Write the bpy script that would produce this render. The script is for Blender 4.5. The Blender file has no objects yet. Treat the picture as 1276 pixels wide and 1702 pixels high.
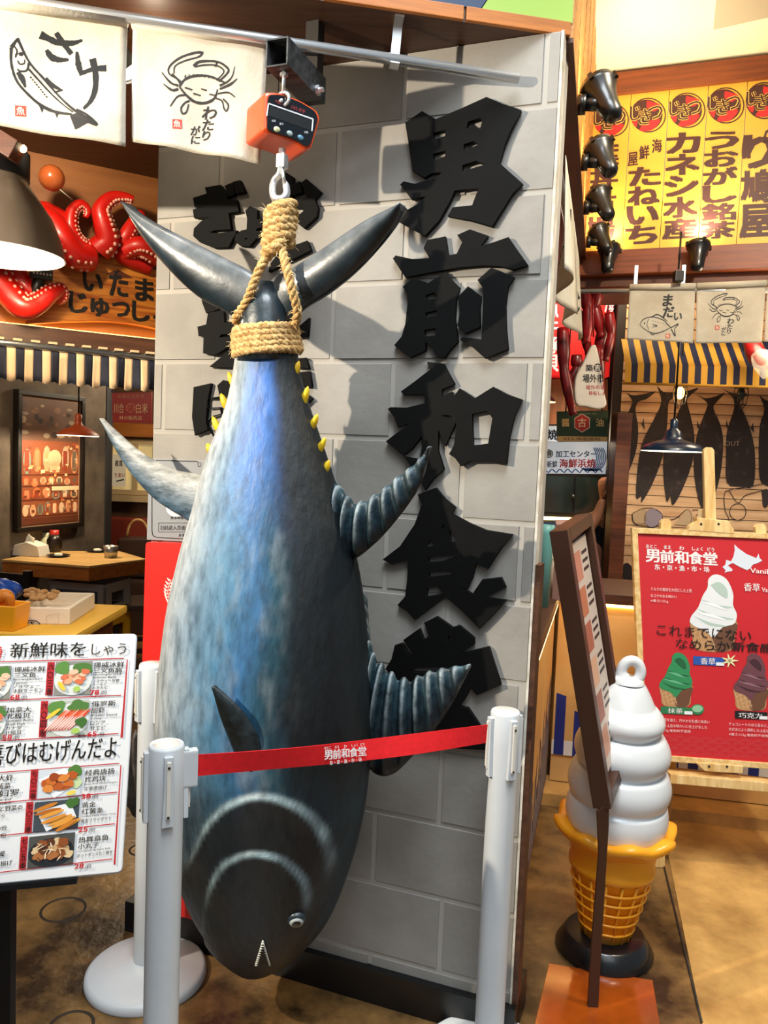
import bpy, bmesh, math, random
from mathutils import Vector, Matrix, noise
from mathutils.geometry import tessellate_polygon
random.seed(7)
R_ = math.radians
SC = bpy.context.scene
COL = SC.collection
# ---------------------------------------------------------------- camera
FPX = 1300.0
EYE = Vector((0, 0, 1.54))
ROT = Matrix.Rotation(R_(86.0), 3, 'X') @ Matrix.Rotation(R_(2.3), 3, 'Z')
cam_d = bpy.data.cameras.new('camera')
cam_d.sensor_fit = 'HORIZONTAL'; cam_d.sensor_width = 36.0; cam_d.lens = 36.0 * FPX / 1276.0
cam_d.clip_start = .05
cam = bpy.data.objects.new('camera', cam_d); COL.objects.link(cam)
cam.matrix_world = Matrix.Translation(EYE) @ ROT.to_4x4()
SC.camera = cam
# ---------------------------------------------------------------- world, lights, exposure
SC.view_settings.view_transform = 'Standard'; SC.view_settings.look = 'None'
SC.view_settings.gamma = 1.0; SC.view_settings.use_curve_mapping = False
SC.view_settings.exposure = 0.0
wd = bpy.data.worlds.new('mall_daylight'); SC.world = wd; wd.use_nodes = True
wd.node_tree.nodes['Background'].inputs[0].default_value = (.80, .90, 1.0, 1)
wd.node_tree.nodes['Background'].inputs[1].default_value = .30

def light(name, kind, loc, energy, color=(1, 1, 1), target=None, size=.1, spot=60, blend=.3, sy=None):
    d = bpy.data.lights.new(name, kind); d.energy = energy; d.color = color
    if kind == 'AREA':
        d.size = size
        if sy: d.shape = 'RECTANGLE'; d.size_y = sy
    elif kind == 'SPOT':
        d.spot_size = R_(spot); d.spot_blend = blend; d.shadow_soft_size = size
    elif kind == 'POINT': d.shadow_soft_size = size
    o = bpy.data.objects.new(name, d); COL.objects.link(o); o.location = loc
    if target is not None:
        o.rotation_euler = (Vector(target) - Vector(loc)).to_track_quat('-Z', 'Y').to_euler()
    return o

WARM = (1.0, .80, .55); WARM2 = (1.0, .62, .30)
light('shopfront_spot_light', 'SPOT', (-1.95, .83, 2.36), 360, (1.0, .87, .68), (.05, 2.10, 1.70), .02, 80, .4)
light('shop_downlight', 'SPOT', (1.45, 1.75, 3.42), 205, (1.0, .87, .65), (1.45, 3.3, 1.0), .08, 115, .5)
light('mall_ceiling_light', 'AREA', (.6, -1.6, 4.2), 45, (.86, .94, 1.0), (.2, 2.0, .8), 2.4)
light('mall_ceiling_light', 'AREA', (.1, .35, 4.8), 200, (.88, .95, 1.0), (.1, 1.2, .0), 1.6)

# ---------------------------------------------------------------- geometry helpers
def ray(x, y):
    return ROT @ Vector(((x - 638.0) / FPX, -(y - 851.0) / FPX, -1.0))
def at(x, y, Y):
    d = ray(x, y); return EYE + d * (Y / d.y)
def fl(x, y, z=0.0):
    d = ray(x, y); return EYE + d * ((z - EYE.z) / d.z)

class Plane:
    """origin, u to the right, v up, n towards the viewer; px() brings a line of sight to u, v"""
    def __init__(s, o, u, v=(0, 0, 1)):
        s.o = Vector(o); s.u = Vector(u).normalized(); s.v = Vector(v)
        s.v = (s.v - s.u * s.v.dot(s.u)).normalized(); s.n = s.u.cross(s.v)
        s.M = Matrix.Translation(s.o) @ Matrix((s.u, s.v, s.n)).transposed().to_4x4()
    def hit(s, x, y, h=0.0):
        d = ray(x, y); t = (s.o + s.n * h - EYE).dot(s.n) / d.dot(s.n); return EYE + d * t
    def px(s, x, y, h=0.0):
        q = s.hit(x, y, h) - s.o; return (q.dot(s.u), q.dot(s.v))
    def w(s, u, v, h=0.0): return s.o + s.u * u + s.v * v + s.n * h
    def up(s, h): return Plane(s.o + s.n * h, s.u, s.v)

def srgb(h):
    if not isinstance(h, str): return tuple(h)[:3]
    h = h.lstrip('#'); r = []
    for i in (0, 2, 4):
        c = int(h[i:i + 2], 16) / 255.0
        r.append(c / 12.92 if c <= .04045 else ((c + .055) / 1.055) ** 2.4)
    return tuple(r)
MATS = {}
def mat(name, col='808080', rough=.6, metal=0.0, col2=None, scale=6.0, stretch=(1, 1, 1), detail=5, bump=0.0, bscale=None,
        emit=0.0, ecol=None, trans=0.0, alpha=1.0, ink=None, sss=0, coat=0.0, lo=.35, hi=.65, wave=None, translucent=0.0, spec=None):
    if name in MATS: return MATS[name]
    m = bpy.data.materials.new(name); MATS[name] = m; m.use_nodes = True
    nt = m.node_tree; N = nt.nodes; L = nt.links; b = N['Principled BSDF']
    c = srgb(col); b.inputs['Base Color'].default_value = (*c, 1)
    b.inputs['Roughness'].default_value = rough; b.inputs['Metallic'].default_value = metal
    if spec is not None: b.inputs['Specular IOR Level'].default_value = spec
    if trans: b.inputs['Transmission Weight'].default_value = trans
    if coat: b.inputs['Coat Weight'].default_value = coat; b.inputs['Coat Roughness'].default_value = .12
    if alpha < 1: b.inputs['Alpha'].default_value = alpha
    if emit:
        b.inputs['Emission Color'].default_value = (*srgb(ecol or col), 1); b.inputs['Emission Strength'].default_value = emit
    src = None
    tc = N.new('ShaderNodeTexCoord'); mp = N.new('ShaderNodeMapping'); L.new(tc.outputs['Object'], mp.inputs[0])
    mp.inputs['Scale'].default_value = stretch
    if ink:
        a = N.new('ShaderNodeAttribute'); a.attribute_name = ink; src = a.outputs['Color']
    if col2 is not None:
        nz = N.new('ShaderNodeTexNoise'); nz.inputs['Scale'].default_value = scale; nz.inputs['Detail'].default_value = detail
        nz.inputs['Roughness'].default_value = .62; L.new(mp.outputs[0], nz.inputs['Vector'])
        fac = nz.outputs['Fac']
        if wave:
            wv = N.new('ShaderNodeTexWave'); wv.inputs['Scale'].default_value = wave; wv.inputs['Distortion'].default_value = 5
            wv.inputs['Detail'].default_value = 3; wv.inputs['Detail Scale'].default_value = 1.4
            L.new(mp.outputs[0], wv.inputs['Vector']); fac = wv.outputs['Fac']
        mr = N.new('ShaderNodeMapRange'); mr.inputs[1].default_value = lo; mr.inputs[2].default_value = hi; L.new(fac, mr.inputs[0])
        mx = N.new('ShaderNodeMix'); mx.data_type = 'RGBA'; L.new(mr.outputs[0], mx.inputs[0])
        c2 = srgb(col2)
        if src: 
            mx.blend_type = 'MULTIPLY'; L.new(src, mx.inputs[6]); mx.inputs[7].default_value = (*c2, 1)
        else:
            mx.inputs[6].default_value = (*c, 1); mx.inputs[7].default_value = (*c2, 1)
        src = mx.outputs[2]
    if src:
        L.new(src, b.inputs['Base Color'])
        if emit and ecol is None: L.new(src, b.inputs['Emission Color'])
    if bump:
        n2 = N.new('ShaderNodeTexNoise'); n2.inputs['Scale'].default_value = bscale or scale * 3; n2.inputs['Detail'].default_value = 6
        L.new(mp.outputs[0], n2.inputs['Vector'])
        bp = N.new('ShaderNodeBump'); bp.inputs['Strength'].default_value = bump; bp.inputs['Distance'].default_value = .01
        L.new(n2.outputs['Fac'], bp.inputs['Height']); L.new(bp.outputs[0], b.inputs['Normal'])
    if translucent:
        tr = N.new('ShaderNodeBsdfTranslucent'); ms = N.new('ShaderNodeMixShader'); ms.inputs[0].default_value = translucent
        if src: L.new(src, tr.inputs[0])
        else: tr.inputs[0].default_value = (*c, 1)
        L.new(b.outputs[0], ms.inputs[1]); L.new(tr.outputs[0], ms.inputs[2])
        L.new(ms.outputs[0], N['Material Output'].inputs['Surface'])
    return m

WM = {}          # world matrix of every thing built here, by object name
def reg(o, M): WM[o.name] = M
def tag(o, label=None, cat=None, group=None, kind=None):
    if label: o['label'] = label
    if cat: o['category'] = cat
    if group: o['group'] = group
    if kind: o['kind'] = kind
    return o
def thing(name, label, cat, M=None, group=None, kind=None):
    o = bpy.data.objects.new(name, None); COL.objects.link(o); o.empty_display_size = .05
    if M is None: M = Matrix.Identity(4)
    if isinstance(M, (Vector, tuple)): M = Matrix.Translation(Vector(M))
    o.matrix_world = M; reg(o, M)
    return tag(o, label, cat, group, kind)

class MB:
    """collects shapes in the coordinates of matrix T, builds one mesh object"""
    def __init__(s, T=None): s.v = []; s.f = []; s.T = T or Matrix.Identity(4); s.sm = []
    def add(s, vs, fs, M=None, smooth=False):
        T = s.T @ M if M is not None else s.T
        b = len(s.v); s.v += [T @ Vector(p) for p in vs]; s.f += [tuple(i + b for i in f) for f in fs]; s.sm += [smooth] * len(fs); return s
    def box(s, lo, hi, M=None, bev=0.0):
        x0, y0, z0 = lo; x1, y1, z1 = hi
        if bev <= 0:
            return s.add([(x0, y0, z0), (x1, y0, z0), (x1, y1, z0), (x0, y1, z0), (x0, y0, z1), (x1, y0, z1), (x1, y1, z1), (x0, y1, z1)],
                         [(0, 3, 2, 1), (4, 5, 6, 7), (0, 1, 5, 4), (1, 2, 6, 5), (2, 3, 7, 6), (3, 0, 4, 7)], M)
        bm = bmesh.new(); r = bmesh.ops.create_cube(bm, size=1)
        for v in r['verts']: v.co = Vector((x0 + (v.co.x + .5) * (x1 - x0), y0 + (v.co.y + .5) * (y1 - y0), z0 + (v.co.z + .5) * (z1 - z0)))
        bmesh.ops.bevel(bm, geom=bm.edges[:], offset=bev, segments=2, profile=.7, affect='EDGES')
        bm.verts.index_update()
        s.add([v.co for v in bm.verts], [[v.index for v in f.verts] for f in bm.faces], M); bm.free(); return s
    def prism(s, pts, z0, z1, M=None):
        """closed outline in u, v pushed from z0 to z1"""
        n = len(pts); A = sum(pts[i][0] * pts[(i + 1) % n][1] - pts[(i + 1) % n][0] * pts[i][1] for i in range(n))
        if A < 0: pts = pts[::-1]
        vs = [(p[0], p[1], z0) for p in pts] + [(p[0], p[1], z1) for p in pts]
        fs = [tuple(range(n - 1, -1, -1)), tuple(range(n, 2 * n))] + [(i, (i + 1) % n, n + (i + 1) % n, n + i) for i in range(n)]
        return s.add(vs, fs, M)
    def grid(s, P, closeu=False, closev=False, smooth=True, M=None, cap=False):
        nu = len(P); nv = len(P[0]); vs = [p for r in P for p in r]; fs = []
        for i in range(nu if closeu else nu - 1):
            for j in range(nv if closev else nv - 1):
                i2 = (i + 1) % nu; j2 = (j + 1) % nv
                fs.append((i * nv + j, i2 * nv + j, i2 * nv + j2, i * nv + j2))
        if cap:
            fs.append(tuple(range(nv))[::-1]); fs.append(tuple((nu - 1) * nv + j for j in range(nv)))
            fs[-1] = fs[-1]
        return s.add(vs, fs, M, smooth)
    def lathe(s, prof, n=32, M=None, smooth=True, a0=0, a1=360):
        """prof: (r, z) from bottom to top"""
        full = abs(a1 - a0) >= 360; k = n if full else n + 1
        P = [[(r * math.cos(R_(a0 + (a1 - a0) * j / n)), r * math.sin(R_(a0 + (a1 - a0) * j / n)), z) for j in range(k)] for r, z in prof]
        nv = k; vs = [p for r in P for p in r]; fs = []
        for i in range(len(P) - 1):
            for j in range(k if full else k - 1):
                j2 = (j + 1) % nv; fs.append((i * nv + j, i * nv + j2, (i + 1) * nv + j2, (i + 1) * nv + j))
        return s.add(vs, fs, M, smooth)
    def tube(s, path, r, n=10, M=None, cap=True, smooth=True, flat=None):
        path = [Vector(p) for p in path]; m = len(path)
        rs = r if isinstance(r, (list, tuple)) else [r] * m
        t0 = (path[1] - path[0]).normalized(); nrm = t0.orthogonal().normalized(); P = []
        for i, p in enumerate(path):
            t = (path[min(i + 1, m - 1)] - path[max(i - 1, 0)])
            t = t.normalized() if t.length > 1e-9 else t0
            nrm = (nrm - t * nrm.dot(t)); nrm = nrm.normalized() if nrm.length > 1e-6 else t.orthogonal().normalized()
            bn = t.cross(nrm)
            P.append([p + (nrm * math.cos(2 * math.pi * j / n) + bn * math.sin(2 * math.pi * j / n)) * rs[i] for j in range(n)])
        vs = [q for r_ in P for q in r_]; fs = []
        for i in range(m - 1):
            for j in range(n):
                j2 = (j + 1) % n; fs.append((i * n + j, i * n + j2, (i + 1) * n + j2, (i + 1) * n + j))
        if cap: fs.append(tuple(range(n))[::-1]); fs.append(tuple((m - 1) * n + j for j in range(n)))
        return s.add(vs, fs, M, smooth)
    def ball(s, c, r, n=12, M=None):
        rx, ry, rz = (r, r, r) if not isinstance(r, (tuple, list)) else r; P = []
        for i in range(n // 2 + 1):
            th = math.pi * i / (n // 2)
            P.append([(c[0] + rx * math.sin(th) * math.cos(2 * math.pi * j / n), c[1] + ry * math.sin(th) * math.sin(2 * math.pi * j / n), c[2] - rz * math.cos(th)) for j in range(n)])
        vs = [p for q in P for p in q]; fs = []
        for i in range(len(P) - 1):
            for j in range(n):
                j2 = (j + 1) % n; fs.append((i * n + j, i * n + j2, (i + 1) * n + j2, (i + 1) * n + j))
        return s.add(vs, fs, M, True)
    def build(s, name, m, parent=None, label=None, bevel=0, kind=None, local=False, cat=None, group=None, solid=0, sub=0):
        if isinstance(m, str): m = MATS[m]
        me = bpy.data.meshes.new(name)
        o = bpy.data.objects.new(name, me); COL.objects.link(o)
        T = WM.get(parent.name) if parent is not None else None
        vs = s.v
        if T is None and parent is None:
            c = Vector((0, 0, 0))
            if vs:
                c = Vector(((min(v.x for v in vs) + max(v.x for v in vs)) / 2, (min(v.y for v in vs) + max(v.y for v in vs)) / 2, min(v.z for v in vs)))
            T = Matrix.Translation(c)
            o.location = c
        Ti = T.inverted()
        if not local: vs = [Ti @ v for v in vs]
        me.from_pydata([tuple(v) for v in vs], [], s.f)
        me.polygons.foreach_set('use_smooth', s.sm)
        me.materials.append(m); me.validate()
        if parent is not None: o.parent = parent
        reg(o, T)
        if bevel:
            md = o.modifiers.new('edge', 'BEVEL'); md.width = bevel; md.segments = 2; md.limit_method = 'ANGLE'; md.angle_limit = R_(40)
        if solid:
            md = o.modifiers.new('thick', 'SOLIDIFY'); md.thickness = solid; md.offset = 0
        if sub:
            md = o.modifiers.new('smooth', 'SUBSURF'); md.levels = sub; md.render_levels = sub
        return tag(o, label, cat, group, kind)

def fixn(o):
    bm = bmesh.new(); bm.from_mesh(o.data); bmesh.ops.remove_doubles(bm, verts=bm.verts, dist=1e-6); bmesh.ops.recalc_face_normals(bm, faces=bm.faces); bm.to_mesh(o.data); bm.free(); return o

def cr(pts, n):
    """smooth curve through points (2-D or 3-D), n samples per span"""
    P = [Vector(p) for p in pts]; P = [P[0] * 2 - P[1]] + P + [P[-1] * 2 - P[-2]]; out = []
    for i in range(1, len(P) - 2):
        for k in range(n):
            t = k / n; a, b, c, d = P[i - 1], P[i], P[i + 1], P[i + 2]
            out.append(.5 * ((2 * b) + (c - a) * t + (2 * a - 5 * b + 4 * c - d) * t * t + (3 * b - a - 3 * c + d) * t ** 3))
    out.append(P[-2]); return out
def resample(pts, n):
    P = [Vector(p) for p in pts]; d = [0]
    for i in range(1, len(P)): d.append(d[-1] + (P[i] - P[i - 1]).length)
    out = []; j = 0
    for k in range(n):
        s = d[-1] * k / (n - 1)
        while j < len(P) - 2 and d[j + 1] < s: j += 1
        t = (s - d[j]) / max(d[j + 1] - d[j], 1e-9); out.append(P[j].lerp(P[j + 1], min(max(t, 0), 1)))
    return out

# ---- flat print: lettering and drawings on a plane, one mesh, colour per piece
TXT = {}
def text_mesh(s, bold=0.0, shear=0.0):
    k = (s, bold, shear)
    if k in TXT: return TXT[k]
    c = bpy.data.curves.new('t', 'FONT'); c.body = s; c.offset = bold; c.shear = shear; c.resolution_u = 2
    o = bpy.data.objects.new('t', c); COL.objects.link(o)
    dg = bpy.context.evaluated_depsgraph_get(); dg.update()
    me = o.evaluated_get(dg).to_mesh()
    vs = [(v.co.x, v.co.y) for v in me.vertices]; fs = [tuple(p.vertices) for p in me.polygons]
    o.evaluated_get(dg).to_mesh_clear(); bpy.data.objects.remove(o); bpy.data.curves.remove(c)
    x0 = min(v[0] for v in vs); x1 = max(v[0] for v in vs); y0 = min(v[1] for v in vs); y1 = max(v[1] for v in vs)
    TXT[k] = (vs, fs, (x0, x1, y0, y1)); return TXT[k]

class Print:
    def __init__(s, plane, base=.0008, step=.0004): s.p = plane; s.v = []; s.f = []; s.c = []; s.z = base; s.step = step; s.surf = None
    def _add(s, vs, fs, col, lay):
        b = len(s.v); z = s.z + lay * s.step; c = srgb(col)
        s.v += [(p[0], p[1], z) for p in vs]; s.f += [tuple(i + b for i in f) for f in fs]; s.c += [c] * len(fs)
    def poly(s, pts, col, lay=0, px=True):
        if px: pts = [s.p.px(*p) for p in pts]
        n = len(pts); A = sum(pts[i][0] * pts[(i + 1) % n][1] - pts[(i + 1) % n][0] * pts[i][1] for i in range(n))
        pts = pts if A > 0 else pts[::-1]
        if n > 4:
            tr = tessellate_polygon([[Vector((p[0], p[1], 0)) for p in pts]])
            fs = []
            for t in tr:
                a, b, c = (pts[i] for i in t)
                fs.append(t if (b[0] - a[0]) * (c[1] - a[1]) - (b[1] - a[1]) * (c[0] - a[0]) > 0 else t[::-1])
            s._add(pts, fs, col, lay)
        else: s._add(pts, [tuple(range(n))], col, lay)
        return s
    def smooth(s, pts, col, lay=0, px=True, n=4):
        q = cr(list(pts) + [pts[0]], n)[:-1]; return s.poly([(a.x, a.y) for a in q], col, lay, px)
    def rect(s, x0, y0, x1, y1, col, lay=0): return s.poly([(x0, y0), (x1, y0), (x1, y1), (x0, y1)], col, lay)
    def disc(s, x, y, r, col, lay=0, ry=None, n=20):
        return s.poly([(x + r * math.cos(2 * math.pi * i / n), y + (ry or r) * math.sin(2 * math.pi * i / n)) for i in range(n)], col, lay)
    def stroke(s, pts, w, col, lay=0, px=True, n=5, rough=0.0):
        """brush stroke in pixels; w one width or a width for each point"""
        ws = w if isinstance(w, (list, tuple)) else [w] * len(pts)
        q = cr([(p[0], p[1], ws[i]) for i, p in enumerate(pts)], n) if len(pts) > 2 else [Vector((p[0], p[1], ws[i])) for i, p in enumerate(pts)]
        A = []; B = []
        for i, p in enumerate(q):
            t = q[min(i + 1, len(q) - 1)] - q[max(i - 1, 0)]; t.z = 0
            if t.length < 1e-9: continue
            t.normalize(); k = max(p.z, .12 if px else .0004) / 2 * (1 + rough * random.uniform(-1, 1))
            A.append((p.x - t.y * k, p.y + t.x * k)); B.append((p.x + t.y * k, p.y - t.x * k))
        if px: A = [s.p.px(*a) for a in A]; B = [s.p.px(*a) for a in B]
        vs = A + B; n_ = len(A); fs = []
        for i in range(n_ - 1):
            a, b, c, d = vs[i], vs[i + 1], vs[n_ + i + 1], vs[n_ + i]
            f = (i, i + 1, n_ + i + 1, n_ + i)
            ar = (b[0] - a[0]) * (c[1] - a[1]) - (b[1] - a[1]) * (c[0] - a[0])
            fs.append(f if ar > 0 else f[::-1])
        s._add(vs, fs, col, lay); return s
    def text(s, t, x0, y0, x1, y1, col='111111', bold=0.0, lay=1, shear=0.0, quad=None):
        """text filling the box x0,y0 (top left) to x1,y1 (bottom right) in pixels, bent onto the plane; quad: TL, TR, BR, BL"""
        vs, fs, (a0, a1, b0, b1) = text_mesh(t, 0.0, shear)
        e = bold * .75 if bold > .004 else 0.0          # heavier strokes: shifted copies, each a hair above the last
        offs = ((0, 0),) if not e else ((-e, 0), (e, 0)) if bold < .021 else ((-e, -e * .6), (e, -e * .6), (e, e * .6), (-e, e * .6), (0, 0))
        a0 -= e; a1 += e
        q = quad or ((x0, y0), (x1, y0), (x1, y1), (x0, y1))
        TL, TR, BR, BL = [Vector(s.p.px(*k)) for k in q]
        for k, (dx, dy) in enumerate(offs):
            out = []
            for x, y in vs:
                fu = (x + dx - a0) / max(a1 - a0, 1e-6); fv = (y + dy - b0) / max(b1 - b0, 1e-6)
                out.append(tuple(BL.lerp(BR, fu).lerp(TL.lerp(TR, fu), fv)))
            s._add(out, fs, col, lay + k * .09)
        return s
    def column(s, t, cx, y0, y1, w, col='111111', bold=0.02, lay=1, dx=0.0, gap=.08, dy=0.0):
        """one character under the other; dx: shift of the last one, dy: rise across the width"""
        n = len(t); h = (y1 - y0) / n
        for i, ch in enumerate(t):
            c = cx + dx * (i + .5) / n; ya = y0 + h * (i + gap / 2); yb = y0 + h * (i + 1 - gap / 2)
            s.text(ch, 0, 0, 0, 0, col, bold, lay, quad=((c - w / 2, ya), (c + w / 2, ya + dy), (c + w / 2, yb + dy), (c - w / 2, yb)))
        return s
    def build(s, name, parent, m=None, label=None, kind=None, bend=None, world=None):
        me = bpy.data.meshes.new(name); o = bpy.data.objects.new(name, me); COL.objects.link(o)
        Ti = WM[parent.name].inverted() @ s.p.M
        pts = s.v
        if bend: pts = [bend(*p) for p in pts]
        me.from_pydata([tuple(Ti @ Vector(p)) for p in pts], [], s.f)
        at_ = me.color_attributes.new('ink', 'FLOAT_COLOR', 'CORNER')
        buf = []
        for p in me.polygons:
            buf += list((*s.c[p.index], 1.0)) * p.loop_total
        at_.data.foreach_set('color', buf)
        me.materials.append(m or MATS['printed_ink'])
        o.parent = parent; reg(o, WM[parent.name]); return tag(o, label, None, None, kind)
mat('printed_ink', 'ffffff', .55, ink='ink')
mat('lit_ink', 'ffffff', .5, ink='ink', emit=.55)

def loft(A, B, n, plane, thick, m=14, wav=None, world=True, h0=0.0, hfun=None):
    """closed tube between two edge curves given in plane u, v; thick(s) half depth; returns rings of world points"""
    A = resample(A, n); B = resample(B, n); rings = []
    for i in range(n):
        s = i / (n - 1); c = (A[i] + B[i]) / 2; d = (A[i] - B[i]) / 2; th = thick(s) if callable(thick) else thick
        h = hfun(s) if hfun else h0
        ring = []
        for j in range(m):
            a = 2 * math.pi * j / m; k = 1 + (wav(s, a) if wav else 0)
            p = c + d * math.cos(a); ring.append(plane.w(p.x, p.y, h + th * math.sin(a) * k))
        rings.append(ring)
    return rings
def add_loft(mb, rings, cap=True):
    m = len(rings[0]); vs = [p for r in rings for p in r]; fs = []
    for i in range(len(rings) - 1):
        for j in range(m):
            j2 = (j + 1) % m; fs.append((i * m + j, i * m + j2, (i + 1) * m + j2, (i + 1) * m + j))
    if cap: fs.append(tuple(range(m))[::-1]); fs.append(tuple((len(rings) - 1) * m + j for j in range(m)))
    mb.add(vs, fs, None, True); return mb
def copy_thing(o, M, label=None, group=None):
    """copy of a thing with its parts and sub-parts"""
    c = o.copy(); COL.objects.link(c); c.matrix_world = M; reg(c, M)
    if label: c['label'] = label
    if group: c['group'] = group
    def rec(src, dst):
        for ch in src.children:
            k = ch.copy(); COL.objects.link(k); k.parent = dst; reg(k, M); rec(ch, k)
    rec(o, c); return c
def obj_plane(pl): return pl.M
# ================================================================ the setting
def dirv(deg): return Vector((math.cos(R_(deg)), math.sin(R_(deg)), 0))
mat('floor_concrete', '86653a', .34, col2='2c1d10', scale=3.4, detail=12, bump=.35, bscale=26, lo=.40, hi=.60)
mat('floor_slab', 'd0a460', .42, col2='8a6434', scale=3.0, detail=9, bump=.25, bscale=20, lo=.38, hi=.66)
mat('grout', 'a29d95', .85); mat('block_paint', '96928b', .74, col2='85817b', scale=3.5, bump=.10, bscale=45)
mat('black_gloss', '0b0b0c', .35); mat('edge_paint', 'd9d4ca', .7, col2='b0a898', scale=20)
mat('walnut', '6a3516', .5, col2='451f0b', scale=5, stretch=(.6, 8, 8), bump=.05)
mat('dark_walnut', '54331f', .5, col2='3a2114', scale=5, stretch=(.7, 9, 9), bump=.05)
mat('orange_wood', 'b8702c', .5, col2='9a5a20', scale=5, stretch=(.7, 9, 9))
mat('pine', 'e0a04e', .5, col2='a8651f', scale=3.0, stretch=(14, 14, .35), lo=.4, hi=.62)
mat('green_paint', '8fae4c', .6); mat('navy_paint', '2b3c58', .6)
mat('cream_plaster', 'efe0b4', .8); mat('concrete_wall', '6e6152', .8, col2='3c342c', scale=3, bump=.2)
mat('dark_concrete', '33363a', .8, col2='1e2124', scale=3, bump=.2)
mat('dark_wall', '2a1d15', .7, col2='170f0b', scale=3); mat('brown_wall', '6b4a2c', .7, col2='4a301b', scale=3)
mat('plank_paint', 'd9b58c', .65, col2='b98f66', scale=5, stretch=(.5, 4, 4), bump=.08)
mat('kitchen_tile', '5f6a66', .5)
mat('birch', 'e2b673', .5, col2='d09c55', scale=3, stretch=(1, 1, .4), lo=.3, hi=.7)
mat('glow_strip', 'ffe0a0', .5, emit=11.0, ecol='ffd080')

floor = MB().box((-16, -20, -.2), (16, 8.5, 0)).build('floor', 'floor_concrete'); tag(floor, 'brown stained concrete floor', None, None, 'structure')
# ring scratched round a floor cover
for (x, y, r, nm) in ((105, 1512, .073, 'floor_ring'), (118, 1706, .06, 'floor_ring'), (236, 1412, .05, 'floor_ring')):
    c = fl(x, y); MB(Matrix.Translation(c)).lathe([(r, 0), (r, .0015), (r - .008, .0015), (r - .008, 0)], 40).build(nm, mat('ring_rubber', '2a2018', .7), floor)
# slab of lighter floor in front of the right-hand counter
SL = [fl(1096, 1352), fl(1290, 1385), fl(1420, 1760), fl(1178, 1760)]
slab = MB(); slab.add([(p.x, p.y, -.05) for p in SL] + [(p.x, p.y, .004) for p in SL], [(3, 2, 1, 0), (4, 5, 6, 7), (0, 1, 5, 4), (1, 2, 6, 5), (2, 3, 7, 6), (3, 0, 4, 7)])
fixn(slab.build('slab', 'floor_slab', floor, label='lighter ochre floor slab'))
j0, j1 = fl(1098, 1420), fl(1166, 1702)
jd = (j1 - j0).normalized()
MB().tube([j0 + Vector((0, 0, .004)), j1 + Vector((0, 0, .004))], .0035, 6).build('floor_joint', 'dark_wall', floor)

# ---- block wall behind the fish
WALL = Plane((-.53, 2.33, 0), dirv(-20))
WL = WALL.px(256, 600)[0]; WR = WALL.px(906, 560)[0]; WT = 2.60
wall = thing('wall_front', 'grey painted block wall behind the hanging fish', None, WALL.M, kind='structure')
MB(WALL.M).box((WL, 0, -.14), (WR, WT, -.0032)).build('backing', 'grout', wall)
vj = WALL.px(690, 468)[1]; CH = .2085; BW = .368; uj = WALL.px(561, 300)[0]
k0 = math.floor((0 - vj) / CH)
for k in range(k0, 20):
    v0 = vj + k * CH; v1 = v0 + CH
    if v0 > WT: break
    off = uj + (BW / 2 if (k % 2) == 0 else 0) + (.02 if k % 3 == 0 else 0)
    i = math.floor((WL - off) / BW) - 1
    while off + i * BW < WR:
        u0 = max(off + i * BW + .0055, WL); u1 = min(off + (i + 1) * BW - .0055, WR); i += 1
        if u1 - u0 < .02: continue
        a, b = max(v0 + .0055, 0.0), min(v1 - .0055, WT)
        if b - a < .02: continue
        dz = random.uniform(-.0012, .0012)
        mb = MB(WALL.M); e = .0025
        mb.add([(u0, a, -.006), (u1, a, -.006), (u1, b, -.006), (u0, b, -.006), (u0 + e, a + e, dz), (u1 - e, a + e, dz), (u1 - e, b - e, dz), (u0 + e, b - e, dz)],
               [(4, 5, 6, 7), (0, 1, 5, 4), (1, 2, 6, 5), (2, 3, 7, 6), (3, 0, 4, 7)])
        mb.build('block', 'block_paint', wall)
MB(WALL.M).box((WR, 0, -.05), (WR + .006, WT, .002)).build('edge_strip', 'edge_paint', wall)
MB(WALL.M).box((WR + .006, 0, -.06), (WR + .020, 1.28, .0)).build('trim_1', 'dark_walnut', None, label='brown wooden corner strip along the right edge of the block wall', kind='structure')
BBL = WALL.px(214, 1545)[0]
MB(WALL.M).box((BBL, 0, -.16), (WR + .02, .098, .022), bev=.002).build('baseboard_front', 'black_gloss', None, label='black skirting along the foot of the block wall', kind='structure')

# ---- soffit and fascia over the shopfront
HS = 2.60
f0, f1 = fl(525, 0, HS), fl(946, 63, HS); fd = (f1 - f0).normalized(); fL = f0 - fd * 3.2
e1 = fl(972, 448, HS); ed = (e1 - f1).normalized(); e2 = f1 + ed * 6
sof = MB(); q = [fL, f1, f1 + ed * 2.6, Vector((-5.0, 5.2, HS))]
q = [Vector((p.x, p.y, 0)) for p in q]
sof.prism([(p.x, p.y) for p in q], HS, HS + .06)
so = thing('ceiling', 'dark brown wooden soffit over the shopfront', None, (0, 0, HS), kind='structure')
sof.build('soffit_board', 'dark_walnut', so)
FAS = Plane(f1, fd)                                   # face of the fascia, u grows to the right, zero at the corner
fas = thing('trim_2', 'painted fascia above the shopfront with an orange wood lower edge', None, FAS.M, kind='structure')
for a, b in ((-3.2, -.62), (-.615, -.275), (-.27, 0.0)):
    MB(FAS.M).box((a, 0, -.02), (b - .002, .032, .012), bev=.002).build('edge_board', 'orange_wood', fas)
ub = FAS.px(797, 22)[0]; ut = FAS.px(822, 0)[0]; slope = (ut - ub) / .06
MB(FAS.M).prism([(ub - .16, .034), (ub, .034), (ub + slope * .9 * .3, .034 + .27), (ub + slope * .27, .9), (ub - .16, .9)], -.015, .004).build('panel', 'navy_paint', fas, label='navy panel')
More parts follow.
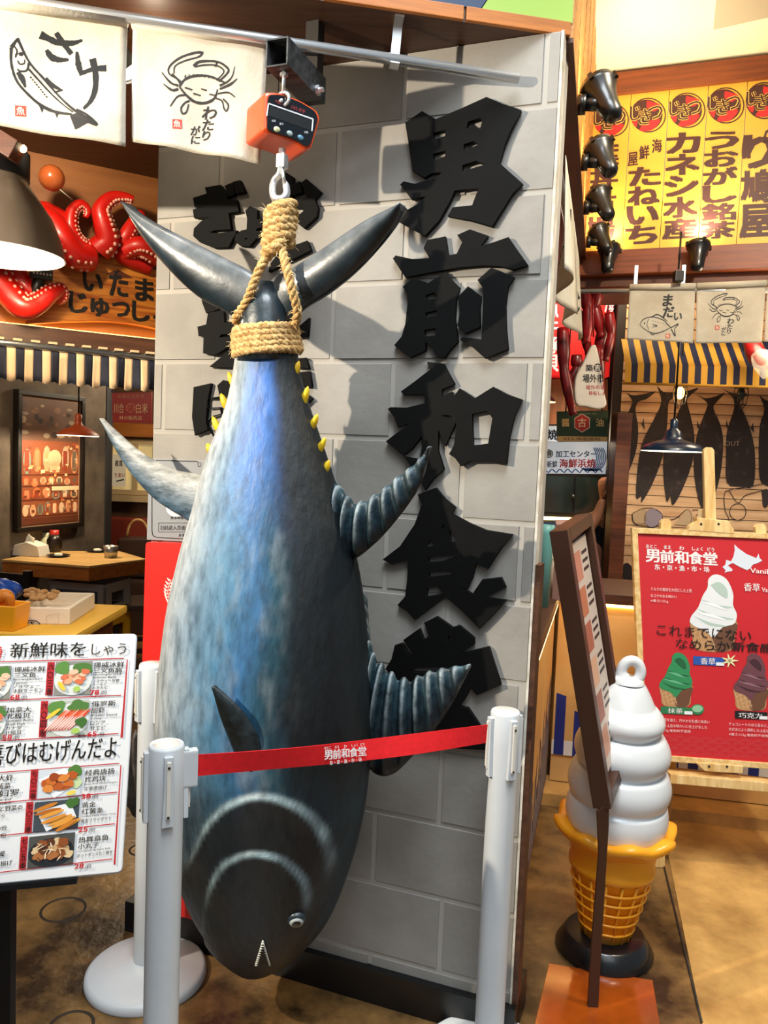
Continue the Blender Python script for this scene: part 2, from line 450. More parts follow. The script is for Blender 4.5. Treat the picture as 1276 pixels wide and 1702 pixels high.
MB(FAS.M).prism([(ub + .003, .034), (.004, .034), (.004, .9), (ub + .003 + slope * .27, .9), (ub + .003 + slope * .27, .304)], -.015, .004).build('panel', 'green_paint', fas, label='lime green panel')
MB(FAS.M).box((-3.2, .034, -.015), (ub - .163, .9, .0)).build('panel', 'dark_walnut', fas, label='brown panel')
# pine side of the fascia that runs back to the yellow signs
SIDE = Plane(f1, ed)                                  # faces right; u runs back
pside = thing('trim_3', 'pine boarded side of the fascia running back to the yellow signs', None, SIDE.M, kind='structure')
npl = 14; DL = (e1 - f1).length
for i in range(npl):
    a, b = DL * i / npl, DL * (i + 1) / npl
    MB(SIDE.M).box((a + .001, 0, -.02), (b - .001, 1.5, .008 - .002 * (i % 2))).build('plank', 'pine', pside)
# beam under the pine side that shows as a brown board behind the wall edge
MB(SIDE.M).box((.0, -.012, -.35), (DL + .3, .0, .01)).build('edge_board', 'walnut', pside)

# ---- right-hand ceiling over the signs
SG = Plane(at(972, 448, 4.1), dirv(-19))
sv = lambda y, x=1100: SG.px(x, y)[1]
HC = SG.w(0, sv(118)).z + .02
cb = at(974, 200, 4.1)
mcp = MB(); CW = [f1 + ed * -.3, f1 + ed * (DL + .25), SG.w(2.5, 0), Vector((3.4, 1.4, 0))]
mcp.prism([(p.x, p.y) for p in CW], HC, HC + .05)
cr_ = mcp.build('ceiling', 'cream_plaster', None, label='cream plaster ceiling above the yellow signs', kind='structure')
va = [fl(1186, 38, HC), fl(1300, 12, HC), fl(1300, -60, HC), fl(1196, -60, HC)]
vn = MB(); vn.prism([(p.x, p.y) for p in va], HC - .03, HC - .001)
vn.build('vent_cover', mat('vent_grey', 'b2a384', .7), cr_, label='grey square vent cover')

# ---- left interior
PW0 = at(20, 880, 5.1); pwd = Vector((.33, .944, 0)).normalized()
PWL = Plane(PW0, pwd)
wl = MB(PWL.M).box((-3.0, -PW0.z, -.1), (.90, 2.75 - PW0.z, 0)).build('wall_left', 'concrete_wall', None, label='stained concrete wall of the dining room', kind='structure')
cA = at(139, 880, PWL.w(.90, 0).y - .03)
MB(Plane(cA, dirv(12)).M).box((-.02, -cA.z, -.35), (.155, 2.75 - cA.z, 0)).build('wall_side', 'dark_concrete', None, label='dark concrete pillar beside the framed poster', kind='structure')
WB = Plane((-2.0, 7.2, 0), (1, 0, 0))
MB().box((-4.6, 7.2, 0), (.4, 7.3, 2.75)).build('wall_back', 'brown_wall', None, label='brown back wall of the dining room', kind='structure')
MB().box((-4.6, 2.2, 2.72), (.35, 7.3, 2.78)).build('ceiling', 'dark_wall', None, label='dark dining room ceiling', kind='structure')
MB().box((-4.7, 2.0, 0), (-4.6, 7.3, 2.75)).build('wall_left', 'dark_wall', None, label='dark side wall of the dining room', kind='structure')
MB().box((.32, 3.9, 0), (.40, 7.3, 2.75)).build('wall_right', 'dark_wall', None, label='dark partition behind the block wall', kind='structure')

# ---- right interior: kitchen back wall, pillar, clapboard wall
KB = Plane((.4, 5.3, 0), (1, 0, 0))
MB().box((.4, 5.3, 0), (2.0, 5.4, 3.3)).build('wall_back', 'dark_wall', None, label='dark kitchen wall behind the counter', kind='structure')
MB().box((.3, 4.4, 2.95), (3.6, 5.5, 3.0)).build('ceiling', 'dark_wall', None, label='dark kitchen ceiling', kind='structure')
pl = at(1006, 960, 4.55); pr = at(1030, 960, 4.55)
MB().box((pl.x, 4.5, 0), (pr.x, 4.62, at(1020, 685, 4.5).z), bev=.003).build('trim_4', 'walnut', None, label='brown wooden post beside the clapboard wall', kind='structure')
CB = Plane((at(1024, 800, 4.75).x, 4.75, 0), dirv(-7))
cbw = thing('wall_right', 'pale clapboard wall with a painted row of hanging fish', None, CB.M, kind='structure')
MB(CB.M).box((-.05, .2, -.06), (2.2, 2.9, -.012)).build('backing', 'dark_wall', cbw)
ys = [CB.px(1150, y)[1] for y in (946, 929)]; ph = ys[1] - ys[0]
k = -10
while ys[0] + k * ph < 2.55:
    v0 = ys[0] + k * ph; k += 1
    if v0 < .3: continue
    mb = MB(CB.M); mb.add([(0, v0 + .002, 0.0), (2.2, v0 + .002, 0.0), (2.2, v0 + ph - .002, -.006), (0, v0 + ph - .002, -.006), (0, v0 + .002, -.012), (2.2, v0 + .002, -.012)],
                          [(0, 1, 2, 3), (4, 5, 1, 0)])
    mb.build('plank', 'plank_paint', cbw)

# ---- counters
HK = .965
N0 = fl(888, 1098, HK); N1 = fl(931, 981, HK); kd = (N1 - N0).normalized(); N00 = N0 - kd * (((N0 - WALL.o).dot(WALL.n) + .215) / kd.dot(WALL.n))
LK = Plane(Vector((N00.x, N00.y, 0)), kd)              # face of the left leg, u runs back
RK = Plane(Vector((N1.x, N1.y, 0)), dirv(-11))         # face of the right leg
LEN = (N1 - N00).length
ctr = thing('counter', 'birch fronted serving counter running back beside the block wall', 'counter', LK.M, group='birch counters')
MB(LK.M).box((0, .0, -.40), (LEN, HK - .045, -.03)).build('body', 'birch', ctr)
MB(LK.M).box((0, .08, -.03), (LEN, HK - .06, -.018)).build('front_panel', 'birch', ctr)
ctr2 = thing('counter', 'birch fronted serving counter lit by a strip, behind the ice cream figure', 'counter', RK.M, group='birch counters')
MB(RK.M).box((0.0, .06, -.5), (1.7, HK - .045, -.03)).build('body', 'birch', ctr2)
MB(RK.M).box((0.0, .19, -.03), (1.7, HK - .06, -.018)).build('front_panel', 'birch', ctr2)
MB(RK.M).box((0.0, .0, -.45), (1.7, .19, -.05)).build('plinth', 'black_gloss', ctr2)
MB(RK.M).box((.02, HK - .062, -.017), (1.7, HK - .052, -.004)).build('light_strip', 'glow_strip', ctr2)
MB(LK.M).box((LEN - 1.1, HK - .062, -.017), (LEN - .03, HK - .052, -.004)).build('light_strip', 'glow_strip', ctr)
wt = MB(LK.M).box((0, HK - .045, -.42), (LEN, HK, .0), bev=.004)
wt.build('worktop', 'dark_walnut', None, label='dark brown worktop on the counter beside the block wall', cat='worktop')
wt = MB(RK.M).box((0.002, HK - .045, -.5), (1.7, HK, .02), bev=.004)
wt.build('worktop', 'dark_walnut', None, label='dark brown worktop behind the red easel poster', cat='worktop')
pl0 = MB(RK.M).box((-.05, 0, -.1), (1.9, .055, .12)).build('plinth', 'floor_slab', floor, label='low concrete step under the counter')
# ================================================================ hanging tuna, rope, scale, beam
mat('fish_paint', 'ffffff', .52, ink='paint', col2='8e979c', scale=26, stretch=(1.6, 1.6, .55), lo=.42, hi=.78, bump=.35, bscale=30)
mat('fish_fin_dark', '141f26', .4, col2='263842', scale=14, bump=.2, bscale=40, coat=.3)
mat('fin_ribbed', '33525c', .45, ink='paint', col2='7b8488', scale=30, bump=.25, bscale=50)
mat('fin_silver', '7d93a0', .45, ink='paint', col2='9aa0a2', scale=18, stretch=(1, 1, 3), bump=.25, bscale=40)
mat('finlet_yellow', 'e8c81e', .45, col2='c79d12', scale=30)
mat('steel', 'a8a8a6', .32, 1.0, col2='8a8a88', scale=20); mat('raw_steel', '6c6e70', .5, .8, col2='3c3e40', scale=9, stretch=(1, 6, 6))
mat('galvanised', 'c2c4c6', .3, .9); mat('zinc', 'dfe2e4', .30, .75)
mat('scale_orange', 'e8501c', .35, coat=.2); mat('scale_face', '10151b', .2, coat=.4); mat('jute', 'd9b67c', .9, col2='a97f46', scale=60, bump=.5, bscale=160)
mat('jute_fibre', 'e6c993', .9); mat('eye_rim', 'b0b8b4', .3); mat('eye_black', '050607', .2, coat=.3); mat('teeth', 'd8d8cc', .4)

BEAM_F = at(470, 97, 1.868)
FP = Plane((BEAM_F.x, BEAM_F.y + .015, BEAM_F.z), dirv(-20), Vector((0, 0, 1)) + Vector((-.342, -.94, 0)) * .055)           # middle plane of the fish, parallel to the wall
P2 = lambda *pts: [Vector(FP.px(*p)) for p in pts]
P2f = lambda *pts: [Vector(FP.px(*p, .15)) for p in pts]
fish = thing('tuna_figure', 'life-size blue and silver tuna figure hanging head down from a rope', 'fish figure', FP.w(*FP.px(437, 1600)))
Lp = [(396, 585), (392, 620), (380, 680), (353, 760), (331, 850), (313, 920), (297, 1000), (287, 1080), (281, 1150), (281, 1220), (289, 1300), (304, 1390), (329, 1475), (360, 1540), (386, 1577), (404, 1597)]
Rp = [(491, 585), (495, 620), (507, 665), (531, 740), (553, 810), (576, 890), (593, 980), (603, 1070), (608, 1150), (610, 1220), (606, 1290), (596, 1370), (576, 1450), (546, 1528), (511, 1573), (470, 1601)]
Lq = resample(cr(P2(*Lp), 8), 330); Rq = resample(cr(P2(*Rp), 8), 330)
# closing the snout with a few shrinking rings
def mouth(u, v): return 0
_th = .72; _b0 = []
for i in range(0, 330, 3):
    c = (Lq[i] + Rq[i]) / 2; d = (Rq[i] - Lq[i]) / 2; _b0.append([FP.w(*(c + d * math.cos(2 * math.pi * j / 40)), d.length * _th * math.sin(2 * math.pi * j / 40)) for j in range(40)])
from mathutils.bvhtree import BVHTree
BV0 = BVHTree.FromPolygons([v for r in _b0 for v in r], [(i * 40 + j, i * 40 + (j + 1) % 40, (i + 1) * 40 + (j + 1) % 40, (i + 1) * 40 + j) for i in range(len(_b0) - 1) for j in range(40)])
def on_body(*pts):
    o = []
    for x, y in pts:
        h = BV0.ray_cast(EYE, ray(x, y).normalized())[0]
        if h is None: o.append(Vector(FP.px(x, y, .03)))
        else: q = h - FP.o; o.append(Vector((q.dot(FP.u), q.dot(FP.v))))
    return o
OPER = on_body((300, 1470), (316, 1425), (345, 1365), (385, 1330), (440, 1316), (500, 1332), (540, 1365), (558, 1405), (560, 1445), (545, 1495), (520, 1540), (470, 1640), (400, 1640), (340, 1560))
CHEEK = on_body((345, 1520), (352, 1470), (376, 1428), (425, 1408), (480, 1418), (515, 1450), (524, 1490), (515, 1540), (490, 1590), (470, 1650), (400, 1650), (360, 1580))
def sdist(p, poly):
    n = len(poly); best = 1e9; ins = False
    for i in range(n):
        a = poly[i]; b = poly[(i + 1) % n]; ab = b - a; t = max(0, min(1, (p - a).dot(ab) / ab.length_squared))
        best = min(best, (p - (a + ab * t)).length)
        if (a.y > p.y) != (b.y > p.y) and p.x < (b.x - a.x) * (p.y - a.y) / (b.y - a.y) + a.x: ins = not ins
    return best if ins else -best
OPER = [Vector(v) for v in cr(OPER + [OPER[0]], 4)[:-1]]; CHEEK = [Vector(v) for v in cr(CHEEK + [CHEEK[0]], 4)[:-1]]
def sstep(a, b, x): t = max(0, min(1, (x - a) / (b - a))); return t * t * (3 - 2 * t)
vtop = FP.px(440, 590)[1]; vhead = FP.px(440, 1315)[1]; vnose = FP.px(437, 1600)[1]
MW = P2((437, 1568), (427, 1612), (449, 1612))
m_ = 150; n_ = 330; rings = []; cols = []
SIL = Vector(srgb('b4b8bb')); BLU = Vector(srgb('4a7c9c')); BLU2 = Vector(srgb('2c6296')); DRK = Vector(srgb('091318')); TEAL = Vector(srgb('1d4a5c')); HEAD = Vector(srgb('0e1417')); EDGE = Vector(srgb('b4d0d8')); BRN = Vector(srgb('33281f')); UP = Vector(srgb('346cc4'))
for i in range(n_):
    s = i / (n_ - 1); c = (Lq[i] + Rq[i]) / 2; d = (Rq[i] - Lq[i]) / 2; hw = d.length; th = hw * .72
    k = i - (n_ - 7)
    ring = []; cc = []
    for j in range(m_):
        a = 2 * math.pi * j / m_; ca, sa = math.cos(a), math.sin(a)
        e = .92; x = math.copysign(abs(ca) ** e, ca); y = math.copysign(abs(sa) ** e, sa)
        p = c + d * x; h = th * y
        front = sa > 0
        so = sdist(p, OPER) if front and p.y < vhead + .15 else -1; sc = sdist(p, CHEEK) if front and p.y < vhead + .15 else -1
        up = .014 * sstep(-.004, .012, so) + .012 * sstep(-.004, .010, sc)
        h += up * max(sa, 0) ** .5
        # paint: belly silver on the left, blue along the middle, dark back on the right
        f = .5 + .5 * x + .10 * noise.noise((p.x * 6, p.y * 3, 1.3))
        col = SIL.lerp(BLU, sstep(.05, .50, f)).lerp(BLU2, sstep(.42, .64, f) * .8).lerp(TEAL, sstep(.60, .74, f)).lerp(DRK, sstep(.70, .84, f))
        mo_ = noise.noise((p.x * 22, p.y * 9, 7.7)) + .6 * noise.noise((p.x * 60, p.y * 26, 2.2)); col = col.lerp(Vector(srgb('8d979b')) if mo_ > 0 else Vector(srgb('2c4a5c')), min(.5, abs(mo_) * .55) * (1 - sstep(.7, .9, f)))
        tv = (vtop - p.y) / (vtop - vhead)
        col = col.lerp(UP, .65 * (1 - sstep(.1, .45, tv)) * sstep(.3, .5, f) * (1 - sstep(.72, .9, f)))
        col = col.lerp(DRK * .9 + TEAL * .25, sstep(.84, 1.0, tv + .05 * noise.noise((p.x * 9, 2, 0))) * .85)
        if front and so > -.02:
            col = col.lerp(HEAD.lerp(BRN, .5 * max(0, noise.noise((p.x * 9, p.y * 9, 4)) + .25)), sstep(-.008, .004, so) * .9)
            top = sstep(FP.px(440, 1480, .15)[1], FP.px(440, 1360, .15)[1], p.y)
            col = col.lerp(EDGE, (.75 * max(0, 1 - abs(so - .007) / .012) * top * (.6 + .5 * noise.noise((p.x * 22, p.y * 22, 0)))))
            top2 = sstep(FP.px(440, 1520, .12)[1], FP.px(440, 1430, .12)[1], p.y)
            col = col.lerp(EDGE * .9, (.65 * max(0, 1 - abs(sc - .007) / .011) * top2 * (.6 + .5 * noise.noise((p.x * 22, p.y * 22, 3)))))
        ring.append(FP.w(p.x, p.y, h)); cc.append(col)
    rings.append(ring); cols.append(cc)
tip = FP.w(*FP.px(437, 1606))
# close the snout: two lips with the mouth slit between them
last = rings[-1]; lc = sum(last, Vector()) / m_
for q in (.25, .5, .72, .9):
    ring = []
    for j in range(m_):
        p = last[j].lerp(lc, q); drop = .012 * math.sqrt(max(0, 1 - (1 - q) ** 2))
        ring.append(p - Vector((0, 0, drop)))
    rings.append(ring); cols.append(cols[n_ - 1])
mb = MB(); add_loft(mb, rings)
body = mb.build('body', 'fish_paint', fish)
def paint(o, fn):
    me = o.data; a = me.color_attributes.new('paint', 'FLOAT_COLOR', 'POINT')
    buf = []
    for i in range(len(me.vertices)): buf += [*fn(i), 1.0]
    a.data.foreach_set('color', buf)
flat = [c for r in cols for c in r]
paint(body, lambda i: flat[i] if i < len(flat) else HEAD)

# tail lobes
mat('tail_paint', 'ffffff', .34, ink='paint', col2='98a2a8', scale=12, bump=.12, bscale=30, coat=.35)
def lobe(up, lo, name='tail_lobe', th=.050, side=1):
    A = cr(P2(*up), 6); B = cr(P2(*lo), 6); n = 46
    rings = loft(A, B, n, FP, lambda s: .006 + th * (math.sin(math.pi * min(1, .5 + .5 * (1 - s)))) ** .8 * (1 - s * .55), m=24)
    mb = MB(); add_loft(mb, rings); o = mb.build(name, 'tail_paint', fish)
    t1 = Vector(srgb('6f7375')); t2 = Vector(srgb('1f2c34'))
    paint(o, lambda i: t1.lerp(t2, (1 - sstep(-.5, .55, math.cos(2 * math.pi * (i % 24) / 24) + .25 * noise.noise((i * .01, 0, 0))))) if i < n * 24 else t2)
    return o
lobe([(470, 500), (425, 457), (380, 432), (300, 392), (245, 362), (213, 338)], [(420, 560), (385, 525), (325, 490), (272, 437), (236, 390), (211, 341)])
lobe([(430, 500), (455, 462), (485, 447), (540, 412), (600, 372), (640, 352), (669, 340)], [(470, 560), (500, 520), (545, 490), (592, 452), (635, 405), (660, 370), (672, 346)])
MB().tube([FP.w(*FP.px(440, 470)), FP.w(*FP.px(441, 510)), FP.w(*FP.px(442, 560)), FP.w(*FP.px(443, 600))], [.03, .058, .066, .072], 24).build('tail_stem', 'fish_fin_dark', fish)

# ribbed and smooth fins
def fin(name, up, lo, m, th=.022, ribs=0, h0=0.0, h1=0.0, c1='2c4854', c2='0f1a20', n=90, edgec=None):
    hh = lambda k, n: h0 + (h1 - h0) * k / (n - 1)
    A = cr([Vector(FP.px(*p, hh(k, len(up)))) for k, p in enumerate(up)], 6); B = cr([Vector(FP.px(*p, hh(k, len(lo)))) for k, p in enumerate(lo)], 6)
    wv = (lambda s, a: .55 * math.cos(2 * math.pi * ribs * s)) if ribs else None
    rings = loft(A, B, n, FP, lambda s: th * (1 - .75 * s) + .003, m=20, wav=wv, hfun=lambda s: h0 + (h1 - h0) * s)
    if ribs:       # scallop the free edge
        for i, r in enumerate(rings):
            k = .06 * math.cos(2 * math.pi * ribs * i / (n - 1)); c = sum(r, Vector()) / len(r)
            for j in range(20):
                if math.cos(2 * math.pi * j / 20) > .3: r[j] = r[j] + (r[j] - c) * k
    mb = MB(); add_loft(mb, rings); o = mb.build(name, m, fish)
    a, b = Vector(srgb(c1)), Vector(srgb(c2)); ec = Vector(srgb(edgec or 'a9b5ba'))
    def pf(i):
        if i >= n * 20: return b
        s = (i // 20) / (n - 1); ca = math.cos(2 * math.pi * (i % 20) / 20)
        c = b.lerp(a, .5 + .5 * ca)
        if ribs: c = c.lerp(ec, max(0, math.cos(2 * math.pi * ribs * s)) ** 3 * sstep(-.7, .9, ca) * .8)
        return c
    paint(o, pf); return o
fin('second_dorsal_fin', [(546, 792), (575, 822), (592, 836), (625, 822), (662, 792), (690, 770), (713, 742)], [(556, 845), (570, 890), (579, 932), (620, 906), (662, 860), (697, 808), (716, 744)], 'fin_ribbed', .03, 9, -.02, .03)
fin('first_dorsal_fin', [(596, 985), (604, 1040), (619, 1092), (642, 1116), (662, 1128), (684, 1130), (704, 1120), (742, 1110), (778, 1105)], [(598, 1040), (602, 1120), (606, 1200), (612, 1275), (650, 1288), (700, 1240), (745, 1180), (781, 1112)], 'fin_ribbed', .034, 13, -.03, -.09)
fin('anal_fin', [(352, 790), (320, 786), (285, 778), (232, 750), (195, 718), (169, 695)], [(330, 880), (316, 866), (262, 832), (222, 790), (192, 745), (170, 698)], 'fin_silver', .03, 0, -.04, -.07, c1='a8a49a', c2='3f6c8c')
fin('pelvic_fin', [(305, 1180), (275, 1178), (248, 1196), (222, 1222), (206, 1262)], [(318, 1350), (285, 1356), (255, 1362), (228, 1362), (208, 1335)], 'fin_ribbed', .03, 6, -.06, -.10, c1='3a2f2a', c2='12181b', edgec='6a625c')
fin('pectoral_fin', [(442, 1312), (441, 1270), (431, 1222), (408, 1182), (380, 1156), (357, 1140)], [(404, 1312), (398, 1280), (387, 1240), (371, 1195), (361, 1165), (353, 1141)], 'fin_ribbed', .022, 0, .165, .245, c1='26343a', c2='0c1214')
# yellow finlets down both edges
fl_px = [((393, 590), (380, 592), (399, 562), -25), ((392, 632), (386, 625), (400, 655), 12)]
def finlet(bx, by, tx, ty):
    a = Vector(FP.px(bx, by)); b = Vector(FP.px(tx, ty)); d = b - a; n = Vector((-d.y, d.x)).normalized() * .0085
    pts = [(a - d * .55, .3), (a, 1.0), (a + d * .45, 1.0), (a + d * .8, .62), (b, .12)]
    mb = MB(); rings = []
    for p, k in pts:
        rings.append([FP.w(*(p + n * k * math.cos(2 * math.pi * j / 12)), .010 * k * math.sin(2 * math.pi * j / 12)) for j in range(12)])
    add_loft(mb, rings); mb.build('finlet', 'finlet_yellow', fish)
for a in ((398, 590, 390, 588), (388, 634, 381, 622), (375, 670, 369, 658), (362, 708, 355, 696), (350, 746, 346, 741)):
    finlet(a[0], a[1] + 4, a[2] - 2, a[3] - 4)
for a in ((490, 617, 496, 604), (504, 664, 511, 646), (518, 706, 527, 692), (529, 746, 540, 731), (540, 778, 546, 768)):
    finlet(a[0], a[1] + 4, a[2] + 1, a[3] - 4)
# eye, teeth
from mathutils.bvhtree import BVHTree
_vs = [v for r in rings for v in r]; _n = m_
BV = BVHTree.FromPolygons(_vs, [(i * _n + j, i * _n + (j + 1) % _n, (i + 1) * _n + (j + 1) % _n, (i + 1) * _n + j) for i in range(len(rings) - 1) for j in range(_n)])
def fsurf(x, y):
    h = BV.ray_cast(EYE, ray(x, y).normalized())[0]
    if h is None: u, v = FP.px(x, y, .02); h = FP.w(u, v, .02)
    return h
_e = fsurf(491, 1528) - FP.o; eu, ev, best = _e.dot(FP.u), _e.dot(FP.v), _e.dot(FP.n)
en = Plane(FP.w(eu, ev, best - .004), FP.u + FP.n * -.55, Vector((0, 0, 1)) + FP.n * .55)
e_o = MB(en.M).lathe([(.0, -.01), (.0225, -.008), (.0235, .002), (.0215, .009), (.0175, .011)], 28).build('eye', 'fish_fin_dark', fish, label='round glossy eye')
MB(en.M).lathe([(.0175, .010), (.0155, .0135), (.011, .0150)], 28).build('iris', 'eye_rim', e_o)
MB(en.M).lathe([(.0112, .0148), (.007, .0168), (.0, .0172)], 24).build('pupil', 'eye_black', e_o)
mo = MB(); apex = fsurf(438, 1562); L_e = [fsurf(438 - 12 * t, 1562 + 40 * t) for t in (.25, .5, .75, 1.0)]; R_e = [fsurf(438 + 12 * t, 1562 + 40 * t) for t in (.25, .5, .75, 1.0)]
o_ = FP.n * .003; vs = [apex + o_] + [p + o_ for p in L_e] + [p + o_ for p in R_e]
mo.add(vs, [(0, 1, 5), (1, 2, 6, 5), (2, 3, 7, 6), (3, 4, 8, 7)]); mouth = mo.build('mouth', mat('mouth_dark', '060708', .6), fish, label='open black mouth', solid=.002)
tm = MB()
for sd, E_e in ((-1, [apex] + L_e), (1, [apex] + R_e)):
    q = resample(E_e, 12)
    for k in range(1, 12):
        p = q[k] + FP.n * .005; w_ = FP.u * (-sd * .0065); e_ = Vector((0, 0, .0028))
        tm.add([p + e_, p - e_, p + w_, p + FP.n * .003], [(0, 1, 2), (0, 2, 3), (1, 3, 2), (0, 3, 1)])
    tm.tube([a + FP.n * .004 for a in q], .0018, 6)
tm.build('teeth', 'teeth', mouth, kind='stuff')

# ---- rope
def strand_rope(mb, path, R=.0115, twist=.05, ns=3, per=7):
    P = [Vector(p) for p in path]; L = 0; out = [[] for _ in range(ns)]
    t0 = (P[1] - P[0]).normalized(); nrm = t0.orthogonal().normalized()
    for i, p in enumerate(P):
        t = (P[min(i + 1, len(P) - 1)] - P[max(i - 1, 0)]).normalized(); nrm = (nrm - t * nrm.dot(t)).normalized(); b = t.cross(nrm)
        if i: L += (p - P[i - 1]).length
        for k in range(ns):
            a = 2 * math.pi * (L / twist + k / ns); out[k].append(p + (nrm * math.cos(a) + b * math.sin(a)) * R * .5)
    for k in range(ns): mb.tube(out[k], R * .58, per)
FIB = []
def fibres(path, R, n):
    for _ in range(n):
        i = random.randrange(len(path) - 1); p = Vector(path[i]); t = (Vector(path[i + 1]) - p).normalized()
        r = Vector((random.uniform(-1, 1), random.uniform(-1, 1), random.uniform(-1, 1))); r = (r - t * r.dot(t)).normalized()
        a = p + r * R * .9; l = random.uniform(.004, .014); b = a + (r * .8 + t * random.uniform(-.8, .8)).normalized() * l; FIB.append((a, b))
rope = thing('hanging_rope', 'jute rope knotted on the hook and coiled round the tail of the fish', 'rope', FP.w(*FP.px(445, 560)))
HK_ = FP.w(*FP.px(462, 335, .02), .02)
# coils round the tail stem
path = []
turns = 5; c0 = Vector(FP.px(441, 545)); c1_ = Vector(FP.px(445, 590))
for i in range(turns * 36 + 1):
    s = i / (turns * 36); a = 2 * math.pi * turns * s - math.pi / 2
    c = c0.lerp(c1_, s); r = .072 + .008 * s + random.uniform(-.0008, .0008)
    path.append(FP.w(c.x + r * math.cos(a), c.y + .012 * math.cos(a) * .3, .072 * math.sin(a) * 1.0))
mb = MB(); strand_rope(mb, path, .0118); mb.build('coil', 'jute', rope); fibres(path, .013, 160)
# two legs of the loop up to the knot
for pts in (([(404, 548, .0), (392, 530, .03), (410, 500, .055), (430, 450, .055), (450, 415, .035), (458, 385, .02), (462, 345, .02)]),
            ([(486, 552, .0), (494, 520, .03), (485, 480, .05), (475, 440, .05), (468, 410, .035), (466, 385, .02), (474, 345, .02)])):
    q = cr([FP.w(*FP.px(x, y, h), h) for x, y, h in pts], 12); mb = MB(); strand_rope(mb, q, .0108); mb.build('loop', 'jute', rope); fibres(q, .012, 90)
# knot wraps
path = []
for i in range(5 * 30 + 1):
    s = i / 150; a = 2 * math.pi * 5 * s; x = 466 - 6 * s + 2; y = 345 + 62 * s
    c = FP.w(*FP.px(x, y, .02), .02); r = .030 + .002 * math.sin(i); path.append(c + FP.u * r * math.cos(a) + FP.n * (.026 * math.sin(a)) + Vector((0, 0, .006 * math.cos(a))))
mb = MB(); strand_rope(mb, path, .0125); mb.build('knot', 'jute', rope); fibres(path, .014, 140)
q = cr([FP.w(*FP.px(x, y, h), h) for x, y, h in ((470, 400, .035), (455, 412, .05), (442, 418, .045), (446, 424, .02), (460, 405, .0))], 10)
mb = MB(); strand_rope(mb, q, .0135); mb.build('rope_end', 'jute', rope); fibres(q, .015, 40)
mb = MB()
for a, b in FIB: mb.tube([a, (a + b) / 2 + Vector((0, 0, .0015)), b], [.0006, .0005, .0003], 4, cap=False)
mb.build('stray_fibres', 'jute_fibre', rope, kind='stuff')

# ---- steel beam out of the wall
BP = Plane(BEAM_F, dirv(-20))                              # front end of the tube
bd = -BP.n                                                 # back towards the wall
blen = .175
beam = thing('steel_beam', 'raw steel square tube bracket projecting from the wall above the scale', 'bracket', BP.M)
w2, h2, tk = .028, .031, .0035
mb = MB(BP.M); mb.box((-w2, -h2, -blen), (-w2 + tk, h2, .03)); mb.box((w2 - tk, -h2, -blen), (w2, h2, .03)); mb.box((-w2 + tk, -h2, -blen), (w2 - tk, -h2 + tk, .03)); mb.box((-w2 + tk, h2 - tk, -blen), (w2 - tk, h2, .03))
mb.build('tube', 'raw_steel', beam)
MB(BP.M).box((-.012, h2, -blen + .005), (.022, HS - BEAM_F.z - .001, -blen + .04)).build('hanger', mat('dark_steel', '2a2522', .6, .4), beam)
MB(BP.M).lathe([(.0, 0), (.012, 0), (.012, .008), (.006, .008), (.006, .018), (0, .018)], 6, Matrix.Translation((w2, -.02, -blen + .05)) @ Matrix.Rotation(R_(90), 4, 'Y'), smooth=False).build('bolt', 'zinc', beam)
rod_top = BP.w(.004, -h2 + .03, .0)
MB().tube([BP.w(.004, h2 * .2 - .02, .0), BP.w(.004, -h2 - .046, .0)], .0042, 10).build('eye_bolt', 'zinc', beam)
for z in (-h2 + tk + .001, -h2 - .010): MB(Matrix.Translation(BP.w(.004, z, 0))).lathe([(0, 0), (.0095, 0), (.0095, .007), (0, .007)], 6, smooth=False).build('nut', 'zinc', beam)
ec = BP.w(.004, -h2 - .060, 0)
MB().tube([ec + (BP.u * math.cos(a) + Vector((0, 0, 1)) * math.sin(a)) * .015 for a in [2 * math.pi * k / 24 for k in range(25)]], .0042, 8, cap=False).build('ring', 'zinc', beam)
# ---- crane scale
SPL = Plane(FP.w(*FP.px(474, 213, .0), -.02), dirv(33))
scal = thing('crane_scale', 'orange digital crane scale with black display hanging from the steel bracket', 'scale', SPL.M)
out = [(-.078, .062), (.062, .055), (.088, .030), (.086, -.045), (.066, -.088), (.03, -.082), (0, -.066), (-.032, -.058), (-.080, -.057)]
def rnd(pts, r=.010, n=4):
    o = []; N = len(pts)
    for i in range(N):
        p = Vector(pts[i]); a = (Vector(pts[i - 1]) - p); b = (Vector(pts[(i + 1) % N]) - p)
        k = min(r, a.length * .4, b.length * .4); A = p + a.normalized() * k; B = p + b.normalized() * k
        for t in range(n + 1): s = t / n; o.append(tuple(A.lerp(p, s).lerp(p.lerp(B, s), s)))
    return o
out = [Vector(SPL.px(*p, .03)) for p in ((439, 152), (462, 152), (500, 166), (527, 183), (533, 196), (519, 246), (510, 249), (490, 236), (470, 229), (447, 222), (437, 216))]
bo = rnd(out, .012)
MB(SPL.M).prism(bo, -.075, .03).build('body', 'scale_orange', scal, bevel=.008)
cc = sum(out, Vector((0, 0))) / len(out)
MB(SPL.M).prism([tuple(cc + (Vector(p) - cc) * .88) for p in bo], .028, .0335).build('face', 'scale_face', scal, label='black front with display')
SP2 = SPL.up(.0337); pr = Print(SP2, .0004, .0003)
for a, b in (((443, 193), (446, 172)), ((446, 172), (520, 198)), ((520, 198), (518, 218))): pr.stroke([a, b], 2.2, 'e8e8e8')
pr.poly([(448, 176), (518, 200), (516, 217), (446, 192)], '05080c', 0)
for t, x, y in (('去皮', 451, 199), ('累计', 464, 204), ('开机', 505, 218)): pr.text(t, x, y, x + 7, y + 4, 'd8d8d8', .02)
pr.text('电子吊秤', 0, 0, 0, 0, '8c2a2a', .02, quad=((458, 165), (508, 183), (507, 190), (457, 171)))
pr.build('lettering', scal)
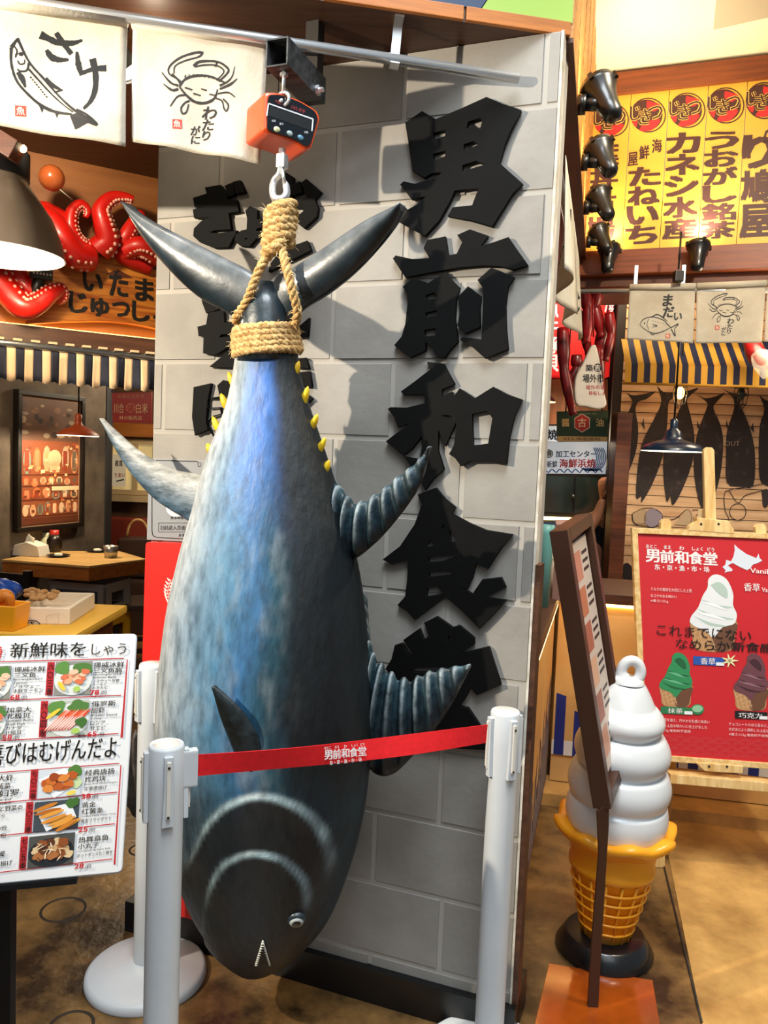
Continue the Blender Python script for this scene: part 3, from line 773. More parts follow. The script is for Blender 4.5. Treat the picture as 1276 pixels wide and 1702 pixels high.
for x, y, c in ((460, 215, 'cfd0a0'), (481, 222, '9fb0ac'), (499, 229, '5f8ea4')):
    u, v = SP2.px(x, y); bt = MB(SP2.M).lathe([(.0, .003), (.0065, .003), (.0078, .0015), (.008, 0)][::-1], 18, Matrix.Translation((u, v, 0)) @ Matrix.Scale(.8, 4, (0, 1, 0))).build('button', mat('button_' + c, c, .4), scal)
# top shackle and hook below
tpt = FP.w(*FP.px(474, 158, 0), 0)
MB().tube([ec - Vector((0, 0, .010)) + FP.n * .012, tpt + FP.n * .012 + Vector((0, 0, -.01))], .0042, 8).build('shackle', 'zinc', scal)
h1 = FP.w(*FP.px(469, 247, 0), 0); h2_ = FP.w(*FP.px(468, 282, 0), 0)
MB().tube([h1, h2_], .0085, 10).build('swivel', 'zinc', scal)
MB(Matrix.Translation(FP.w(*FP.px(469, 268, 0), 0))).box((-.011, -.011, -.016), (.011, .011, .016), Matrix.Rotation(R_(-20), 4, 'Z'), bev=.003).build('swivel_block', 'zinc', scal)
hp = cr([FP.w(*FP.px(x, y, .0), h) for x, y, h in ((467, 278, 0), (464, 290, 0), (456, 300, 0), (454, 315, 0.004), (459, 330, .01), (470, 332, .008), (476, 322, 0), (475, 308, 0), (471, 300, 0))], 8)
MB().tube(hp, [.008] * 20 + [.0085] * (len(hp) - 30) + [.0085 - .0005 * k for k in range(10)], 12).build('hook', 'zinc', scal)
MB().tube([FP.w(*FP.px(471, 282, 0), .008), FP.w(*FP.px(475, 306, 0), .006)], .004, 8).build('latch', 'zinc', scal)
# ================================================================ raised characters on the block wall
mat('sign_black', '040404', .75, col2='070707', scale=30, spec=.15)
def zoomed(ox, oy, pts): return [(ox + x * .20376, oy + y * .20376) for x, y in pts]
def raised(label, ox, oy, comps, h0=.003, th=.013):
    """comps: list of (outline, holes...)"""
    cu = bpy.data.curves.new('c', 'CURVE'); cu.dimensions = '2D'; cu.fill_mode = 'BOTH'; cu.extrude = th / 2; cu.bevel_depth = .0008; cu.bevel_resolution = 1
    allp = []
    for comp in comps:
        for ring in comp:
            uv = [WALL.px(*p, h0 + th) for p in zoomed(ox, oy, ring)]; allp += uv
            sp = cu.splines.new('POLY'); sp.points.add(len(uv) - 1); sp.use_cyclic_u = True
            for k, p in enumerate(uv): sp.points[k].co = (p[0], p[1], 0, 1)
    o = bpy.data.objects.new('c', cu); COL.objects.link(o); dg = bpy.context.evaluated_depsgraph_get(); dg.update()
    me = bpy.data.meshes.new_from_object(o.evaluated_get(dg)); bpy.data.objects.remove(o)
    cx = sum(p[0] for p in allp) / len(allp); cy = min(p[1] for p in allp)
    T = WALL.M @ Matrix.Translation((cx, cy, h0 + th / 2))
    me.transform(Matrix.Translation((-cx, -cy, 0)))
    me.name = 'sign_character'; me.materials.clear(); me.materials.append(MATS['sign_black'])
    n = bpy.data.objects.new('sign_character', me); COL.objects.link(n); n.matrix_world = T; reg(n, T)
    return tag(n, label, 'sign letter', 'raised black characters on the block wall')
raised('large raised black sign character at the top of the right column, beside the scale', 640, 150, [[
    [(165,265),(300,172),(412,238),(620,150),(825,57),(960,115),(1105,163),(1030,310),(975,440),(930,595),(1118,762),(1040,840),(940,1000),(872,1110),(700,1060),(512,1025),(550,957),(710,940),(765,795),(565,818),(530,900),(440,1060),(325,1185),(120,1075),(165,985),(265,932),(340,860),(215,887),(125,768),(150,745),(240,765),(440,707),(460,663),(375,678),(318,713),(225,655),(200,480)],
    [(390,347),(497,320),(490,375),(392,408)], [(388,518),(495,487),(490,540),(390,578)], [(675,255),(775,222),(792,250),(775,325),(735,287),(655,318)],
    [(640,440),(715,415),(757,432),(750,450),(635,492)], [(630,610),(740,575),(828,605),(620,665)]]])
raised('large raised black sign character second from the top, right of the tail tip', 640, 370, [
    [[(65,293),(85,270),(220,300),(365,292),(315,207),(345,143),(490,115),(505,225),(515,270),(585,255),(630,160),(590,102),(690,57),(835,108),(765,198),(890,160),(1005,120),(1080,230),(1162,345),(1045,383),(940,355),(800,348),(600,365),(400,400),(165,445)]],
    [[(145,523),(225,452),(350,495),(495,405),(545,470),(605,530),(575,640),(568,780),(592,970),(530,1035),(485,1102),(430,1098),(380,1010),(325,970),(328,1042),(205,1100),(150,1060),(75,1000),(135,930),(165,830),(185,660),(180,580)],
     [(330,590),(395,570),(428,590),(425,622),(330,628)], [(325,735),(422,712),(418,758),(325,775)], [(318,875),(412,860),(410,925),(320,930)]],
    [[(595,607),(675,522),(780,598),(768,700),(772,850),(655,903),(590,838),(612,740),(608,670)]],
    [[(755,468),(865,370),(1050,445),(1000,520),(980,680),(985,860),(1000,1030),(817,1107),(720,1020),(612,955),(630,935),(785,955),(795,760),(805,540)]]])
raised('large raised black sign character third from the top, behind the upper ribbed fin', 630, 590, [[
    [(180,298),(300,210),(415,120),(392,58),(525,72),(570,160),(612,237),(510,280),(508,340),(590,300),(610,340),(655,275),(780,355),(930,262),(1040,320),(1165,365),(1100,500),(1060,680),(1037,885),(900,862),(745,862),(668,905),(620,840),(572,808),(610,740),(628,620),(630,535),(540,740),(480,600),(478,780),(525,930),(440,1010),(375,1098),(345,1045),(270,920),(200,828),(330,850),(350,760),(350,655),(270,760),(195,818),(57,705),(140,640),(265,552),(155,588),(120,500),(72,440),(95,428),(220,432),(372,395),(375,320),(260,325),(200,325)],
    [(755,480),(880,455),(925,515),(890,725),(765,740)], [(492,492),(560,488),(624,518),(556,516)]]])
raised('large raised black sign character fourth from the top, level with the middle of the fish', 620, 790, [[
    [(365,158),(510,103),(590,200),(668,265),(635,312),(780,390),(920,450),(1135,485),(1040,600),(935,762),(835,720),(810,830),(765,925),(690,905),(810,970),(890,853),(1043,835),(1080,915),(905,1000),(1085,1020),(980,1140),(868,1252),(740,1120),(590,990),(340,1178),(280,1110),(200,1060),(262,990),(280,850),(285,690),(155,725),(80,688),(220,580),(340,400),(398,240)],
    [(545,430),(570,398),(600,428)], [(612,434),(705,527),(632,550)], [(420,585),(470,525),(517,585)], [(447,672),(685,643),(685,712),(655,668),(560,702),(447,712)], [(450,792),(615,780),(680,812),(450,832)], [(440,918),(530,908),(575,972),(432,992)]]])
raised('large raised black sign character lowest in the right column, behind the lower ribbed fin', 600, 1010, [[
    [(200,500),(250,420),(275,310),(330,293),(385,385),(428,390),(345,265),(475,172),(510,262),(557,232),(515,125),(615,75),(745,165),(800,148),(920,250),(920,300),(795,380),(1040,322),(1090,480),(1138,630),(945,712),(890,655),(860,720),(800,812),(715,795),(870,822),(950,940),(1010,1040),(1045,1160),(800,1150),(200,1100),(300,600)],
    [(385,520),(460,485),(760,485),(740,520),(460,530)], [(690,300),(715,225),(735,230),(672,330)]]])
raised('raised black kana with two ticks, top of the left column', 300, 270, [
    [[(200,205),(325,185),(350,215),(375,235),(382,300),(455,305),(473,400),(390,412),(410,545),(280,552),(222,572),(300,580),(460,558),(390,690),(270,695),(160,650),(105,600),(110,540),(180,470),(270,440),(110,450),(102,385),(240,348),(115,360),(103,290),(215,255)]],
    [[(362,190),(425,165),(440,262),(390,280)]], [[(430,158),(485,147),(525,240),(450,255)]]])
raised('small raised black kana beside the rope knot', 300, 270, [[[(530,395),(567,357),(625,390),(622,465),(700,452),(720,515),(615,540),(620,560),(690,560),(720,640),(615,620),(560,685),(490,680),(440,640),(450,590),(500,555),(540,548),(545,460)], [(515,620),(535,612),(550,622),(535,632)]]])
raised('raised black kana behind the steel hook', 300, 270, [[[(855,80),(918,120),(920,180),(970,155),(990,245),(910,270),(890,300),(1030,290),(985,165),(1025,135),(1145,240),(1090,300),(1120,370),(1110,440),(1005,535),(920,465),(1000,400),(1010,370),(880,365),(860,250)]]])
raised('raised black kana stroke behind the fork of the tail', 300, 270, [[[(870,650),(895,690),(1030,640),(1062,715),(870,810),(720,890),(730,830),(800,740)]]])
raised('raised black kana below the left tail lobe, beside the rope coil', 300, 500, [[[(140,212),(210,195),(225,100),(350,75),(355,180),(440,165),(470,260),(330,275),(310,300),(460,290),(480,470),(430,545),(240,535),(320,470),(395,400),(390,375),(280,440),(185,425),(190,290),(148,285)]], [[(165,-50),(240,-30),(310,70),(210,98),(180,20)]]])
raised('raised black kana lowest in the left column, beside the yellow finlets', 300, 500, [[[(108,705),(245,675),(215,830),(205,970),(220,1050),(118,1095),(95,950)]], [[(215,795),(320,780),(300,690),(350,645),(425,670),(410,780),(470,800),(440,950),(330,1130),(295,1150),(250,1080),(205,1000),(260,940),(330,920),(320,868),(220,875)]]])
raised('raised black kana right of the rope coil', 300, 500, [[[(915,300),(930,240),(1045,142),(1035,285)]]])
raised('raised black kana behind the right-hand finlets', 300, 500, [[[(930,540),(960,470),(1020,465),(1045,550)]], [[(930,590),(1050,575),(1068,700),(960,690)]], [[(1000,860),(1040,770),(1070,800)]]])

# ================================================================ plaque and red board on the wall
mat('plaque_grey', '8f9194', .4); mat('board_red', 'd8231c', .45); mat('white_gloss', 'e9e9e6', .35)
pb = WALL.up(.004); plq = thing('wall_plaque', 'grey plaque with round-cornered black outline left of the fish', 'plaque', pb.M)
pq = [pb.px(*p) for p in ((249, 762), (420, 768), (420, 905), (245, 897))]
MB(pb.M).prism(pq, -.0035, .004).build('plate', 'plaque_grey', plq, bevel=.001)
pr = Print(pb, .0046)
for a, b in (((254, 775), (254, 882)), ((262, 893), (330, 897)), ((262, 765), (330, 767))): pr.stroke([a, b], 1.4, '161616')
pr.stroke([(254, 882), (256, 890), (262, 893)], 1.4, '161616'); pr.stroke([(254, 775), (256, 768), (262, 765)], 1.4, '161616')
pr.disc(294, 842, 17, 'efefec'); pr.disc(294, 842, 13, 'b8bcc2', 1)
pr.text('黑珍珠餐厅', 285, 858, 312, 863, '161616', .02); pr.text('扫码进入页面 + 同意', 268, 873, 332, 881, '161616', .01)
for a, b in (((265, 869), (332, 869)), ((265, 884), (332, 884)), ((265, 869), (265, 884))): pr.stroke([a, b], .8, '333333')
pr.text('多重惊喜', 298, 887, 322, 892, '161616', .01)
pr.text('D', 330, 768, 336, 776, '4a4a4a', .0); pr.build('lettering', plq)
rb = WALL.up(.006); red = thing('red_board', 'tall red board with white laurel emblem leaning on the wall left of the fish', 'board', rb.M)
rq = rnd([rb.px(*p) for p in ((248, 900), (400, 905), (400, 1545), (230, 1530))], .012)
MB(rb.M).prism([(u, max(v, .1)) for u, v in rq], -.005, .018).build('panel', 'board_red', red, bevel=.002)
pr = Print(rb.up(.0185), .0004)
for k in range(8):
    t = k / 7; x = 289 - 10 * math.sin(math.pi * (.15 + .7 * t)); y = 964 + 40 * t
    pr.smooth([(x - 1, y), (x - 7, y - 4 - 2 * t), (x - 4, y + 2)], 'f0dcd8'); pr.smooth([(x + 1, y), (x + 6, y - 5), (x + 4, y + 1)], 'f0dcd8')
pr.stroke([(289 - 10 * math.sin(math.pi * (.15 + .7 * t / 8)), 964 + 40 * t / 8) for t in range(9)], 1.0, 'f0dcd8'); pr.build('emblem', red)

# ================================================================ curtain rail and noren curtains
mat('noren_cloth', 'dad3c3', .9, col2='ccc3b0', scale=9, bump=.15, bscale=120, translucent=.2)
rp0, rp1 = at(445, 66, 1.94), at(861, 131, 2.0); rdv = (rp1 - rp0).normalized()
RL = Plane(rp0, rdv)
rail = thing('curtain_rail', 'bright steel curtain rail under the soffit in front of the block wall', 'rail', rp0)
MB().tube([rp0 - rdv * 1.3, rp1], .0125, 20).build('pipe', 'zinc', rail)
MB().tube([rp1 - rdv * .002, rp1 + rdv * .001], [.0125, .0100], 20).build('pipe_end', 'raw_steel', rail)
bx, _ = RL.px(656, 100); HR = RL.w(bx, 0).z
mb = MB(RL.M); mb.box((bx - .011, -.016, -.018), (bx + .011, -.013, .018)); mb.box((bx - .011, -.016, -.018), (bx + .011, HS - HR, -.0145)); mb.box((bx - .011, HS - HR - .005, -.018), (bx + .011, HS - HR, .02))
mb.build('bracket', 'galvanised', rail)
INK = '0d0c0c'
def noren(pl, quad, label, group, draw, seed=0, amp=.006, folds=2.2, base_h=0.0):
    t = thing('noren_curtain', label, 'curtain', pl.M, group)
    TL, TR, BR, BL = [Vector(pl.px(*p)) for p in quad]
    W = max((TR - TL).length, .01); H = max((TL - BL).length, .01)
    def bend(u, v, h):
        s = (u - TL.x) / W; d = (TL.y - v) / H
        return (u, v, h + base_h + amp * (max(d, 0) ** .7) * math.sin(seed + folds * 2 * math.pi * s + .8 * d) + amp * .5 * math.sin(seed * 2 + 5 * d + 3 * s))
    nu, nv = 26, 26; g = []
    for i in range(nu + 1):
        row = []
        for j in range(nv + 1):
            s, d = i / nu, j / nv; p = TL.lerp(TR, s).lerp(BL.lerp(BR, s), d); row.append(bend(p.x, p.y, 0))
        g.append(row)
    MB(pl.M).grid(g).build('cloth', 'noren_cloth', t, solid=.0016)
    a, b = TL, TR
    MB(pl.M).tube([(a.x, a.y - .014, base_h + .001), (b.x, b.y - .014, base_h + .001)], .0160, 14).build('rod_pocket', 'noren_cloth', t)
    pr = Print(pl, .0016, .0003); draw(pr); pr.build('drawing', t, bend=bend)
    return t
S = lambda p, k=.3605, ox=0, oy=0: [(ox + x * k, oy + y * k) for x, y in p]
def seal(pr, x, y, w):
    pr.poly([(x, y), (x + w, y), (x + w, y + w), (x, y + w)], 'c03a26'); pr.text('魚', x + w * .12, y + w * .12, x + w * .88, y + w * .88, 'eee2cf', .01)
def draw_salmon(pr):
    st = lambda p, w, r=.12: pr.stroke(S(p), w if not isinstance(w, list) else w, INK, rough=r)
    # kana
    st([(180, 152), (225, 172), (262, 188), (330, 190), (375, 178)], [14, 11, 10, 9, 4]); st([(252, 142), (285, 190), (325, 242)], [8, 9, 8]); st([(208, 222), (232, 255), (270, 268), (312, 268)], [7, 11, 9, 4])
    st([(350, 232), (358, 290), (375, 345)], [4, 10, 7]); st([(375, 335), (430, 318), (490, 315)], [7, 8, 11]); st([(425, 268), (440, 340), (440, 410), (420, 465), (385, 502)], [12, 10, 9, 7, 4])
    # salmon
    st([(75, 170), (130, 280), (200, 360), (270, 440), (340, 505), (410, 550), (448, 575)], [5, 3, 4, 3, 4, 4, 3]); st([(48, 215), (50, 290), (75, 370), (125, 430), (185, 480), (250, 510), (330, 525)], [6, 4, 4, 4, 5, 5, 3])
    st([(48, 215), (75, 175)], [7, 4]); st([(60, 205), (75, 230), (68, 262)], [2, 2.5, 2]); st([(66, 250), (82, 240)], [2, 2])
    pr.disc(93 * .3605, 245 * .3605, 3.6, INK); st([(78, 275), (88, 292), (108, 288), (110, 270)], [2, 2.4, 2, 1.5])
    st([(130, 285), (120, 320), (90, 325), (78, 315)], [4, 3, 3, 2]); st([(80, 330), (100, 360), (115, 400)], [6, 9, 3])
    st([(125, 310), (170, 360), (235, 430), (290, 480), (335, 515)], [3, 3, 2.5, 2, 2])
    st([(205, 355), (235, 385), (282, 412)], [6, 7, 3]); st([(245, 420), (285, 410)], [3, 3])
    for k in range(9): x = 135 + k * 9; y = 350 + k * 11; st([(x, y), (x + 7, y + 5)], 2.2)
    pr.poly(S([(165, 460), (200, 480), (190, 515)]), INK); pr.poly(S([(245, 505), (268, 510), (258, 540)]), INK)
    pr.poly(S([(320, 530), (350, 520), (420, 560), (360, 590), (345, 595)]), INK); st([(350, 505), (400, 530), (448, 575), (400, 560)], [5, 4, 4, 5])
    seal(pr, 25, 175, 17.5)
def crab(pr, k=.3605, ox=0, oy=0, w=1.0, sl=True):
    c = '20170f'; st = lambda p, ww, n=5: pr.stroke(S(p, k, ox, oy), [a * w for a in ww] if isinstance(ww, list) else ww * w, c, n=n, rough=.12)
    st([(825, 395), (850, 360), (900, 340), (960, 340), (1010, 360), (1040, 375)], [2, 2.6, 3, 2.6, 2.6, 2]); st([(825, 395), (855, 430), (895, 458), (945, 460), (985, 440), (1000, 400)], [2.2, 2.6, 3.4, 3.6, 3, 1.6])
    st([(830, 385), (815, 360), (778, 335), (780, 300), (830, 260), (900, 235), (935, 235)], [2, 2, 2, 2.4, 2.6, 3, 3.4]); st([(800, 335), (805, 300), (850, 275), (910, 255), (930, 240)], [1.6, 1.6, 2, 2, 2.4]); st([(790, 335), (835, 375)], 2.2)
    st([(890, 298), (920, 275), (1000, 275), (1050, 310), (1040, 335), (1005, 365)], [4, 3, 2.6, 2.6, 2.4, 2.4]); st([(895, 300), (940, 290), (995, 292), (1030, 320), (995, 360)], [2, 2, 2, 1.8, 1.6]); st([(1000, 272), (990, 298)], 2.4)
    st([(820, 390), (790, 380), (765, 355), (742, 325)], [3, 2.4, 2, 1]); st([(820, 405), (790, 410), (750, 380)], [3, 3, 1]); st([(850, 430), (815, 440), (782, 485)], [2.4, 2, 1.4])
    st([(870, 455), (850, 465), (832, 490), (838, 515), (856, 505), (866, 470)], [2.4, 2, 2, 2, 1.8, 1.6])
    st([(1010, 385), (1050, 365), (1070, 340), (1080, 300)], [3, 2.2, 1.6, 1]); st([(1010, 400), (1060, 380), (1092, 355)], [3, 3, 1]); st([(1000, 420), (1050, 418), (1082, 440)], [2.2, 2, 1.2])
    st([(990, 440), (1020, 455), (1030, 490), (1042, 503), (1050, 475), (1025, 445)], [2, 2, 1.8, 2, 2, 1.8])
    for i in range(14): a = 850 + (i * 37) % 140; b = 395 + (i * 23) % 45; st([(a, b), (a + 5, b + 5), (a + 9, b)], 1.4, 2)
    for i in range(8): st([(850 + i * 18, 352 - 8 * math.sin(i / 7 * 3.1)), (853 + i * 18, 340 - 8 * math.sin(i / 7 * 3.1))], 1.6)
    # kana of the crab
    for ch, x, y, ww_, hh_ in (('わ', 925, 478, 72, 58), ('た', 925, 538, 58, 50), ('り', 926, 590, 40, 44), ('が', 872, 566, 48, 44), ('に', 874, 614, 44, 36)):
        (x0, y0), (x1, y1) = S([(x, y), (x + ww_, y + hh_)], k, ox, oy); pr.text(ch, x0, y0, x1, y1, c, .03, 1, shear=.15)
noren(RL, ((-170, -34), (211, 22), (207, 241), (-166, 184)), 'white noren curtain with an inked salmon and large kana, at the left edge', 'noren curtains by the block wall', draw_salmon, 1.0, base_h=-.006)  # extra unseen cloth width on the left, added to shade the upper wall
def d2(pr): crab(pr, w=1.35); seal(pr, 285.5, 195.5, 15.5)
noren(RL, ((219, 22), (446, 57), (431, 269), (216, 230)), 'white noren curtain with an inked crab beside the orange scale', 'noren curtains by the block wall', d2, 2.6, base_h=-.012)

# ================================================================ small spotlight behind the crab curtain
sp = at(216, 117, 2.06); slp_ = thing('track_spot', 'small lit spotlight seen in the gap between the two big noren curtains', 'spotlight', sp)
sd_ = (Vector((.15, 2.1, 1.5)) - sp).normalized(); Tq = Matrix.Translation(sp) @ sd_.to_track_quat('Z', 'Y').to_matrix().to_4x4()
MB(Tq).lathe([(0, -.07), (.022, -.068), (.03, -.05), (.034, 0), (.034, .01)], 24).build('head', mat('spot_shell', '1a1a1a', .4), slp_)
MB(Tq).lathe([(.031, .002), (0, .004)], 24).build('lens', mat('spot_lens', 'fff4e0', .4, emit=18, ecol='fff0d8'), slp_)
MB().tube([sp - sd_ * .05, Vector((sp.x - .01, sp.y, HS))], .008, 8).build('stem', 'spot_shell', slp_)
light('track_spot_glow', 'POINT', sp + Vector((.07, -.05, .02)), 1.3, (1.0, .85, .62), size=.03)
# ================================================================ stanchions and belt
mat('post_white', 'c9cdd0', .38, col2='bfc4c8', scale=4); mat('post_top', 'd9d3c8', .4); mat('belt_red', 'e0121c', .7, scale=80, col2='d00e18')
def stanchion(base, ang, label, cassette=True):
    t = thing('stanchion', label, 'barrier post', Matrix.Translation(base) @ Matrix.Rotation(ang, 4, 'Z'), 'white barrier posts')
    M = WM[t.name]; H = .93; r = .0365
    MB(M).lathe([(0, 0), (.170, 0), (.172, .006), (.170, .022), (.160, .030), (.10, .038), (.05, .048), (r, .056), (0, .056)], 56).build('base', 'post_white', t)
    MB(M).lathe([(r, .05), (r, H - .10), (r * .999, H - .006), (r * .93, H), (r * .84, H), (r * .83, H - .004), (r * .80, H - .004), (r * .79, H - .001), (0, H - .001)], 40).build('pole', 'post_white', t)
    MB(M).lathe([(r * .78, H - .002), (r * .76, H + .001), (0, H + .0012)], 36).build('cap', 'post_top', t)
    for k in range(4):
        a = Matrix.Rotation(math.pi / 2 * k, 4, 'Z'); c = MB(M)
        c.prism([(-.012, -.085), (.012, -.085), (.009, .0), (.009, .062), (-.009, .062), (-.009, .0)], 0, .010, a @ Matrix.Translation((0, -r + .001, H - .075)) @ Matrix.Rotation(R_(90), 4, 'X'))
        cl = c.build('clip', 'post_white', t, bevel=.0015)
        s = MB(M); s.box((-.0042, -r - .0135, H - .140), (.0042, -r - .009, H - .022), a, bev=.0015); s.build('clip_bar', 'post_top', cl)
        s = MB(M)
        for z in (H - .033, H - .136): s.ball((0, -r - .013, z), .0032, 8, a)
        s.build('screw', 'black_gloss', cl)
    return t
pA = fl(277, 1236, .93); pB = fl(840, 1181, .93); pC = fl(253, 1103, .93)
gp = lambda p: Vector((p.x, p.y, 0))
angb = math.atan2(pB.y - pA.y, pB.x - pA.x)
sA = stanchion(gp(pA), angb, 'white barrier post nearest the menu board, red belt pulled out of it')
sB = stanchion(gp(pB), angb, 'white barrier post on the right holding the far end of the red belt')
sC = stanchion(gp(pC), angb + .35, 'white barrier post with round base standing behind another post')
bdv = (gp(pB) - gp(pA)).normalized(); b0 = gp(pA) + bdv * .052; b1 = gp(pB) - bdv * .040
BT = Plane(b0, bdv)
zb = .877
cs = MB(BT.M).box((-.030, zb - .042, -.011), (.012, zb + .036, .011), bev=.004).build('belt_clip', 'post_white', sA)
belt = thing('barrier_belt', 'red barrier belt with white lettering stretched in front of the fish', 'belt', BT.M)
BL_ = (b1 - b0).length; n = 40; g = []
for i in range(n + 1):
    s = i / n; sag = -.008 * math.sin(math.pi * s); tw = .004 * math.sin(2.2 * math.pi * s)
    g.append([BT.w(s * BL_, zb + .0235 + sag, tw), BT.w(s * BL_, zb + sag, 0), BT.w(s * BL_, zb - .0235 + sag, -tw)])
MB().grid(g, smooth=False).build('webbing', 'belt_red', belt, solid=.0016)
pr = Print(BT, .0052)
def logo(pr, x0, y0, x1, y1, x2, y2, x3, y3, col, k=True):
    """house lettering in the quad TL TR BR BL"""
    Q = lambda a, b: (x0 + (x1 - x0) * a + (x3 - x0) * b + (x2 - x1 - x3 + x0) * a * b, y0 + (y1 - y0) * a + (y3 - y0) * b + (y2 - y1 - y3 + y0) * a * b)
    B = lambda a, b, c, d: (Q(a, b), Q(c, b), Q(c, d), Q(a, d))
    for t, a, c in (('おとこ', .01, .16), ('まえ', .26, .36), ('わ', .47, .54), ('しょく', .65, .80), ('どう', .86, .96)): pr.text(t, 0, 0, 0, 0, col, .03, quad=B(a, .0, c, .15))
    for i, t in enumerate('男前和食堂'): pr.text(t, 0, 0, 0, 0, col, .045, quad=B(i * .2, .20, i * .2 + .198, .70))
    for i, t in enumerate('东京渔市场'): pr.text(t, 0, 0, 0, 0, col, .03, quad=B(.12 + i * .17, .78, .20 + i * .17, 1.0))
    for i in range(4): pr.text('·', 0, 0, 0, 0, col, .03, quad=B(.235 + i * .17, .86, .255 + i * .17, .92))
logo(pr, 537, 1240, 607, 1233, 608, 1263, 538, 1271, 'f2ecec'); pr.build('lettering', belt)
# ================================================================ menu board on a black stand
mat('board_white', 'e6e7e8', .3, coat=.3); mat('board_edge', 'c8ccce', .4, .3); mat('black_metal', '101113', .4, .4)
MP = Plane(at(228, 1056, 1.50), Vector((.966, .26, 0)), Vector((-.03, .15, 1)))
menu = thing('menu_board', 'white menu board with food photos and prices on a black stand', 'menu board', MP.M)
mq = [MP.px(*p) for p in ((228, 1056), (203, 1450))]
br = MP.px(203, 1450); bl = MP.px(-5, 1473)
uL_ = -.44; vb = br[1]; vbl = vb
out = rnd([(uL_, 0.0), (0, 0), (br[0], vb), (uL_, vb)], .010)
MB(MP.M).prism(out, -.014, 0).build('panel', 'board_white', menu, bevel=.002)
MB(MP.M).prism([(a * 1.012 - .0, b * 1.012 + .002) for a, b in out], -.018, -.004).build('rim', 'board_edge', menu, bevel=.002)
up = MP.px(9, 1470)[0]
b0_ = MP.w(up, vb - .0, -.02); MB().box((b0_.x - .028, b0_.y - .012, 0), (b0_.x + .012, b0_.y + .012, b0_.z + .004), bev=.002).build('post', 'black_metal', menu)
MB(MP.M).box((uL_ + .02, vb - .012, -.02), (br[0] - .08, vb - .002, .004)).build('ledge', 'black_metal', menu)
MB().box((b0_.x - .17, b0_.y - .13, 0), (b0_.x + .15, b0_.y + .13, .008), bev=.003).build('base', 'black_metal', menu)
K = .3055
def z2(x, y): return (x * K, 960 + y * K)
def slp(y): return -.017 - .105 * (y - 320) / 1300.0
pr = Print(MP, .0012, .0004)
def mq_(x, y, w, h): s = slp(y); return [z2(x, y), z2(x + w, y + s * w), z2(x + w - .07 * h, y + s * w + h), z2(x - .07 * h, y + h)]
def mt(t, x, y, w, h, c='17130f', b=.02, lay=2): pr.text(t, 0, 0, 0, 0, c, b, lay, quad=mq_(x, y, w, h))
def mr(x, y, w, h, c, lay=0): pr.poly(mq_(x, y, w, h), c, lay)
RED = 'b8232a'
mt('身', -20, 370, 38, 70, 'c62a2a', .03); mt('新鮮味を', 60, 355, 410, 80, '17130f', .015); mt('しゃう', 500, 360, 190, 62, '4a4540', .01)
mt('喜びはむげんだよ', -60, 905, 700, 118, '0d0b0a', .02)
for y in (448, 660, 880): mr(-40, y + 8, 715 - .07 * (y - 448), 5, RED)
for y in (1035, 1200, 1380, 1580): mr(-40, y + 25, 690 - .07 * (y - 1035), 5, RED)
pr.poly([z2(690, 445), z2(696, 445), z2(668, 870), z2(655, 870)], RED); pr.poly([z2(655, 1020), z2(661, 1020), z2(628, 1560), z2(618, 1560)], RED)
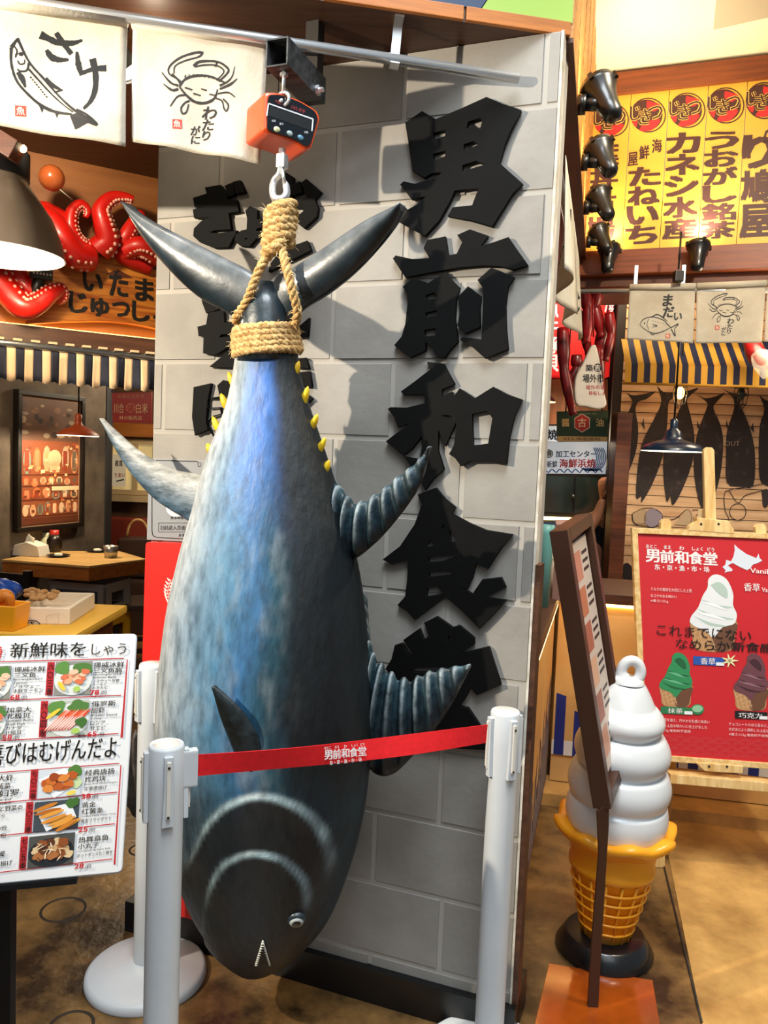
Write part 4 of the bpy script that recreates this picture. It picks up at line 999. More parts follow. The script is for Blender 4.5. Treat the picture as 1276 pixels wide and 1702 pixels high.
def item(x, y, pw, ph, no, lines, price, kind, xt, hs):
    mr(x - 46, y, 40, ph, RED, 0)
    n = len(no)
    for i, ch in enumerate(no): mt(ch, x - 42 - .07 * (ph / n) * i, y + ph / n * i + 6, 32, ph / n - 10, '1a0c0a', .02)
    mr(x, y, pw, ph, {'salmon': '8a8a80', 'shrimp': 'b9bcb2', 'nugget': 'cfd6dc', 'fries': '3c464e', 'tako': '4a4a46'}[kind], 0)
    P = lambda a, b: z2(x + a * pw - .07 * b * ph, y + b * ph + slp(y) * a * pw)
    def blob(cx, cy, rx, ry, c, lay=1, ang=0, w=0):
        pts = []
        for k in range(12):
            t = 2 * math.pi * k / 12; q = 1 + w * random.uniform(-1, 1); a_, b_ = rx * math.cos(t) * q, ry * math.sin(t) * q
            pts.append(P(cx + a_ * math.cos(ang) - b_ * math.sin(ang), cy + a_ * math.sin(ang) + b_ * math.cos(ang)))
        pr.smooth(pts, c, lay, n=2)
    rr = random.uniform
    if kind in ('salmon', 'shrimp'):
        blob(.5, .55, .52, .46, 'd9dcd8'); blob(.75, .2, .26, .2, '4f7a38', 2, 0, .2); blob(.2, .2, .2, .2, '5c8a40', 2, 0, .2)
    if kind == 'salmon':
        for k in range(12): blob(.25 + .055 * k + rr(-.03, .03), .45 + .15 * math.sin(k), .12, .08, random.choice(['e88a60', 'f0a880', 'd9724c', 'f2c0a0']), 3 + k % 3, rr(-.6, .6), .1)
        blob(.2, .72, .06, .17, 'e8c83a', 6, -.6); blob(.62, .82, .1, .09, 'a8c860', 6)
    if kind == 'shrimp':
        for k in range(9): blob(.18 + .075 * k, .55, .035, .40, ['e8623a', 'f09a80', 'd9482a'][k % 3], 3, .75); blob(.10 + .075 * k, .62, .022, .25, 'f6d0c4', 4, .75)
        blob(.12, .35, .05, .22, 'e8c83a', 5, .9); blob(.7, .85, .11, .08, 'a8c860', 6); blob(.85, .62, .15, .14, '3f6a2c', 5, 0, .25)
    if kind == 'nugget':
        pr.poly([P(.0, .35), P(.6, .0), P(1, .5), P(.4, 1)], 'f2f4f4', 1); blob(.85, .15, .18, .2, '4c7a34', 2, 0, .25); blob(.9, .5, .12, .2, 'c4d6a0', 2, 0, .2)
        for k in range(11): blob(.18 + .06 * k, .45 + .2 * math.sin(k * 1.7), .13, .14, random.choice(['b4561e', 'c96a28', '9a4014', 'd98438']), 3 + k % 4, rr(0, 3), .18)
        blob(.8, .85, .12, .07, 'e8cf5a', 7, -.4)
    if kind == 'fries':
        pr.poly([P(.05, .3), P(.8, .1), P(.95, .6), P(.3, 1)], 'e4e8ea', 1); blob(.85, .12, .16, .16, '3f6a2c', 2, 0, .25)
        for k in range(9): blob(.25 + .07 * k, .3 + .08 * k + rr(-.12, .12), .3, .065, random.choice(['c87a24', 'e09a3c', 'b4641a', 'd98c30']), 3 + k % 4, -.45 + rr(-.3, .3), .06)
    if kind == 'tako':
        blob(.5, .55, .5, .45, '20242a', 1)
        for k in range(14): blob(.2 + .05 * k, .45 + .22 * math.sin(k * 2.1), .12, .13, random.choice(['8a4a22', 'c8a070', '5a2e18', 'd9bc90', 'a86a3a']), 2 + k % 4, rr(0, 3), .25)
        for k in range(16): blob(rr(.2, .8), rr(.25, .75), .09, .012, random.choice(['f0e4c8', '3a2a1c', 'e0c8a0']), 7, rr(0, 3))
    yy = y
    for (t, w, h, b) in lines:
        mt(t, xt - .07 * (yy - y), yy, w, h, '14110e', b); yy += h + hs
    mt(price[0], xt - .07 * ph - 10, y + ph - 28, 26 * len(price[0]), 26, 'c0202a', .03); mt('/份', xt - .07 * ph - 4 + 26 * len(price[0]), y + ph - 26, 36, 22, '14110e', .01)
item(305, 460, 200, 180, '六〇三番', [('挪威冰鲜', 165, 30, .02), ('三文鱼腩', 155, 26, .02), ('Norwegian Iced', 150, 13, .005), ('Salmon Belly', 130, 14, .005), ('ノルウェー氷鮮', 145, 17, .005), ('サーモン', 75, 14, .01), ('のカルビ', 85, 15, .01)], ('78',), 'salmon', 512, 3)
item(270, 672, 218, 195, '六〇四番', [('俄罗斯', 130, 30, .02), ('甜虾', 75, 30, .02), ('Russian Sweet', 145, 14, .005), ('Shrimp', 60, 14, .005), ('ロシア', 80, 22, .01), ('甘エビ', 85, 24, .01)], ('65',), 'shrimp', 500, 5)
mt('暂无', 425, 850, 42, 18, '14110e', .01)
item(-140, 485, 205, 180, '六〇二番', [('挪威冰鲜', 170, 28, .02), ('三文鱼', 120, 28, .02), ('Norwegian Iced', 155, 13, .005), ('Salmon', 75, 14, .005), ('ノルウェー', 145, 18, .01), ('氷鮮サーモン', 165, 22, .01)], ('68',), 'salmon', 80, 4)
item(-170, 705, 205, 180, '六〇一番', [('加拿大', 135, 30, .02), ('北极贝', 130, 30, .02), ('Canadian Arctic', 150, 14, .005), ('Shell Fish', 105, 14, .005), ('カナダ', 90, 20, .01), ('北極貝', 90, 24, .01)], ('58',), 'salmon', 38, 4)
item(215, 1045, 230, 160, '七〇二番', [('经典唐扬', 160, 32, .02), ('炸鸡块', 115, 30, .02), ('Classic Fried Chicken Nuggets', 180, 12, .003), ('定番唐揚げ', 125, 20, .01)], ('38',), 'nugget', 465, 6)
item(190, 1222, 245, 165, '七〇三番', [('黄金', 75, 30, .02), ('红薯条', 120, 30, .02), ('Golden Sweet Potato Strips', 190, 12, .003), ('黄金フライポテト', 165, 20, .01)], ('25',), 'fries', 448, 6)
item(160, 1410, 250, 175, '七〇五番', [('热舞章鱼', 165, 32, .02), ('小丸子', 115, 30, .02), ('Hot Dance Octopus Balls', 180, 12, .003), ('ホットダンスたこ焼き', 190, 20, .01)], ('28',), 'tako', 428, 6)
for t, x, y, w, h in (('大虾', -10, 1075, 85, 32), ('蔬菜', -15, 1120, 75, 32), ('天妇罗', -60, 1160, 165, 38), ('Prawn and', -40, 1205, 100, 13), ('Vegetable', -40, 1225, 100, 13), ('海老と野菜の', -70, 1250, 195, 28), ('天ぷら', -50, 1290, 80, 20), ('/份', 0, 1350, 40, 24), ('/份', -4, 1390, 40, 24), ('餐', -30, 1490, 64, 30), ('唐揚げ', -30, 1545, 100, 26)): mt(t, x, y, w, h)
pr.build('lettering', menu, label='printed dishes, prices and photos')

# ================================================================ food trays behind the menu board
mat('tray_yellow', 'efa012', .4, coat=.2); mat('foam', 'e8dccb', .8, bump=.1, bscale=90); mat('cloth_yellow', 'e0b040', .8); mat('blue_plastic', '1f4fb0', .3, coat=.4); mat('clam', 'c9a06a', .7, col2='8a5a2c', scale=14)
mat('squid', 'd98a28', .45, col2='b5651a', scale=12)
tz = 2.85; tp = at(120, 1050, tz); TH = tp.z - .003
dt = thing('display_table', 'low display stall draped in yellow cloth behind the menu board', 'table', (-1.45, 2.9, 0))
MB().box((-2.4, 2.80, TH - .035), (at(122, 1055, 2.80).x, 3.40, TH), bev=.014).build('cloth', 'cloth_yellow', dt)
MB().box((-2.35, 2.84, 0), (at(108, 1055, 2.80).x - .02, 3.36, TH - .035)).build('body', 'walnut', dt)
def tray(name, label, mats, lo, hi, ang, wall, group=None, flare=.0):
    c = Vector(((lo[0] + hi[0]) / 2, (lo[1] + hi[1]) / 2, lo[2])); M = Matrix.Translation(c) @ Matrix.Rotation(R_(ang), 4, 'Z')
    t = thing(name, label, 'box', M); a, b, h = (hi[0] - lo[0]) / 2, (hi[1] - lo[1]) / 2, hi[2] - lo[2]
    mb = MB(M); f = flare
    o0 = [(-a, -b), (a, -b), (a, b), (-a, b)]; o1 = [(-a - f, -b - f), (a + f, -b - f), (a + f, b + f), (-a - f, b + f)]
    i1 = [(-a - f + wall, -b - f + wall), (a + f - wall, -b - f + wall), (a + f - wall, b + f - wall), (-a - f + wall, b + f - wall)]; i0 = [(-a + wall, -b + wall), (a - wall, -b + wall), (a - wall, b - wall), (-a + wall, b - wall)]
    vs = [(x, y, 0) for x, y in o0] + [(x, y, h) for x, y in o1] + [(x, y, h) for x, y in i1] + [(x, y, wall) for x, y in i0]
    fs = [(3, 2, 1, 0), (12, 13, 14, 15)]
    for k in range(4):
        j = (k + 1) % 4
        for s in (0, 4, 8): fs.append((s + k, s + j, s + 4 + j, s + 4 + k))
    mb.add(vs, fs); mb.build('shell', mats, t, bevel=.004); return t
q0, q1 = at(-60, 1052, 2.85), at(30, 1048, 2.85)
tray('plastic_tray', 'bright yellow plastic tray behind the menu board at the left edge', 'tray_yellow', (q0.x, 2.83, TH), (q1.x, 2.93, at(20, 1005, 2.85).z), -4, .008, flare=.008)
f0_, f1_ = at(30, 1050, 2.95), at(106, 1040, 2.95)
fb = tray('foam_box', 'white foam box with round black frozen-goods label behind the yellow tray', 'foam', (f0_.x - .04, 2.96, TH), (f1_.x, 3.30, at(90, 1012, 2.95).z), 5, .018)
FPn = Plane(WM[fb.name] @ Vector((0, -.171, 0)), WM[fb.name].to_3x3() @ Vector((1, 0, 0)))
pr = Print(FPn, .003); pr.disc(53, 1039, 15, '1c1c1e', 0, 9); pr.disc(53, 1039, 13, 'd8d0c4', 1, 7.4); pr.disc(53, 1039, 12, '1c1c1e', 2, 6.6); pr.text('冷凍', 44, 1033, 64, 1045, 'e8e0d4', .02, 3)
for a, b in (((78, 1023), (98, 1019)), ((98, 1019), (98, 1036)), ((98, 1036), (78, 1041)), ((78, 1041), (78, 1023))): pr.stroke([a, b], .8, 'c8bcae')
pr.build('lettering', fb)
for i in range(22):
    x = random.uniform(44, 92); p = at(x, 1008 + random.uniform(-2, 3), random.uniform(3.02, 3.22)); s = random.uniform(.012, .017)
    mb = MB(Matrix.Translation((p.x, p.y, TH + .085)) @ Matrix.Rotation(random.uniform(0, 3), 4, 'Z')); mb.ball((0, 0, 0), (s * 1.3, s, s * .7), 10)
    mb.build('clam', 'clam', None, label='small brown clam heaped in the white foam box', cat='clam', group='clams in the foam box')
p = at(8, 1000, 2.92); mb = MB(); q = cr([p + Vector((-.07, 0, -.01)), p + Vector((-.03, .0, .015)), p + Vector((.01, 0, .02)), p + Vector((.022, 0, -.02))], 8); mb.tube(q, [.014 + .012 * math.sin(math.pi * k / (len(q) - 1)) for k in range(len(q))], 12)
mb.build('squid', 'squid', None, label='glossy orange seafood piece on the yellow tray', cat='seafood')
p = at(2, 984, 3.2); mb = MB(); g = []
for i in range(17):
    th = math.pi * i / 16; row = []
    for j in range(28):
        a = 2 * math.pi * j / 28; r = .085 * (1 + .14 * math.sin(5 * a + 3 * th) + .06 * math.sin(11 * a)); row.append((p.x - .01 + r * math.sin(th) * math.cos(a), p.y + .8 * r * math.sin(th) * math.sin(a), p.z - .6 * r * math.cos(th)))
    g.append(row)
mb.grid(g, closev=True); mb.build('plastic_bundle', 'blue_plastic', None, label='crumpled blue plastic bundle behind the yellow tray', cat='bag')
# ================================================================ left: fascia with octopus, awning, lamps
mat('lit_fascia', '9c6434', .5, col2='7c4a20', scale=4, stretch=(.4, 3, 3)); mat('signboard_wood', 'd88a2e', .45, col2='a04c0c', scale=3.2, stretch=(1.2, 16, 16), detail=4, lo=.42, hi=.62)
mat('octo_red', 'd81c10', .4, col2='b81008', scale=6, coat=.25); mat('sucker', 'e8b09c', .45); mat('warm_strip', 'ffd890', .5, emit=4.0, ecol='ffc870')
LA = at(0, 560, 2.86); LB = at(258, 590, 3.14); ld = Vector((LB.x - LA.x, LB.y - LA.y, 0)).normalized()
LF = Plane(Vector((LA.x, LA.y, 0)), ld)
lv = lambda x, y: LF.px(x, y)[1]
fv0, fv1 = lv(130, 553), 2.6
fa = thing('trim_5', 'warm lit fascia panel behind the octopus sign', None, LF.M, kind='structure')
MB(LF.M).box((-.9, fv0, -.06), (.9, fv1, -.03)).build('panel', 'lit_fascia', fa)
MB(LF.M).box((-.9, fv0 - .06, -.06), (.9, fv0, .05)).build('sill', 'dark_walnut', fa)
MB(LF.M).box((-.9, fv0 + .001, -.028), (.9, fv0 + .008, .012)).build('light_strip', 'warm_strip', fa)
c = LF.w(.2, 2.5, .5); light('octopus_sign_lamp', 'SPOT', LF.w(-.05, 2.55, .62), 24, WARM, LF.w(.22, 2.2, 0), .04, 100, .6)
sg = thing('carved_signboard', 'orange wood-grain signboard with black kana under the red octopus arms', 'sign', LF.M)
so_ = [LF.px(*p) for p in ((40, 540), (60, 480), (95, 448), (150, 428), (200, 432), (262, 452), (300, 470), (300, 560), (262, 548), (190, 536), (110, 536))]
so_ = [(v.x, v.y) for v in cr(so_ + [so_[0]], 4)[:-1]]
MB(LF.M).prism(so_, -.02, .02).build('board', 'signboard_wood', sg, bevel=.004)
pr = Print(LF.up(.021), .0006)
for t, x, y, w, h in (('い', 137, 452, 34, 30), ('た', 181, 450, 32, 40), ('ま', 224, 462, 32, 36), ('じ', 114, 484, 32, 34), ('ゅ', 150, 494, 32, 30), ('つ', 186, 500, 30, 24), ('し', 219, 500, 30, 32)):
    pr.text(t, 0, 0, 0, 0, '120b06', .05, quad=((x, y), (x + w, y + 4), (x + w, y + h + 4), (x, y + h)))
pr.disc(257, 527, 3, '120b06'); pr.poly([(176, 455), (196, 448), (222, 462), (200, 462)], '5a2408', 0)
pr.build('lettering', sg)
octo = thing('octopus_figure', 'bright red octopus arms with pale suckers climbing over the signboard', 'octopus figure', LF.w(.2, 2.1, 0))
def arm(pts, r0, r1, suck=None, sr=.006):
    q = cr([LF.w(*LF.px(x, y, h), h) for x, y, h in pts], 10); n = len(q)
    rs = [r0 * (1 - k / (n - 1)) + r1 * (k / (n - 1)) for k in range(n)]
    mb = MB(); mb.tube(q, rs, 16); o = mb.build('arm', 'octo_red', octo)
    if suck:
        s = MB()
        for k in range(3, n - 2, 3):
            t = (q[k + 1] - q[k - 1]).normalized(); sd = (LF.n * .55 + (t.cross(LF.n)) * suck).normalized(); up_ = t.cross(sd)
            for e in (-1, 1):
                c_ = q[k] + (sd * .92 + up_.normalized() * .38 * e).normalized() * rs[k]
                s.ball(c_, sr * 1.35 * (.5 + .5 * rs[k] / r0), 8)
        s.build('suckers', 'sucker', o, kind='stuff')
    return o
arm([(165, 415, .05), (178, 400, .07), (172, 372, .08), (168, 348, .08), (185, 330, .08), (206, 328, .085), (222, 332, .09)], .048, .014, .9)
arm([(150, 418, .04), (130, 405, .05), (118, 380, .06), (120, 352, .06), (134, 340, .06), (146, 350, .06), (142, 362, .06)], .035, .010, .8, .004)
arm([(200, 410, .03), (210, 392, .05), (222, 372, .05), (235, 355, .04)], .034, .022, .8, .004)
arm([(262, 425, .05), (240, 412, .07), (222, 412, .06), (206, 425, .03), (250, 446, .02)], .045, .03, -.7, .005)
arm([(150, 430, .05), (125, 425, .08), (105, 400, .09), (88, 375, .07), (70, 362, .05)], .048, .05, -.8, .005)
arm([(110, 378, .02), (92, 362, .03), (70, 355, .02), (40, 365, .0)], .04, .045)
arm([(-20, 440, .05), (8, 480, .07), (38, 510, .1), (62, 505, .1), (82, 490, .1), (100, 482, .08), (104, 494, .07), (98, 502, .05)], .055, .014, -.8, .005)
arm([(25, 450, .04), (45, 478, .05), (62, 488, .05), (20, 490, .03)], .035, .02)
mat('copper_globe', 'a8562a', .25, coat=.6)
g_ = thing('globe_ornament', 'round copper float ball behind the big lamp', 'ornament', at(86, 296, 2.8))
MB().ball(at(86, 296, 2.8), .044, 20).build('ball', 'copper_globe', g_); MB().tube([at(96, 312, 2.8), at(120, 332, 2.85)], .002, 6).build('cord', 'edge_paint', g_)
# awning valance
mat('stripe_beige', 'cdb08c', .85); mat('stripe_navy', '14182a', .85); mat('alu', '9aa0a4', .35, .9)
AWP = LF.up(.07); aw = thing('awning_valance', 'scalloped beige and navy striped valance under the octopus sign', 'awning', AWP.M)
a0 = AWP.px(-60, 570); a1 = AWP.px(262, 600); vt = lv(0, 575) ; wS = (AWP.px(44 * 1, 600)[0] - AWP.px(30, 600)[0])
u = AWP.px(11, 600)[0]; sw = AWP.px(26, 600)[0] - u; vT = AWP.px(100, 583)[1]; vB = AWP.px(100, 640)[1]
k = -6
while u + k * sw < a1[0] + .1:
    x0 = u + k * sw; g = []
    for i in range(5):
        x = x0 + sw * i / 4; zz = .016 * math.sin(x * 2 * math.pi / (sw * 4)); bot = vB + .004 + .006 * math.cos(x * 2 * math.pi / (sw * 2.0))
        g.append([AWP.w(x, vT + (bot - vT) * j / 4, zz * j / 4) for j in range(5)])
    MB().grid(g).build('stripe', 'stripe_beige' if k % 2 == 0 else 'stripe_navy', aw, solid=.002); k += 1
g = []
MB().tube([AWP.w(-.9, vT + .008, 0), AWP.w(a1[0] + .2, vT + .008, 0)], .013, 12).build('pipe', 'alu', aw)
mb = MB()
for kk in range(24): x = u + (kk - 8) * sw * 2 + .02; mb.box((x, vT + .02, -.01), (x + sw * 1.0, vT + .028, .012), AWP.M)
mb.build('clips', 'stripe_beige', aw, kind='stuff')

# ---- lamps
def pendant(name, label, c, R, H, m_out, m_in, cordz, bulb=None, energy=0, col=WARM, prof=None, cap=None):
    """c: centre of the rim"""
    t = thing(name, label, 'lamp', c); T = Matrix.Translation(c)
    prof = prof or [(1.0, 0), (.98, .10), (.88, .28), (.66, .55), (.40, .78), (.30, .92), (.28, 1.0)]
    pf = [(R * r, H * z) for r, z in prof]
    MB(T).lathe(pf, 48).build('shade', m_out, t)
    MB(T).lathe([(r * .975, z - .002) for r, z in pf][::-1], 48).build('shade_lining', m_in, t)
    top = pf[-1]
    MB(T).lathe([(top[0] * 1.05, top[1] - .004), (top[0] * 1.05, top[1] + H * .32), (top[0] * .5, top[1] + H * .42), (0, top[1] + H * .42)], 24).build('lamp_holder', cap or m_out, t)
    MB(T).tube([(0, 0, top[1] + H * .4), (0, 0, cordz - c[2])], .005, 8).build('cord', 'black_metal', t)
    MB(T).ball((0, 0, H * .45), R * .22, 14).build('bulb', bulb or 'bulb_glow', t)
    if energy: light(name + '_light', 'POINT', Vector(c) + Vector((0, 0, H * .12)), energy, col, size=R * .25)
    return t
mat('bulb_glow', 'fff2d0', .5, emit=14.0, ecol='ffe8b8'); mat('bulb_warm', 'ffd080', .5, emit=20.0, ecol='ffb850')
mat('lamp_grey', '7d6f60', .4, .2); mat('lamp_white', 'fff6e0', .5, emit=1.6, ecol='fff4da'); mat('lamp_black', '141516', .35)
pendant('pendant_lamp', 'large grey bell-shaped pendant lamp with bright white inside at the left edge', at(-4, 424, 2.45), .195, .235, 'lamp_grey', 'lamp_white', HS, energy=14, cap='lamp_black',
        prof=[(1.0, 0), (.985, .06), (.93, .25), (.80, .52), (.60, .76), (.46, .92), (.44, 1.0)])
mat('lamp_rust', 'a8461a', .45)
pendant('pendant_lamp', 'small rust red pendant lamp hanging in front of the framed poster', at(130, 724, 5.1), .132, .10, 'lamp_rust', 'lamp_white', 2.72, energy=24, col=WARM,
        prof=[(1.0, 0), (.97, .12), (.62, .42), (.28, .62), (.18, .78), (.16, 1.0)])

# ================================================================ dining room
mat('frame_black', '17120e', .4); mat('poster_mount', 'b48a68', .6)
PP = PWL.up(.03); po = thing('framed_poster', 'dark framed poster of a crowded shelf in orange tones on the concrete wall', 'picture', PP.M)
pc = [PP.px(*p) for p in ((34, 645), (141, 663), (134, 880), (19, 881))]
u0_, u1_ = (pc[0][0] + pc[3][0]) / 2, (pc[1][0] + pc[2][0]) / 2; v0_, v1_ = (pc[2][1] + pc[3][1]) / 2, (pc[0][1] + pc[1][1]) / 2
mb = MB(PP.M); e = .032
mb.box((u0_, v0_, -.028), (u1_, v0_ + e, .02)); mb.box((u0_, v1_ - e, -.028), (u1_, v1_, .02)); mb.box((u0_, v0_ + e, -.028), (u0_ + e, v1_ - e, .02)); mb.box((u1_ - e, v0_ + e, -.028), (u1_, v1_ - e, .02))
mb.build('frame', 'frame_black', po, bevel=.003)
MB(PP.M).box((u0_ + e, v0_ + e, -.028), (u1_ - e, v1_ - e, .0)).build('mount', 'poster_mount', po)
pr = Print(PP, .001, .0006); W_, H_ = u1_ - u0_ - 2 * e - .03, v1_ - v0_ - 2 * e - .03; U = lambda a: u0_ + e + .015 + a * W_; V = lambda b: v1_ - e - .015 - b * H_
def prr(a, b, c, d, col, lay): pr.poly([(U(a), V(b)), (U(c), V(b)), (U(c), V(d)), (U(a), V(d))], col, lay, px=False)
def prb(a, b, ra, rb, col, lay): pr.poly([(U(a + ra * math.cos(2 * math.pi * k / 14)), V(b + rb * math.sin(2 * math.pi * k / 14))) for k in range(14)], col, lay, px=False)
prr(0, 0, 1, 1, '8a4a2c', 0); prr(0, 0, 1, .33, '6a4a38', 1)
for k in range(26): prb(random.random(), random.uniform(.05, .3), random.uniform(.03, .08), random.uniform(.01, .03), random.choice(['9a8a74', '5a4234', '8a6248', 'b09a7c', '3a2a22']), 2)
for y0, y1, n in ((.36, .6, 6), (.62, .69, 7), (.71, .8, 6), (.82, .93, 8)):
    prr(0, y1, 1, y1 + .012, '5a2a16', 3)
    for k in range(n):
        x = (k + .5) / n; prb(x, (y0 + y1) / 2 + random.uniform(-.02, .02), .4 / n, (y1 - y0) * .42, random.choice(['d09060', 'c06a3a', 'e0b890', 'a8482a', 'b8a080', 'd8a878', '7a8a7c']), 4)
        prr(x - .25 / n, y0 + .2 * (y1 - y0), x + .2 / n, y1 - .1 * (y1 - y0), random.choice(['c8805a', 'e0c0a0', '8a3a22', 'd09a70', '6a5a4a']), 5 + k % 2)
prb(.55, .47, .12, .07, 'e0b48c', 8); prr(.46, .49, .64, .585, 'd8a880', 8)
for k in range(60):
    a, b = random.random() * .94, random.uniform(.34, .92); prr(a, b, a + random.uniform(.02, .07), b + random.uniform(.01, .03), random.choice(['e8c8a0', 'b0502c', 'd8905c', '7a3a20', 'c8b090', '8a6a50', 'e0a868']), 9 + k % 2)
prr(.5, .70, 1, .735, 'f0d0a4', 11); prr(.0, .95, 1, 1, '5a2c18', 8)
pr.build('picture_print', po)
RS = Plane(at(219, 680, 5.6), dirv(-4)); rs = thing('hanging_sign', 'dark red sign with pale characters hanging in the dining room', 'sign', RS.M)
rq = [RS.px(*p) for p in ((186, 653), (252, 652), (252, 704), (187, 702))]
mat('sign_darkred', '9a1c1e', .5); MB(RS.M).prism(rq, -.012, 0).build('panel', 'sign_darkred', rs); pr = Print(RS, .001)
pr.text('川合', 189, 670, 206, 687, 'd8b48c', .02); pr.text('白米', 226, 670, 246, 687, 'd8b48c', .02); pr.disc(217, 678, 8, 'c06a50'); pr.text('盛', 211, 672, 223, 684, '9a1c1e', .03, 2); pr.text('林の販売店', 198, 691, 236, 698, 'd8b48c', .01); pr.text('お米とおかず', 196, 656, 240, 662, 'b8846c', .01); pr.build('lettering', rs)
MB().tube([RS.w(*rq[0]), Vector((RS.w(*rq[0]).x + .03, RS.w(*rq[0]).y, 2.725))], .004, 6).build('hanger', 'black_metal', rs)
# window with papers in the back wall
WNP = WB.up(.02); wn = thing('window_1', 'lit window with cream frame and pasted notices', None, WNP.M, kind='structure')
wq = [WNP.px(*p) for p in ((180, 728), (262, 824))]; (wx0, wy1), (wx1, wy0) = wq
mat('window_glow', 'd9c48a', .5, emit=.35); mat('frame_cream', 'cdb68a', .6); mat('paper', 'eee2c4', .8, emit=.15)
MB(WNP.M).box((wx0, wy0, -.01), (wx1, wy1, 0)).build('pane', 'window_glow', wn)
mb = MB(WNP.M); t_ = .045
for a in (wx0, (wx0 + wx1) / 2, wx1 - t_): mb.box((a, wy0, 0), (a + t_, wy1, .03))
mb.box((wx0, wy0, 0), (wx1, wy0 + t_, .032)); mb.box((wx0, wy1 - t_, 0), (wx1, wy1, .032)); mb.build('frame', 'frame_cream', wn)
MB(WNP.M).box((wx0 - .05, wy0 - .06, 0), (wx1, wy0 - .005, .09)).build('sill', 'frame_cream', wn)
MB(WNP.M).box((wx0 - .05, wy1 + .02, -.02), (wx1 + .2, wy1 + .14, .10)).build('lintel', 'orange_wood', wn)
pn = thing('pasted_notice', 'white paper notice with lettering pasted on the window', 'notice', WNP.M); a_ = WNP.px(188, 755); b_ = WNP.px(211, 808)
MB(WNP.M).box((a_[0], b_[1], .033), (b_[0], a_[1], .035)).build('sheet', 'paper', pn); pr = Print(WNP.up(.0355), .001); pr.text('産直', 191, 765, 204, 775, '1a1410', .03); pr.text('うまい', 190, 786, 208, 793, 'b84a20', .03); pr.stroke([(193, 800), (206, 797)], 2, '1a1410'); pr.build('lettering', pn)
# table of boards on beer crates
mat('table_wood', 'dcb878', .35, col2='c09455', scale=4, stretch=(.6, 5, 5)); mat('crate_yellow', 'd9a21c', .45); mat('crate_grey', 'a8a49c', .5); mat('plastic_white', 'e8e4da', .4); mat('tin', 'b0aca4', .3, .9); mat('seat_red', '8a3220', .5); mat('leather_brown', '3a2418', .5)
TZ = .80; tb = thing('dining_table', 'wooden dining table top resting on stacked drink crates', 'table', (0, 0, 0))
tq = [fl(x, y, TZ) for x, y in ((2, 930), (148, 941), (243, 929), (198, 916), (78, 916))]; tq = [(p.x, p.y) for p in tq]
WMt = WM[tb.name]
tb.location = (tq[1][0], tq[1][1], TZ - .1); reg(tb, Matrix.Translation(tb.location))
MB().prism(tq, TZ - .012, TZ).build('table_top', 'table_wood', tb)
cx_ = sum(p[0] for p in tq) / 5; cy_ = sum(p[1] for p in tq) / 5
MB().prism([(cx_ + (x - cx_) * .985, cy_ + (y - cy_) * .985) for x, y in tq], TZ - .095, TZ - .012).build('apron', 'orange_wood', tb)
def crate(x, y, z, rot, m, label, word=None):
    M = Matrix.Translation((x, y, z)) @ Matrix.Rotation(R_(rot), 4, 'Z'); t = thing('drink_crate', label, 'crate', M, 'crates under the dining table'); a, b, h = .20, .16, .218
    mb = MB(M)
    for s in (-1, 1):
        mb.box((s * a - .012 * (s > 0), -b, 0), (s * a + .012 * (s < 0), b, .075)); mb.box((s * a - .012 * (s > 0), -b, .155), (s * a + .012 * (s < 0), b, h)); mb.box((s * a - .012 * (s > 0), -b, .075), (s * a + .012 * (s < 0), -b + .08, .155)); mb.box((s * a - .012 * (s > 0), b - .08, .075), (s * a + .012 * (s < 0), b, .155))
        mb.box((-a, s * b - .012 * (s > 0), 0), (a, s * b + .012 * (s < 0), h))
    mb.box((-a, -b, 0), (a, b, .012)); mb.build('shell', m, t)
    mb = MB(M); mb.box((-a - .006, -b - .006, h - .018), (a + .006, -b + .012, h)); mb.box((-a - .006, -b - .006, .0), (a + .006, -b + .012, .015)); mb.build('rim', m, t)
    if word:
        p = Plane(M @ Vector((0, -b - .001, .11)), M.to_3x3() @ Vector((1, 0, 0))); pr = Print(p, .001); vs, fs, bb = text_mesh(word, .02); 
        pr.poly([(-.15, -.06), (.15, -.06), (.15, .06), (-.15, .06)], '4a4e56', 0, px=False)
        sc = .2 / (bb[1] - bb[0]); pr._add([((x_ - bb[0]) * sc - .1, (y_ - bb[2]) * sc - .03) for x_, y_ in vs], fs, 'd8d8d8', 1); pr.build('lettering', t)
    return t
cp = fl(134, 1054, 0); cp = Vector((tq[1][0] - .12, tq[1][1] + .36, 0))
crate(cp.x, cp.y, .0, -12, 'crate_grey', 'grey drink crate at the bottom of the stack under the dining table'); crate(cp.x, cp.y, .22, -12, 'crate_yellow', 'yellow drink crate in the middle of the stack under the dining table')
crate(cp.x, cp.y, .44, -12, 'crate_grey', 'grey lettered drink crate directly under the dining table top', 'Asahi')
def on_table(x, y): return fl(x, y, TZ)
p = on_table(52, 923); ti = thing('tissue_box', 'cream tissue box with a paper sticking out on the dining table', 'tissue box', Matrix.Translation(p) @ Matrix.Rotation(R_(-10), 4, 'Z')); M = WM[ti.name]
mb = MB(M); mb.prism([(-.10, 0), (.10, 0), (.085, .07), (0, .095), (-.085, .07)], -.06, .06, Matrix.Rotation(R_(90), 4, 'X')); mb.build('box', 'plastic_white', ti, bevel=.004)
mb = MB(M); mb.grid([[(-.05 + .02 * j, .02 * math.sin(j + i), .085 + .03 * i * (1 - abs(j - 2) * .25)) for j in range(5)] for i in range(3)]); mb.build('tissue', 'paper', ti, solid=.002)
